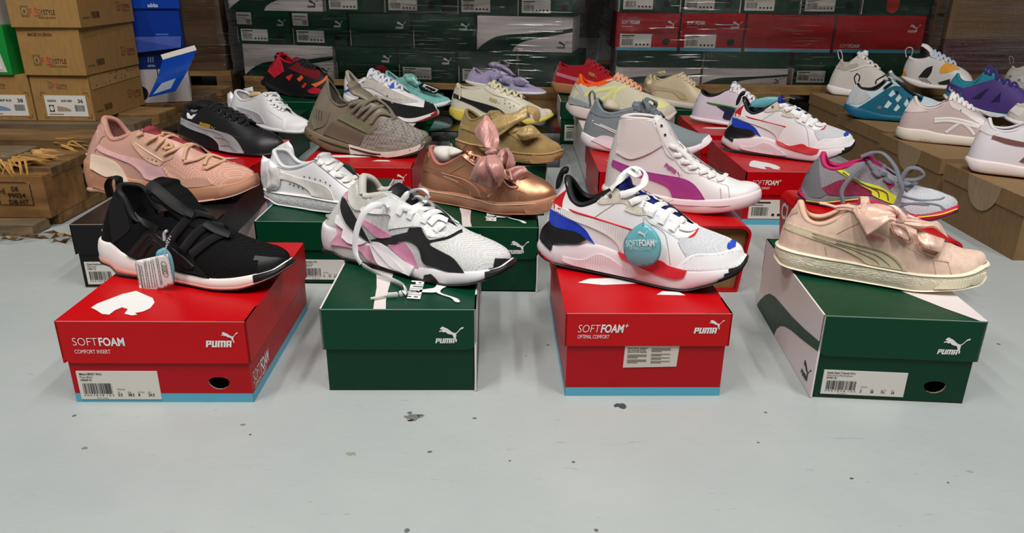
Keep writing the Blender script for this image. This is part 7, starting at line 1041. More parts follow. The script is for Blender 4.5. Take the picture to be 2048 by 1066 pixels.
# second row
bm = shoebox('black box with a torn white sticker on its lid, under the pink basketball sneaker', .232, .33, .1125, -.606, 1.165, R_(3), style='black', sk=.052, side_r='strip', lidtext=False, lab=(.006, .006, .10, .04, [('Clyde Hardwood Natural', .02, .075), ('Misty Rose', 0, .07), ('194031 01', .02, .07)], [('UK', '9'), ('EUR', '43'), ('US', '10'), ('CM', '28')], True), rr=False, seed=7)
mb = MB(); Fb = Face((-.116, 0, .1125), (1, 0, 0), (0, 0, 1)); mb.prism([(.046, -.037), (.076, -.039), (.074, -.023), (.064, -.021), (.058, -.023), (.045, -.022)], lambda p: Fb.at(p, 0), lambda p: Fb.at(p, .0012), 'plain:214,212,208'); mb.build('torn_sticker', bm)
lab2 = lambda x, y, w=.092, h=.036: (x, y, w, h, [], [], False)
shoebox('green box under the white sneaker with the heel bow', .19, .29, .1125, -.335, 1.187, R_(0), style='green', sk=.05, lab=(.07, .008, .072, .036, [('Basket Bow Wn\'s', .02, .07), ('Puma White', 0, .07), ('367319 01', .02, .07)], [('UK', '4'), ('EUR', '37'), ('US Wn\'s', '6½'), ('CM', '23')], True), hole=(.163, .03, .024, .022), lidtext=False, seed=8)
shoebox('green box with lid logo and white stripe, under the copper sneaker', .19, .29, .115, -.052, 1.161, 0, style='green', sk=.055, top='stripe', hinge='R', rl=False, seed=9)

def open_box(label, W, D, H, x, y, yaw, txt=None, seed=1):
    """a red box standing on its side: its brown card underside faces out inside a red rim"""
    rt = thing('shoe_box', label, 'shoe box', (x, y, 0), yaw, 'shoe boxes on the floor'); mb = MB(); r = .016; t = .003
    def rr_(w, h, rad, n=6):
        P = []
        for cx, cy, a0 in ((w-rad, h-rad, 0), (rad, h-rad, 90), (rad, rad*.3, 180), (w-rad, rad*.3, 270)):
            k = rad if a0 < 180 else rad*.3
            for i in range(n+1): a = R_(a0+90*i/n); P.append((cx+k*math.cos(a), cy+k*math.sin(a)))
        return P
    O = rr_(W, H, r); I = [(lerp(W/2, p[0], (W/2-t*1.3)/(W/2)), lerp(H/2, p[1], (H/2-t*1.3)/(H/2))) for p in O]; n = len(O)
    f0 = lambda p, d: (p[0]-W/2, d, p[1])
    for i in range(n):
        j = (i+1) % n
        mb.poly([f0(O[i], 0), f0(O[j], 0), f0(O[j], D), f0(O[i], D)], RED); mb.poly([f0(O[i], 0), f0(I[i], 0), f0(I[j], 0), f0(O[j], 0)], 'card:190,20,30'); mb.poly([f0(I[i], 0), f0(I[i], .012), f0(I[j], .012), f0(I[j], 0)], 'card:150,10,20')
    mb.poly([f0(p, D) for p in O], RED)
    if txt:
        Fl = Face((-W/2-.0003, D, 0), (0, -1, 0), (0, 0, 1)); put_text(mb, Fl, txt, .02, .066, .03, INK, .02, 0, None, .0006)
    mb.build('sleeve', rt)
    m2 = MB(); m2.poly([f0(p, .012) for p in I], 'kraft:140,104,64'); m2.build('base_panel', rt)
    return rt
open_box('red box standing on its side with brown base showing, under the white high-top', .205, .30, .118, .292, 1.169, R_(1.5))
open_box('red box with white letters on its left side, under the yellow-striped running sneaker', .193, .297, .113, .62, 1.122, 0, 'CLASSIC')
# third row
shoebox('red box under the black sneaker with silver stripe', .205, .31, .117, -.652, 1.516, R_(-.5), style='red', sk=.06, top='slash', side_r='logo', seed=11, lidtext=False)
shoebox('red box with white lid logo, under the taupe knit sneaker', .24, .32, .115, -.335, 1.555, R_(1), style='red', sk=.058, top='slash', seed=12)
shoebox('green box with white side, under the tan suede sneaker', .19, .30, .115, -.02, 1.58, R_(9), style='green', sk=.055, hinge='L', seed=13, lidtext=False)
shoebox('red box under the grey mesh runner', .22, .31, .117, .29, 1.538, 0, style='red', sk=.05, side_l='logo', top='slash', seed=14, lidtext=False)
shoebox('third-row red box with slanted lettering and size label, under the white and blue sneaker', .2, .33, .118, .592, 1.545, 0, style='red', soft='SOFTFOAM+', sub='OPTIMAL COMFORT', ital=True, sk=.05, top='cat', side_l='logo', lab=(.012, .014, .1, .042, [], [], False), seed=15)
# fourth row
shoebox('dark green box under the white silver-striped sneaker', .2, .31, .115, -.72, 1.965, 0, sidecol=GREEN2, style='green', sk=.05, seed=16, lidtext=False)
shoebox('green box with white lid top, under the black-toed white sneaker', .2, .30, .117, -.375, 1.93, R_(-3), sidecol=GREEN2, style='green', sk=.05, top='corner', seed=17, lidtext=False)
shoebox('tall box with pale grey side, under the orange-collared sneaker', .21, .45, .117, .29, 1.891, 0, style='white', sk=.03, seed=18, lidtext=False)
shoebox('red box under the pinstriped white sneaker', .2, .30, .115, .592, 1.951, 0, style='red', sk=.05, top='slash', seed=19, lidtext=False)
# back row
shoebox('green box with torn paper on its front, under the black and red caged sneaker', .23, .30, .125, -.70, 2.36, R_(-4), sidecol=GREEN2, style='green', sk=.06, seed=20, lidtext=False)
shoebox('green box under the mint suede sneaker', .21, .30, .117, -.348, 2.345, 0, sidecol=GREEN2, style='green', sk=.055, seed=21, lidtext=False)
shoebox('green box under the lavender sneaker, behind the clear plastic box', .19, .15, .142, -.09, 2.40, 0, style='green', sk=.05, seed=22, lidtext=False)
shoebox('green box with barcode label, under the red suede sneaker', .2, .20, .135, .246, 2.36, 0, style='green', sk=.055, lab=(.012, .012, .09, .05, [], [], False), seed=23, lidtext=False)
shoebox('green box under the beige sneaker with gold heel bow', .2, .30, .117, .60, 2.33, 0, style='green', sk=.055, seed=24, lidtext=False)

# clear plastic display box
gm = bpy.data.materials.new('clear_plastic'); gm.use_nodes = True; nt = gm.node_tree; nt.nodes.clear()
out = N(nt, 'ShaderNodeOutputMaterial'); tr = N(nt, 'ShaderNodeBsdfTransparent'); gl = N(nt, 'ShaderNodeBsdfGlossy'); gl.inputs['Roughness'].default_value = .06; ms_ = N(nt, 'ShaderNodeMixShader'); fr = N(nt, 'ShaderNodeFresnel'); fr.inputs[0].default_value = 1.4
tr.inputs[0].default_value = (.93, .95, .95, 1); nt.links.new(fr.outputs[0], ms_.inputs[0]); nt.links.new(tr.outputs[0], ms_.inputs[1]); nt.links.new(gl.outputs[0], ms_.inputs[2]); nt.links.new(ms_.outputs[0], out.inputs[0])
pb = thing('plastic_box', 'clear plastic box holding up the cream sneaker with the yellow sole', 'box', (-.05, 2.05, 0), 0)
def walls(w, d, h, t, m, lid=False):
    mb = MB(); mb.box((-w/2, 0, .0), (w/2, t, h), m); mb.box((-w/2, d-t, 0), (w/2, d, h), m); mb.box((-w/2, t, 0), (-w/2+t, d-t, h), m); mb.box((w/2-t, t, 0), (w/2, d-t, h), m); return mb
walls(.36, .34, .096, .002, gm).build('body', pb); mb = MB(); mb.box((-.182, -.002, .0965), (.182, .342, .0995), gm); mb.build('lid', pb)

# brown boxes of the right-hand group
def kraft_box(label, W, D, H, x, y, yaw=0, tape=True, seed=1):
    rt = thing('kraft_box', label, 'cardboard box', (x, y, 0), R_(yaw), 'brown shoe boxes on the floor'); t = .003
    mb = MB(); mb.box((-W/2+.003, .003, 0), (W/2-.003, D-.003, H-t), KR); mb.build('body', rt)
    lb = MB(); n = 5; c = 'kraft:142,114,78'
    for i in range(n):
        for j in range(n):
            P = [(-W/2+W*(i+a)/n, D*(j+b_)/n, H-.003*math.sin(PI*(i+a)/n)*math.sin(PI*(j+b_)/n)) for a, b_ in ((0,0),(1,0),(1,1),(0,1))]; lb.poly(P, c)
    sk = .034
    lb.box((-W/2, 0, H-sk), (W/2, t, H-.0005), c); lb.box((-W/2, D-t, H-sk), (W/2, D, H-.0005), c); lb.box((-W/2, t, H-sk), (-W/2+t, D-t, H-.0005), c); lb.box((W/2-t, t, H-sk), (W/2, D-t, H-.0005), c)
    lb.build('lid', rt)
    if tape:
        tb = MB(); Fl = Face((-W/2, D, 0), (0, -1, 0), (0, 0, 1)); P = [(D*.52+.045*math.cos(a)*1.25, H+.0003-.062*math.sin(a)) for a in [PI*i/12 for i in range(13)]]
        v, f = fill_flat(P); tb.tri2d(v, f, 'kraft:164,142,110', lambda p: Fl.at(p, .0006)); tb.build('round_seal', rt)
    return rt
kraft_box('brown box nearest the camera on the right, under the rose-striped sneaker', .22, .285, .122, 1.063, 1.339, 0, seed=1)
kraft_box('brown box under the pink striped sneaker with crossed stripes', .22, .30, .123, 1.073, 1.66, 0, seed=2)
kraft_box('brown box under the teal caged sneaker', .23, .31, .122, 1.10, 1.985, 0, tape=False, seed=3)
kraft_box('brown box under the white mesh slip-on runner', .19, .30, .136, 1.105, 2.30, 0, tape=False, seed=4)
kraft_box('brown box under the white and orange high-top trainer', .22, .20, .19, 1.405, 2.43, 0, tape=False, seed=5)
kraft_box('brown box under the purple and teal sneaker', .24, .30, .15, 1.41, 2.10, 0, tape=False, seed=6)
kraft_box('brown box under the pale grey mesh sneaker at the right edge', .24, .30, .15, 1.79, 2.40, 0, tape=False, seed=7)
kraft_box('brown box under the half-hidden pale knit sneaker', .23, .28, .15, 1.38, 1.67, 0, tape=False, seed=8)

# ---- sneakers
BY = {q['key']: q for q in SHOES}
for q in SHOES: build_shoe(q)
f3 = BY['F3']
r5 = build_shoe(f3, (.497, 1.772, .118), R_(-27), 'third-row white sneaker with blue heel, a turquoise tag lying in its opening', skip=('lace_bow',), ext=False)
tg5 = thing('hang_tag', 'turquoise drop-shaped tag lying flat in the opening of the third-row white and blue sneaker', 'tag', (.497, 1.772, .118), R_(-27))
ext_item(dict(t='puff', name='drop', mat='patent:112,186,196', pts=[(52, 104), (60, 118), (84, 128), (110, 131), (128, 126), (118, 112), (92, 104), (66, 100)], T=7, y=-6, folds=0), tg5, Shoe(f3['d']))
ext_item(dict(t='chain', name='bead_chain', mat='silver:190,190,190', pts=[(126, -12, 128), (138, -10, 132), (150, -10, 130)]), tg5, Shoe(f3['d']))

# ---- pallets
WOOD = 'wood:160,124,78:92,68,42'; WOOD2 = 'wood:142,110,70:80,58,36'; GREYW = 'wood:134,114,88:84,70,54'
def board(parent, lo, hi, m, name='deck_board', j=0.0, seed=0):
    g = random.Random(seed); mb = MB(); n = 6
    # slightly irregular plank with chamfered edges
    T = Matrix.Translation((0, 0, 0)); mb.box(lo, hi, m); o = mb.build(name, parent)
    bm = bmesh.new(); bm.from_mesh(o.data); bmesh.ops.bevel(bm, geom=[e for e in bm.edges], offset=.002, segments=1, affect='EDGES')
    for v in bm.verts: v.co += Vector((g.uniform(-j, j), g.uniform(-j, j), g.uniform(-j, j)*.5))
    bm.to_mesh(o.data); bm.free(); return o
pl = thing('pallet', 'worn wooden pallet with a splintered front board, carrying the tan boxes at left', 'pallet', (-.95, 1.50, 0), 0)
for i, (ya, yb) in enumerate([(.0, .10), (.17, .29), (.36, .46), (.51, .63), (.67, .77), (.82, .93), (.97, 1.07)]):
    xr = 0.0 if i > 2 else (-.02, 0, .005)[i]
    if i == 0: board(pl, (-.62, ya, .122), (-.075, yb, .144), GREYW, seed=i, j=.002)      # snapped short
    else: board(pl, (-.62, ya, .122), (xr, yb, .144), (WOOD, WOOD2, GREYW)[i % 3], seed=i, j=.0015)
for xx in (-.62, -.36, -.12): board(pl, (xx, 0, .10), (xx+.12, 1.07, .122), WOOD2, 'stringer', .001, int(xx*100))
for yy in (.0, .46, .93):
    for xx in (-.62, -.36): board(pl, (xx, yy, .022), (xx+.145, yy+.12, .10), WOOD2, 'block', .001, int(xx*10))
blk = board(pl, (-.235, -.03, .022), (0.0, .115, .112), 'wood:150,110,64:100,70,40', 'block', .001, 5)
Fk = Face((-.235, -.03, .022), (1, 0, 0), (0, 0, 1)); mb = MB(); SK = 'dark:34,24,18'
for i, tx in enumerate(('DE', '99024', 'DB-HT')): put_text(mb, Fk, tx, .158 if i else .168, .058-.0135*i, .009, SK, .02, 0, (.014, .036, .04)[i], .0012)
put_text(mb, Fk, 'HE', .143, .052, .011, SK, 0, 0, .012, .0012)
for x0, y0, x1, y1 in ((.137, .075, .2, .0765), (.14, .028, .207, .0295), (.206, .028, .2075, .075), (.138, .028, .1395, .075)): put_rect(mb, Fk, x0, y0, x1, y1, SK, .0012)
mb.build('stamp', pl)
for yy in (.0, .46, .93): pass
board(pl, (-.62, -.02, .0), (-.02, .10, .022), WOOD2, 'base_board', .001, 3); board(pl, (-.14, .0, .0), (0.0, 1.07, .022), WOOD2, 'base_board', .001, 4); board(pl, (-.62, .0, .0), (-.48, 1.07, .022), WOOD2, 'base_board', .001, 6)
foot = board(pl, (-.115, -.075, .0), (-.01, -.022, .022), GREYW, 'base_stub', .003, 9)
g = random.Random(8); mb = MB()
def splinter(mb, p, d, L, w, m):
    d = Vector(d).normalized(); a = d.orthogonal().normalized(); b_ = d.cross(a); p = Vector(p); k = g.uniform(.3, .7)
    A = [p+a*w, p+b_*w*.6, p-a*w, p-b_*w*.6]; Bq = [q.lerp(p, .4)+d*L*k for q in A]; tip = p+d*L+a*g.uniform(-.006, .006)
    b0 = len(mb.v); mb.v += [tuple(q) for q in A+Bq+[tip]]; i = mb.mi(m)
    for q in range(4):
        r = (q+1) % 4; mb.f += [(b0+q, b0+r, b0+4+r, b0+4+q), (b0+4+q, b0+4+r, b0+8)]; mb.m += [i, i]
YEL = 'wood:206,160,92:150,106,52'
for i in range(46):
    splinter(mb, (-.08+g.uniform(-.03, .015), g.uniform(.0, .10), .126+g.uniform(0, .016)), (1, g.uniform(-.3, .2), g.uniform(-.25, .12)), g.uniform(.02, .075), g.uniform(.002, .006), YEL if i % 3 else WOOD)
for i in range(16):
    splinter(mb, (-.10+g.uniform(-.05, .06), -.004, .128+g.uniform(-.004, .012)), (g.uniform(-.3, .9), -.45, g.uniform(-1.1, -.3)), g.uniform(.025, .07), g.uniform(.0015, .003), YEL)
mb.build('splintered_end', pl)
mb = MB()
for i in range(26): splinter(mb, (-.06+g.uniform(-.03, .02), .17+g.uniform(-.004, .02), .13+g.uniform(0, .014)), (g.uniform(.4, 1), g.uniform(-.35, .05), g.uniform(-.25, .1)), g.uniform(.02, .07), g.uniform(.0015, .004), YEL)
for p, d, L, w in (((-.08, .03, .134), (.9, -.25, -.12), .07, .011), ((-.06, .055, .137), (.8, -.1, -.1), .055, .012)): splinter(mb, p, d, L, w, YEL)
mb.build('splintered_edge', pl)
for i, (x, y, L, a) in enumerate([(-.86, 1.40, .05, .5), (-.915, 1.43, .03, .1), (-1.0, 1.41, .03, -.3)]):
    m_ = MB(); splinter(m_, (x, y, .004), (math.cos(a), math.sin(a), 0), L, .0025, YEL); tag(m_.build('wood_splinter'), ('long loose wood splinter on the floor before the black box', 'short loose wood splinter beside the pallet foot', 'loose wood splinter left of the pallet foot')[i], 'splinter')
sm_ = MB(); g2 = random.Random(3); n = 14
for i in range(n):
    for j in range(4):
        P = [(-1.06+.21*(i+a)/n, 1.375+.045*(j+b_)/4+.012*math.sin((i+a)*.9), .004+.006*abs(math.sin((i+a)*1.7+(j+b_)*2.1))) for a, b_ in ((0,0),(1,0),(1,1),(0,1))]; sm_.poly(P, gm)
tag(sm_.build('plastic_scrap', None, True), 'crumpled strip of clear wrap on the floor before the pallet', 'plastic')

def simple_pallet(label, x, y, w, d, yaw=0, dz=0.0):
    p = thing('pallet', label, 'pallet', (x, y, 0), R_(yaw), None); n = 5
    for i in range(n): ya = d*i/(n-1)*.9; board(p, (0, ya, .122), (w, ya+.1*d, .144+dz), (WOOD, WOOD2)[i % 2], seed=i)
    for f in (0, .44, .88): board(p, (w*f, 0, .10), (w*f+.12*w, d, .122), WOOD2, 'stringer', 0, int(f*9)); board(p, (w*f, 0, 0), (w*f+.12*w, d, .022), WOOD, 'base_board', 0, int(f*9)); board(p, (w*f, .0, .022), (w*f+.12*w, .1, .10), WOOD2, 'block', 0, int(f*9)); board(p, (w*f, d-.1, .022), (w*f+.12*w, d, .10), WOOD2, 'block', 0, int(f*9))
    board(p, (0, .0, 0.0), (w, .1, .0215), WOOD, 'base_board', 0, 1)
    return p
simple_pallet('wooden pallet under the left wrapped stack of green boxes', -1.0, 2.83, 1.20, .72, -11.3)
simple_pallet('wooden pallet under the right wrapped stack of red and green boxes', .37, 2.64, 1.05, .8, 0, .011)

# ---- wrapped stacks of shoe boxes (wall of boxes at the back)
def stack_box(label, x, y, z, w, h, kind, group, seed, d=None, yaw=0.0):
    """kinds: end (label end), plain (logo end), side (long white side), dark side, red end, red side"""
    rt = thing('shoe_box', label, 'shoe box', (x, y, z), yaw+R_(random.Random(seed).uniform(-.5, .5)), group); d = d or (.2 if 'side' in kind else .3)
    red = 'red' in kind; side = 'side' in kind; t = .002; sk = h*.5
    mb = MB(); c = RED2 if red else (WHT if kind in ('side', 'halfside') else GREEN2)
    mb.box((.002, .002, 0), (w-.002, d, h-.002), c); Ff = Face((.002, .002, 0), (1, 0, 0), (0, 0, 1)); mb.box((-.0005, .004, 0.001), (.002, d, h*.5), WHT if not red else RED2)
    if red: put_rect(mb, Ff, 0, 0, w-.004, .011, BLUE, .0003)
    if kind in ('side', 'halfside'):
        put_poly(mb, Ff, formstrip_poly(w-.004, h*(1 if kind == 'side' else .46)), GREEN2, .0003); put(mb, Ff, logo_geo('cw'), w*.83, h*(.1 if kind == 'side' else .03), w*(.115 if kind == 'side' else .085), DKG)
        if kind == 'halfside': put_rect(mb, Ff, 0, 0, 0, 0, WHT)
    if kind == 'redside':
        put_text(mb, Ff, 'SOFT', w*.06, .016, .012, 'plain:200,190,188', -.01, .2, .03); put_text(mb, Ff, 'FOAM', w*.06+.031, .016, .012, 'plain:200,190,188', .03, .2, .036); put(mb, Ff, logo_geo('cw'), w*.8, h*.55, w*.14, 'plain:200,190,188')
    if 'hole' in kind: 
        P = [(w*.8+.013*math.cos(2*PI*i/14), h*.24+.012*math.sin(2*PI*i/14)) for i in range(14)]; put_poly(mb, Ff, P, 'dark:20,18,18', .0004)
    mb.build('body', rt)
    if not (kind in ('side', 'redside', 'redplainside')):
        lb = MB(); lc = RED if red else GREEN
        lb.box((0, 0, h-.002), (w, d, h), lc); Fa = Face((0, 0, h), (1, 0, 0), (0, 0, 1))
        lb.prism(round_flap(w, sk, .01), lambda p: Fa.at(p, -t), lambda p: Fa.at(p, 0), lc)
        if red:
            put(lb, Fa, logo_geo('cw'), w*.78, -sk*.8, w*.18, INK, off=.0006); put_text(lb, Fa, 'SOFT', w*.08, -sk*.6, .012, INK, -.008, .15, w*.13, .0006); put_text(lb, Fa, 'FOAM', w*.22, -sk*.6, .012, INK, .03, .15, w*.14, .0006); put_rect(lb, Fa, w*.08, -sk*.75, w*.26, -sk*.71, 'plain:210,160,158', .0006)
        elif kind not in ('darkside', 'halfside'): put(lb, Fa, logo_geo('cw'), w*.76, -sk*.9, w*.17, 'plain:190,196,190', off=.0006)
        if 'sticker' in kind:
            put_rect(lb, Fa, w*.02, -sk*.85, w*.30, -sk*.12, 'plain:206,200,194', .0008); barcode(lb, Fa, w*.2, -sk*.8, w*.08, sk*.3, seed, 'dark:60,60,60', .0011); put_rect(lb, Fa, w*.04, -sk*.35, w*.26, -sk*.25, 'plain:130,126,122', .0011); put_rect(lb, Fa, w*.04, -sk*.5, w*.2, -sk*.44, 'plain:130,126,122', .0011)
        lb.build('lid', rt)
    if 'lab' in kind: label_plate(rt, Ff, w*.06, h*.08, w*.5, h*.36, [], [], seed, False)
    return rt
GL = 'boxes in the left wrapped stack'; GR = 'boxes in the right wrapped stack'
h = .1145; z0 = .144; YAW_L = math.atan(-.2)
def ty(x):      # the stack's face turns a little toward the camera at its right end
    r = x/(2.72-.03*(x+.95)); return 2.65/(1+.2*r)
def tx(x): return x/(2.72-.03*(x+.95))*ty(x)
LS = [  # x, width, row, kind, label
 (-.955, .325, 0, 'side', 'long white box with green swoosh, bottom left of the left stack'),
 (-.625, .215, 0, 'hole_end', 'green logo box second in the bottom row of the left stack'),
 (-.405, .205, 0, 'lab_hole_end', 'green box with label, third in the bottom row of the left stack'),
 (-.195, .205, 0, 'lab_hole_end', 'green box with label, fourth in the bottom row of the left stack'),
 (.015, .22, 0, 'darkside', 'dark plain box at the bottom right corner of the left stack'),
 (-.965, .19, 1, 'sticker_lab_hole_end', 'green box with sticker, first from left in the middle row of the left stack'),
 (-.77, .195, 1, 'sticker_lab_hole_end', 'green box with sticker, second from left in the middle row of the left stack'),
 (-.57, .215, 1, 'end', 'green box with streaked wrap glare in the middle row of the left stack'),
 (-.35, .215, 1, 'end', 'plain green box beside the stained white box in the left stack'),
 (-.13, .335, 1, 'side', 'stained long white box at the right end of the middle row of the left stack'),
 (-.985, .33, 2, 'side', 'long white box at the top left of the left stack'),
 (-.65, .2, 2, 'lab_end', 'green box with label, second in the top row of the left stack'),
 (-.445, .2, 2, 'lab_hole_end', 'green box with label, third in the top row of the left stack'),
 (-.195, .2, 2, 'lab_end', 'green box with label, fourth in the top row of the left stack'),
 (.01, .2, 2, 'lab_hole_end', 'green box with label at the top right of the left stack'),
]
for i, (x, w, r, k, lb_) in enumerate(LS): stack_box(lb_, tx(x), ty(x), z0+r*(h+.0005), math.hypot(tx(x+w)-tx(x), ty(x+w)-ty(x))-.004, h, k, GL, 100+i, None, YAW_L)
yr = 2.66; ZR = (.155, .2645, .388); HR = (.109, .1230, .118); RS = [
 (.352, .298, 0, 'halfside', 'long green and white box at the bottom left of the right stack'),
 (.654, .298, 0, 'halfside', 'long green and white box in the bottom middle of the right stack'),
 (.965, .20, 0, 'lab_end', 'green box with label behind the white mesh runner in the right stack'),
 (1.17, .23, 0, 'end', 'green logo box at the bottom right of the right stack'),
 (.345, .217, 1, 'red_lab_hole_end', 'red box with label, first from left in the right stack'),
 (.565, .217, 1, 'red_lab_hole_end', 'red box with label, second from left in the right stack'),
 (.785, .30, 1, 'redplainside', 'plain red box with wrap glare in the right stack'),
 (1.09, .305, 1, 'redside', 'long red box at the right end of the right stack'),
 (.350, .203, 2, 'lab_hole_end', 'green box with label, first from left in the top row of the right stack'),
 (.556, .203, 2, 'lab_hole_end', 'green box with label, second from left in the top row of the right stack'),
 (.757, .203, 2, 'lab_end', 'green box with label, third from left in the top row of the right stack'),
 (.960, .203, 2, 'lab_hole_end', 'green box with label, fourth from left in the top row of the right stack'),
 (1.166, .235, 2, 'darkside', 'green box with a red dot at the top right of the right stack'),
]
for i, (x, w, r, k, lb_) in enumerate(RS):
    o = stack_box(lb_, x, yr, ZR[r], w-.004, HR[r], k, GR, 200+i)
    if 'red dot' in lb_:
        m_ = MB(); F_ = Face((0, 0, 0), (1, 0, 0), (0, 0, 1)); put_poly(m_, F_, [(.1+.022*math.cos(2*PI*k_/20), .036+.03*math.sin(2*PI*k_/20)) for k_ in range(20)], 'plain:200,50,36', .001); m_.build('red_dot', o)
m_ = MB(); F_ = Face((tx(-.56), ty(-.56)-.006, z0+.015), (math.cos(YAW_L), math.sin(YAW_L), 0), (0, 0, 1)); v, f = fill_flat([(.028*math.cos(2*PI*k/20), .028*math.sin(2*PI*k/20)) for k in range(20)]); m_.tri2d(v, f, 'plain:170,34,30', lambda p: F_.at((p[0]+.10, p[1]+.012), 0)); m_.tri2d(v, f, 'plain:170,34,30', lambda p: F_.at((p[0]+.10, p[1]+.012), -.001))
tag(m_.build('round_sticker'), 'round red sticker on the left stack above the grey and white sneaker', 'sticker')

# stretch film
fmat = bpy.data.materials.new('stretch_film'); fmat.use_nodes = True; nt = fmat.node_tree; nt.nodes.clear()
out = N(nt, 'ShaderNodeOutputMaterial'); tr = N(nt, 'ShaderNodeBsdfTransparent'); gl = N(nt, 'ShaderNodeBsdfGlossy'); gl.inputs['Roughness'].default_value = .07; ms_ = N(nt, 'ShaderNodeMixShader')
tr.inputs[0].default_value = (.95, .95, .95, 1)
fr = N(nt, 'ShaderNodeFresnel'); fr.inputs[0].default_value = 1.45
co = coords(nt, sv=(1.2, 1.2, 26)); wv = noise(nt, co, 3.2, 5, .7, .6); bp = N(nt, 'ShaderNodeBump'); bp.inputs['Strength'].default_value = .8; bp.inputs['Distance'].default_value = .006
nt.links.new(wv, bp.inputs['Height']); nt.links.new(bp.outputs[0], gl.inputs['Normal']); nt.links.new(bp.outputs[0], fr.inputs['Normal'])
mk = N(nt, 'ShaderNodeMath', operation='MULTIPLY'); mk.use_clamp = True; nt.links.new(fr.outputs[0], mk.inputs[0]); mk.inputs[1].default_value = 1.3; nt.links.new(mk.outputs[0], ms_.inputs[0]); nt.links.new(tr.outputs[0], ms_.inputs[1]); nt.links.new(gl.outputs[0], ms_.inputs[2]); nt.links.new(ms_.outputs[0], out.inputs[0])
crm = bpy.data.materials.new('film_crease'); crm.use_nodes = True; nt = crm.node_tree; nt.nodes.clear()
out = N(nt, 'ShaderNodeOutputMaterial'); tr = N(nt, 'ShaderNodeBsdfTransparent'); gl = N(nt, 'ShaderNodeBsdfGlossy'); gl.inputs['Roughness'].default_value = .12; ms_ = N(nt, 'ShaderNodeMixShader'); ms_.inputs[0].default_value = .55
nt.links.new(tr.outputs[0], ms_.inputs[1]); nt.links.new(gl.outputs[0], ms_.inputs[2]); nt.links.new(ms_.outputs[0], out.inputs[0])
def film(label, path, z0, z1, seed, n=60, m=26, creases=70, spots=()):
    g = random.Random(seed); V = []; F = []; P = [Vector((*p, 0)) for p in path]; L = [0]
    for a, b_ in zip(P, P[1:]): L.append(L[-1]+(b_-a).length)
    def at(s):
        i = 0
        while i < len(L)-2 and s > L[i+1]: i += 1
        return P[i].lerp(P[i+1], (s-L[i])/(L[i+1]-L[i])), (P[i+1]-P[i]).normalized()
    ph = [g.uniform(0, 6) for _ in range(4)]
    for i in range(n+1):
        p, t = at(L[-1]*i/n); nn = Vector((t.y, -t.x, 0))
        for j in range(m+1):
            z = lerp(z0, z1, j/m); o = .003*math.sin(z*46+ph[0]+i*.13)+.002*math.sin(z*90+ph[1]-i*.3)+.0015*math.sin(i*.5+ph[2])
            q = p+nn*(.006+o); V.append((q.x, q.y, z))
    for i in range(n):
        for j in range(m): a = i*(m+1)+j; F.append((a, a+m+1, a+m+2, a+1))
    fm_ = [0]*len(F); rc = random.Random(seed+50)
    for c in range(creases):
        s0 = rc.choice(spots)*L[-1] if spots and rc.random() < .75 else rc.uniform(.05, .95)*L[-1]; s0 += rc.uniform(-.05, .05); ln = rc.uniform(.02, .13); z = rc.uniform(z0+.01, min(z1, .5)); r = rc.uniform(.0006, .0014); k = 8; b0 = len(V); tl = rc.uniform(-.03, .03)
        for i in range(k+1):
            p, t = at(clamp(s0+ln*(i/k-.5), .01, L[-1]-.01)); nn = Vector((t.y, -t.x, 0)); q = p+nn*.0125; zz = z+tl*ln*(i/k-.5)+.0003*math.sin(i*1.9+c)
            for a in range(6): V.append((q.x+nn.x*r*math.cos(a*PI/3), q.y+nn.y*r*math.cos(a*PI/3), zz+r*math.sin(a*PI/3)*(1-.8*abs(2*i/k-1)**3)))
        for i in range(k):
            for a in range(6): F.append((b0+i*6+a, b0+i*6+(a+1) % 6, b0+(i+1)*6+(a+1) % 6, b0+(i+1)*6+a)); fm_.append(1)
    o = mesh_obj('stretch_film', V, F, [fmat, crm], None, fm_); tag(o, label, 'plastic wrap'); return o
film('clear stretch film around the left stack of green boxes', [(tx(-1.0)+.06, ty(-1.0)+.35), (tx(-1.0), ty(-1.0)-.008), (tx(.245), ty(.245)-.008), (tx(.245)+.07, ty(.245)+.35)], .146, .62, 1, creases=150, spots=(.38, .42, .52, .56, .60, .72))
film('clear stretch film around the right stack of red and green boxes', [(.333, 3.0), (.333, yr-.009), (1.412, yr-.009), (1.412, 3.0)], .157, .62, 2, creases=90, spots=(.36, .55, .57))

# ---- left: tan boxes on the pallet
TAN = 'kraft:164,126,74'; TAN2 = 'kraft:164,126,72'; TINK = 'plain:70,54,36'
def brand_print(mb, F, x, y, s, skew=0.0):
    put_rect(mb, F, x, y-.004*s, x+.017*s, y+.02*s, 'plain:120,96,60', .0004)
    P = [(x+.0085*s+.006*s*math.cos(2*PI*i/14), y+.008*s+.0078*s*math.sin(2*PI*i/14)) for i in range(14)]; put_poly(mb, F, P, 'plain:176,142,92', .0007)
    P = [(x+.0085*s+.0035*s*math.cos(2*PI*i/12), y+.008*s+.005*s*math.sin(2*PI*i/12)) for i in range(12)]; put_poly(mb, F, P, 'plain:110,88,56', .001)
    for i, (ch, c, yo, hh) in enumerate((('F', '190,60,50', 0, .014), ('L', '200,110,40', -.001, .013), ('S', '200,50,44', -.003, .019), ('S', '160,60,60', -.002, .015), ('Y', '60,70,130', -.003, .015))):
        put_text(mb, F, ch, x+(.019+.0058*i)*s, y+yo*s, hh*s, 'plain:'+c, 0, 0, .006*s, .0006)
    put_text(mb, F, 'STYLE', x+.049*s, y+.001*s, .0105*s, TINK, .01, 0, .026*s, .0006)
    put_text(mb, F, 'HECHO EN ESPAÑA', x+.036*s, y-.0075*s, .0042*s, TINK, 0, 0, .039*s, .0006)
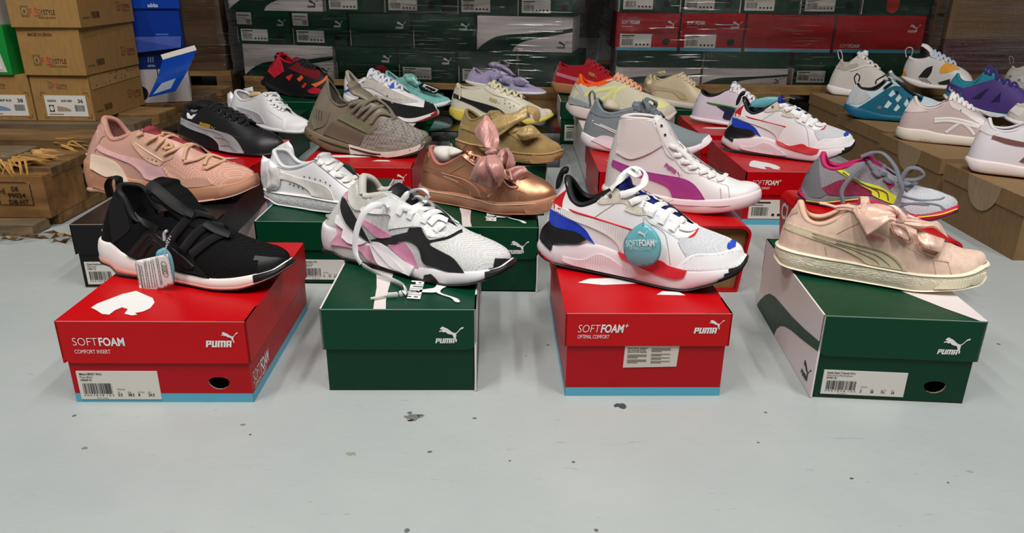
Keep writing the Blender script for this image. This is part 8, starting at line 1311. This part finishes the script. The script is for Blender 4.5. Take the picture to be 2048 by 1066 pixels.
def tan_box(label, W, D, H, x, y, z, yaw, size=None, made=False, spots=False, seed=1, small=False):
    rt = thing('tan_box', label, 'cardboard box', (x, y, z), R_(yaw), 'tan boxes on the left pallet'); mb = MB()
    mb.box((0, 0, 0), (W, D, H), TAN); Ff = Face((0, 0, 0), (1, 0, 0), (0, 0, 1)); Fr = Face((W, 0, 0), (0, 1, 0), (0, 0, 1))
    if size: brand_print(mb, Ff, W*.3, H*.74, .62)
    else: brand_print(mb, Ff, W*.18, H*.24, 1.08)
    if made: put_text(mb, Ff, 'MADE IN SPAIN', W*.18, H*.82, .0075, TINK, .02, 0, W*.38, .0006)
    brand_print(mb, Fr, D*.68, H*.3, .95); barcode(mb, Fr, D*.2, H*.16, D*.14, H*.14, seed, TINK, .0006); put_rect(mb, Fr, D*.05, H*.17, D*.17, H*.2, 'plain:110,86,52', .0006)
    mb.build('body', rt)
    if spots:   # printed band of the inner lid showing along the side
        sb_ = MB(); sb_.prism([(D*.04, H*.68), (D*.98, H*.72), (D*.98, H*.98), (D*.03, H*.98)], lambda p: Fr.at(p, 0), lambda p: Fr.at(p, .0015), 'kraft:182,146,90'); r = random.Random(2)
        for i in range(26):
            cx, cy = r.uniform(.08, .96)*D, H*r.uniform(.74, .95); P = [(cx+.0022*math.cos(2*PI*k/8), cy+.0016*math.sin(2*PI*k/8)) for k in range(8)]; put_poly(sb_, Fr, P, TINK, .0019)
        sb_.build('printed_lid_band', rt)
    if size:
        lb = MB(); L0, L1, B0, B1 = W*.19, W*.9, H*.1, H*.56; lb.prism([(L0, B0), (L1, B0), (L1, B1), (L0, B1)], lambda p: Ff.at(p, 0), lambda p: Ff.at(p, .0012), 'plain:226,222,214')
        K_ = 'dark:40,38,38'; w = L1-L0; hh = B1-B0
        put_text(lb, Ff, 'VALENCIA', L0+w*.06, B0+hh*.7, hh*.1, K_, .03, 0, w*.22, .0016); put_text(lb, Ff, 'SAND LINEN' if size == '36' else 'BABY BLUE', L0+w*.4, B0+hh*.7, hh*.1, K_, .03, 0, w*.26, .0016)
        put_text(lb, Ff, size, L0+w*.8, B0+hh*.66, hh*.17, K_, .02, 0, w*.13, .0016)
        put_rect(lb, Ff, L0+w*.08, B0+hh*.22, L0+w*.2, B0+hh*.55, K_, .0016); P = [(L0+w*.14+.005*math.cos(2*PI*k/14), B0+hh*.385+.0065*math.sin(2*PI*k/14)) for k in range(14)]; put_poly(lb, Ff, P, 'plain:220,216,208', .0019)
        sh_ = [(L0+w*.27, B0+hh*.25), (L0+w*.6, B0+hh*.25), (L0+w*.6, B0+hh*.33), (L0+w*.5, B0+hh*.42), (L0+w*.4, B0+hh*.47), (L0+w*.28, B0+hh*.5)]; put_poly(lb, Ff, sh_, 'plain:168,150,124' if size == '36' else 'plain:120,150,190', .0016)
        barcode(lb, Ff, L0+w*.7, B0+hh*.25, w*.24, hh*.3, seed, K_, .0016); put_rect(lb, Ff, L0+w*.05, B0+hh*.08, L0+w*.4, B0+hh*.12, 'plain:120,116,112', .0016)
        lb.build('label', rt)
        cr_ = MB()
        for cx, cy, sx, sy in ((W*.14, H*.62, 1, -1), (W*.95, H*.62, -1, -1), (W*.14, H*.06, 1, 1), (W*.95, H*.06, -1, 1)):
            put_rect(cr_, Ff, min(cx, cx+sx*.012), cy-.0005, max(cx, cx+sx*.012), cy+.0005, TINK, .0006); put_rect(cr_, Ff, cx-.0005, min(cy, cy+sy*.01), cx+.0005, max(cy, cy+sy*.01), TINK, .0006)
        cr_.build('corner_marks', rt)
    return rt
tan_box('tan box with size 36 label at the bottom of the stack on the pallet', .145, .27, .112, -1.20, 1.892, .1455, 0, '36', spots=True, seed=1)
tan_box('tan box marked MADE IN SPAIN in the middle of the stack on the pallet', .152, .27, .112, -1.203, 1.885, .2585, -.5, made=True, seed=2)
tan_box('tan box on top of the stack on the pallet', .166, .28, .115, -1.205, 1.875, .3715, 1, seed=3)
tan_box('tan box with size 38 label at the left edge, beside the size 36 box', .152, .27, .112, -1.356, 1.892, .1455, 0, '38', seed=4)
gb = thing('shoe_box', 'green and white box with the number 42 at the left edge', 'shoe box', (-1.39, 1.885, .2585), 0, 'boxes at the left edge'); mb = MB(); mb.box((0, 0, 0), (.156, .28, .115), 'card:28,140,58'); Ff = Face((0, 0, 0), (1, 0, 0), (0, 0, 1))
put_poly(mb, Ff, [(.02, .008), (.145, .006), (.128, .1), (.02, .108)], 'card:206,204,196', .0006); put_text(mb, Ff, 'Y', .112, .066, .018, 'plain:40,110,70', .02, 0, None, .0009); put_text(mb, Ff, 'RADA', .094, .055, .006, 'plain:130,140,130', 0, 0, .034, .0009); mb.build('body', gb)
lb = MB(); lb.prism([(.07, .012), (.135, .012), (.13, .052), (.07, .052)], lambda p: Ff.at(p, .0008), lambda p: Ff.at(p, .0016), 'plain:228,226,220'); put_text(lb, Ff, '42', .108, .017, .014, 'dark:34,34,34', .02, 0, .022, .002); lb.build('label', gb)
wb = thing('shoe_box', 'white box with black sketched print at the top left edge', 'shoe box', (-1.40, 1.875, .3745), 0, 'boxes at the left edge'); mb = MB(); mb.box((0, 0, 0), (.155, .28, .115), 'card:206,202,196'); Ff = Face((0, 0, 0), (1, 0, 0), (0, 0, 1)); g = random.Random(6)
for i in range(60):
    cx, cy = g.uniform(.09, .15), g.uniform(.004, .11); a = g.uniform(0, PI); l = g.uniform(.006, .02); wd = .0016
    P = [(cx+l*math.cos(a)-wd*math.sin(a), cy+l*math.sin(a)+wd*math.cos(a)), (cx-wd*math.sin(a), cy+wd*math.cos(a)), (cx+wd*math.sin(a), cy-wd*math.cos(a)), (cx+l*math.cos(a)+wd*math.sin(a), cy+l*math.sin(a)-wd*math.cos(a))]
    P = [(clamp(p[0], .001, .154), clamp(p[1], .001, .114)) for p in P]
    mb.poly([Ff.at(p, .0004+i*.00002) for p in P], 'dark:40,38,38')
mb.build('body', wb)

# blue boxes behind the tan ones
BL = 'card:4,50,142'; BL2 = 'card:6,36,100'
bb = thing('shoe_box', 'grey and blue box with a round hole, its blue lid hanging open, on the pallet', 'shoe box', (-1.085, 2.17, .1455), R_(22), 'blue boxes on the left pallet'); mb = MB(); mb.box((0, 0, 0), (.15, .26, .15), 'card:186,178,178'); Ff = Face((0, 0, 0), (1, 0, 0), (0, 0, 1))
put_poly(mb, Ff, [(.02+.017*math.cos(2*PI*i/16), .028+.02*math.sin(2*PI*i/16)) for i in range(16)], 'dark:24,20,18', .0005); put_rect(mb, Ff, .068, .03, .0705, .1, 'dark:40,40,44', .0006)
mb.box((-.0015, -.0015, .095), (.1515, .26, .152), BL2); Fb_ = Face((-.0015, -.0015, 0), (1, 0, 0), (0, 0, 1)); put_text(mb, Fb_, 'adidas', .048, .101, .007, 'plain:150,160,190', .02, 0, .02, .0006)
for i in range(3): put_poly(mb, Fb_, [(.05+.006*i, .113), (.053+.006*i, .113), (.055+.006*i, .128), (.051+.006*i, .128)], 'plain:110,120,160', .0006)
mb.build('body', bb)
c_, s_ = math.cos(R_(22)), math.sin(R_(22)); inv = lambda p: Vector(((p[0]+1.085)*c_+(p[1]-2.17)*s_, -(p[0]+1.085)*s_+(p[1]-2.17)*c_, p[2]-.1455))
fl = MB(); A = [inv(p) for p in ((-1.0, 2.075, .178), (-.930, 2.09, .193), (-.873, 2.13, .299), (-.968, 2.125, .273))]; n_ = Vector((.4, -.85, .3)).normalized(); n = 6
def fq(u, v, o):
    p = A[0].lerp(A[1], u).lerp(A[3].lerp(A[2], u), v); return p+n_*(o+.016*math.sin(PI*v))
for i in range(n):
    for j in range(n):
        for o in (0, -.003): fl.poly([fq((i+a)/n, (j+b_)/n, o) for a, b_ in ((0,0),(1,0),(1,1),(0,1))], 'card:6,60,152')
for i in range(n): fl.poly([fq(i/n, 1, .001), fq((i+1)/n, 1, .001), fq((i+1)/n, 1, .001)+Vector((-.004, .012, .012)), fq(i/n, 1, .001)+Vector((-.004, .012, .012))], 'card:214,208,200')
fl.poly([fq(a, b_, .0008) for a, b_ in ((.12, .05), (.72, .1), (.7, .34), (.25, .3))], 'plain:150,160,176')
fl.build('open_lid', bb)
b6 = thing('shoe_box', 'bright blue box with faint small print, above the open blue-lidded box', 'shoe box', (-1.088, 2.165, .2985), R_(21), 'blue boxes on the left pallet'); mb = MB(); mb.box((0, 0, 0), (.152, .26, .14), BL); Ff = Face((0, 0, 0), (1, 0, 0), (0, 0, 1))
for i in range(3): put_rect(mb, Ff, .085, .034-.007*i, .118, .0375-.007*i, 'plain:70,110,190', .0006)
mb.build('body', b6)
lb = MB(); lb.box((-.004, -.006, .105), (.156, .26, .145), 'card:6,58,158'); Fa = Face((-.004, -.006, .105), (1, 0, 0), (0, 0, 1)); put_text(lb, Fa, 'adidas', .08, .004, .010, 'plain:200,210,226', .02, 0, .026, .0006); lb.build('lid', b6)
flp = MB(); flp.poly([(.004, -.002, .03), (.150, -.002, .03), (.146, -.012, .0), (.02, -.014, -.012)], BL); flp.poly([(.004, -.004, .03), (.15, -.004, .03), (.146, -.014, .0), (.02, -.016, -.012)], BL); flp.build('loose_flap', b6)

# big wrapped cartons left and right
def carton(label, x, y, z, w, d, h, m, group):
    c = thing('carton', label, 'carton', (x, y, z), 0, group); mb = MB(); mb.box((0, 0, 0), (w, d, h), m); mb.build('body', c)
    t = MB(); t.box((w*.47, -.0006, .0), (w*.53, d*.2, h+.0006), 'kraft:120,94,62'); t.build('packing_tape', c)
carton('dark brown carton wrapped in film at the back left, lower one', -1.56, 3.0, .145, .44, .7, .30, 'kraft:112,80,46', 'wrapped cartons at back left'); carton('dark brown carton wrapped in film at the back left, upper one', -1.56, 3.0, .4455, .44, .7, .35, 'kraft:116,84,50', 'wrapped cartons at back left')
film('crinkled film around the dark cartons at back left', [(-1.58, 3.6), (-1.58, 2.985), (-1.10, 2.985), (-1.10, 3.6)], .1465, .8, 5)
simple_pallet('wooden pallet under the dark cartons at back left', -1.60, 2.98, .5, .8)
simple_pallet('wooden pallet under the maroon carton at back right', 1.62, 3.12, .9, .8)
carton('maroon carton at the back right under the large brown one', 1.735, 3.15, .1445, .8, .6, .135, 'kraft:88,40,42', 'wrapped cartons at back right'); carton('large brown carton at the back right edge', 1.735, 3.15, .28, .8, .6, .42, 'kraft:128,94,54', 'wrapped cartons at back right')
carton('tall brown carton in the gap left of the wrapped maroon carton', 1.60, 3.45, .1455, .11, .4, .25, 'kraft:104,74,42', 'wrapped cartons at back right'); carton('upper brown carton in the gap left of the wrapped large carton', 1.60, 3.45, .396, .11, .4, .3, 'kraft:110,80,46', 'wrapped cartons at back right')
film('glossy film around the brown and maroon cartons at back right', [(1.726, 3.7), (1.726, 3.14), (2.55, 3.14)], .145, .7, 7, creases=60, spots=(.55, .75, .8))

# ------------------------------------------------------------------ lamps, camera
def lamp(name, loc, size, sy, power, col=(1, .97, .93), rot=(0, 0, 0)):
    l = bpy.data.lights.new(name, 'AREA'); l.shape = 'RECTANGLE'; l.size = size; l.size_y = sy; l.energy = power; l.color = col
    o = bpy.data.objects.new(name, l); COL.objects.link(o); o.location = loc; o.rotation_euler = rot; return o
for i, (x, y, p) in enumerate([(-1.5, -.55, 36), (0, -.7, 36), (1.5, -.55, 36), (-.8, .45, 20), (.8, .45, 20)]): lamp('ceiling_tube', (x, y, 2.9), .14, 1.3, p)
w = bpy.data.worlds.new('dim_hall'); SC.world = w; w.use_nodes = True; w.node_tree.nodes['Background'].inputs[0].default_value = (.95, .97, 1, 1); w.node_tree.nodes['Background'].inputs[1].default_value = .05

cam = bpy.data.cameras.new('camera'); co_ = bpy.data.objects.new('camera', cam); COL.objects.link(co_)
F_PX, PITCH, ROLL, CH_ = 1497.908, .369302, .0107131, .496054
cam.sensor_width = 36; cam.lens = F_PX/2048*36; cam.clip_start = .02
fw = Vector((0, math.cos(PITCH), -math.sin(PITCH))); up = Vector((0, math.sin(PITCH), math.cos(PITCH))); rt = Vector((1, 0, 0))
r2 = math.cos(ROLL)*rt+math.sin(ROLL)*up; u2 = -math.sin(ROLL)*rt+math.cos(ROLL)*up
Mx = Matrix((r2, u2, -fw)).transposed().to_4x4(); Mx.translation = Vector((0, 0, CH_)); co_.matrix_world = Mx
SC.camera = co_
vs = SC.view_settings; vs.view_transform = 'Standard'; vs.look = 'None'; vs.gamma = 1; vs.use_curve_mapping = False; vs.exposure = 0.14
SC.cycles.transparent_max_bounces = 12; SC.cycles.max_bounces = 6; SC.cycles.use_denoising = True
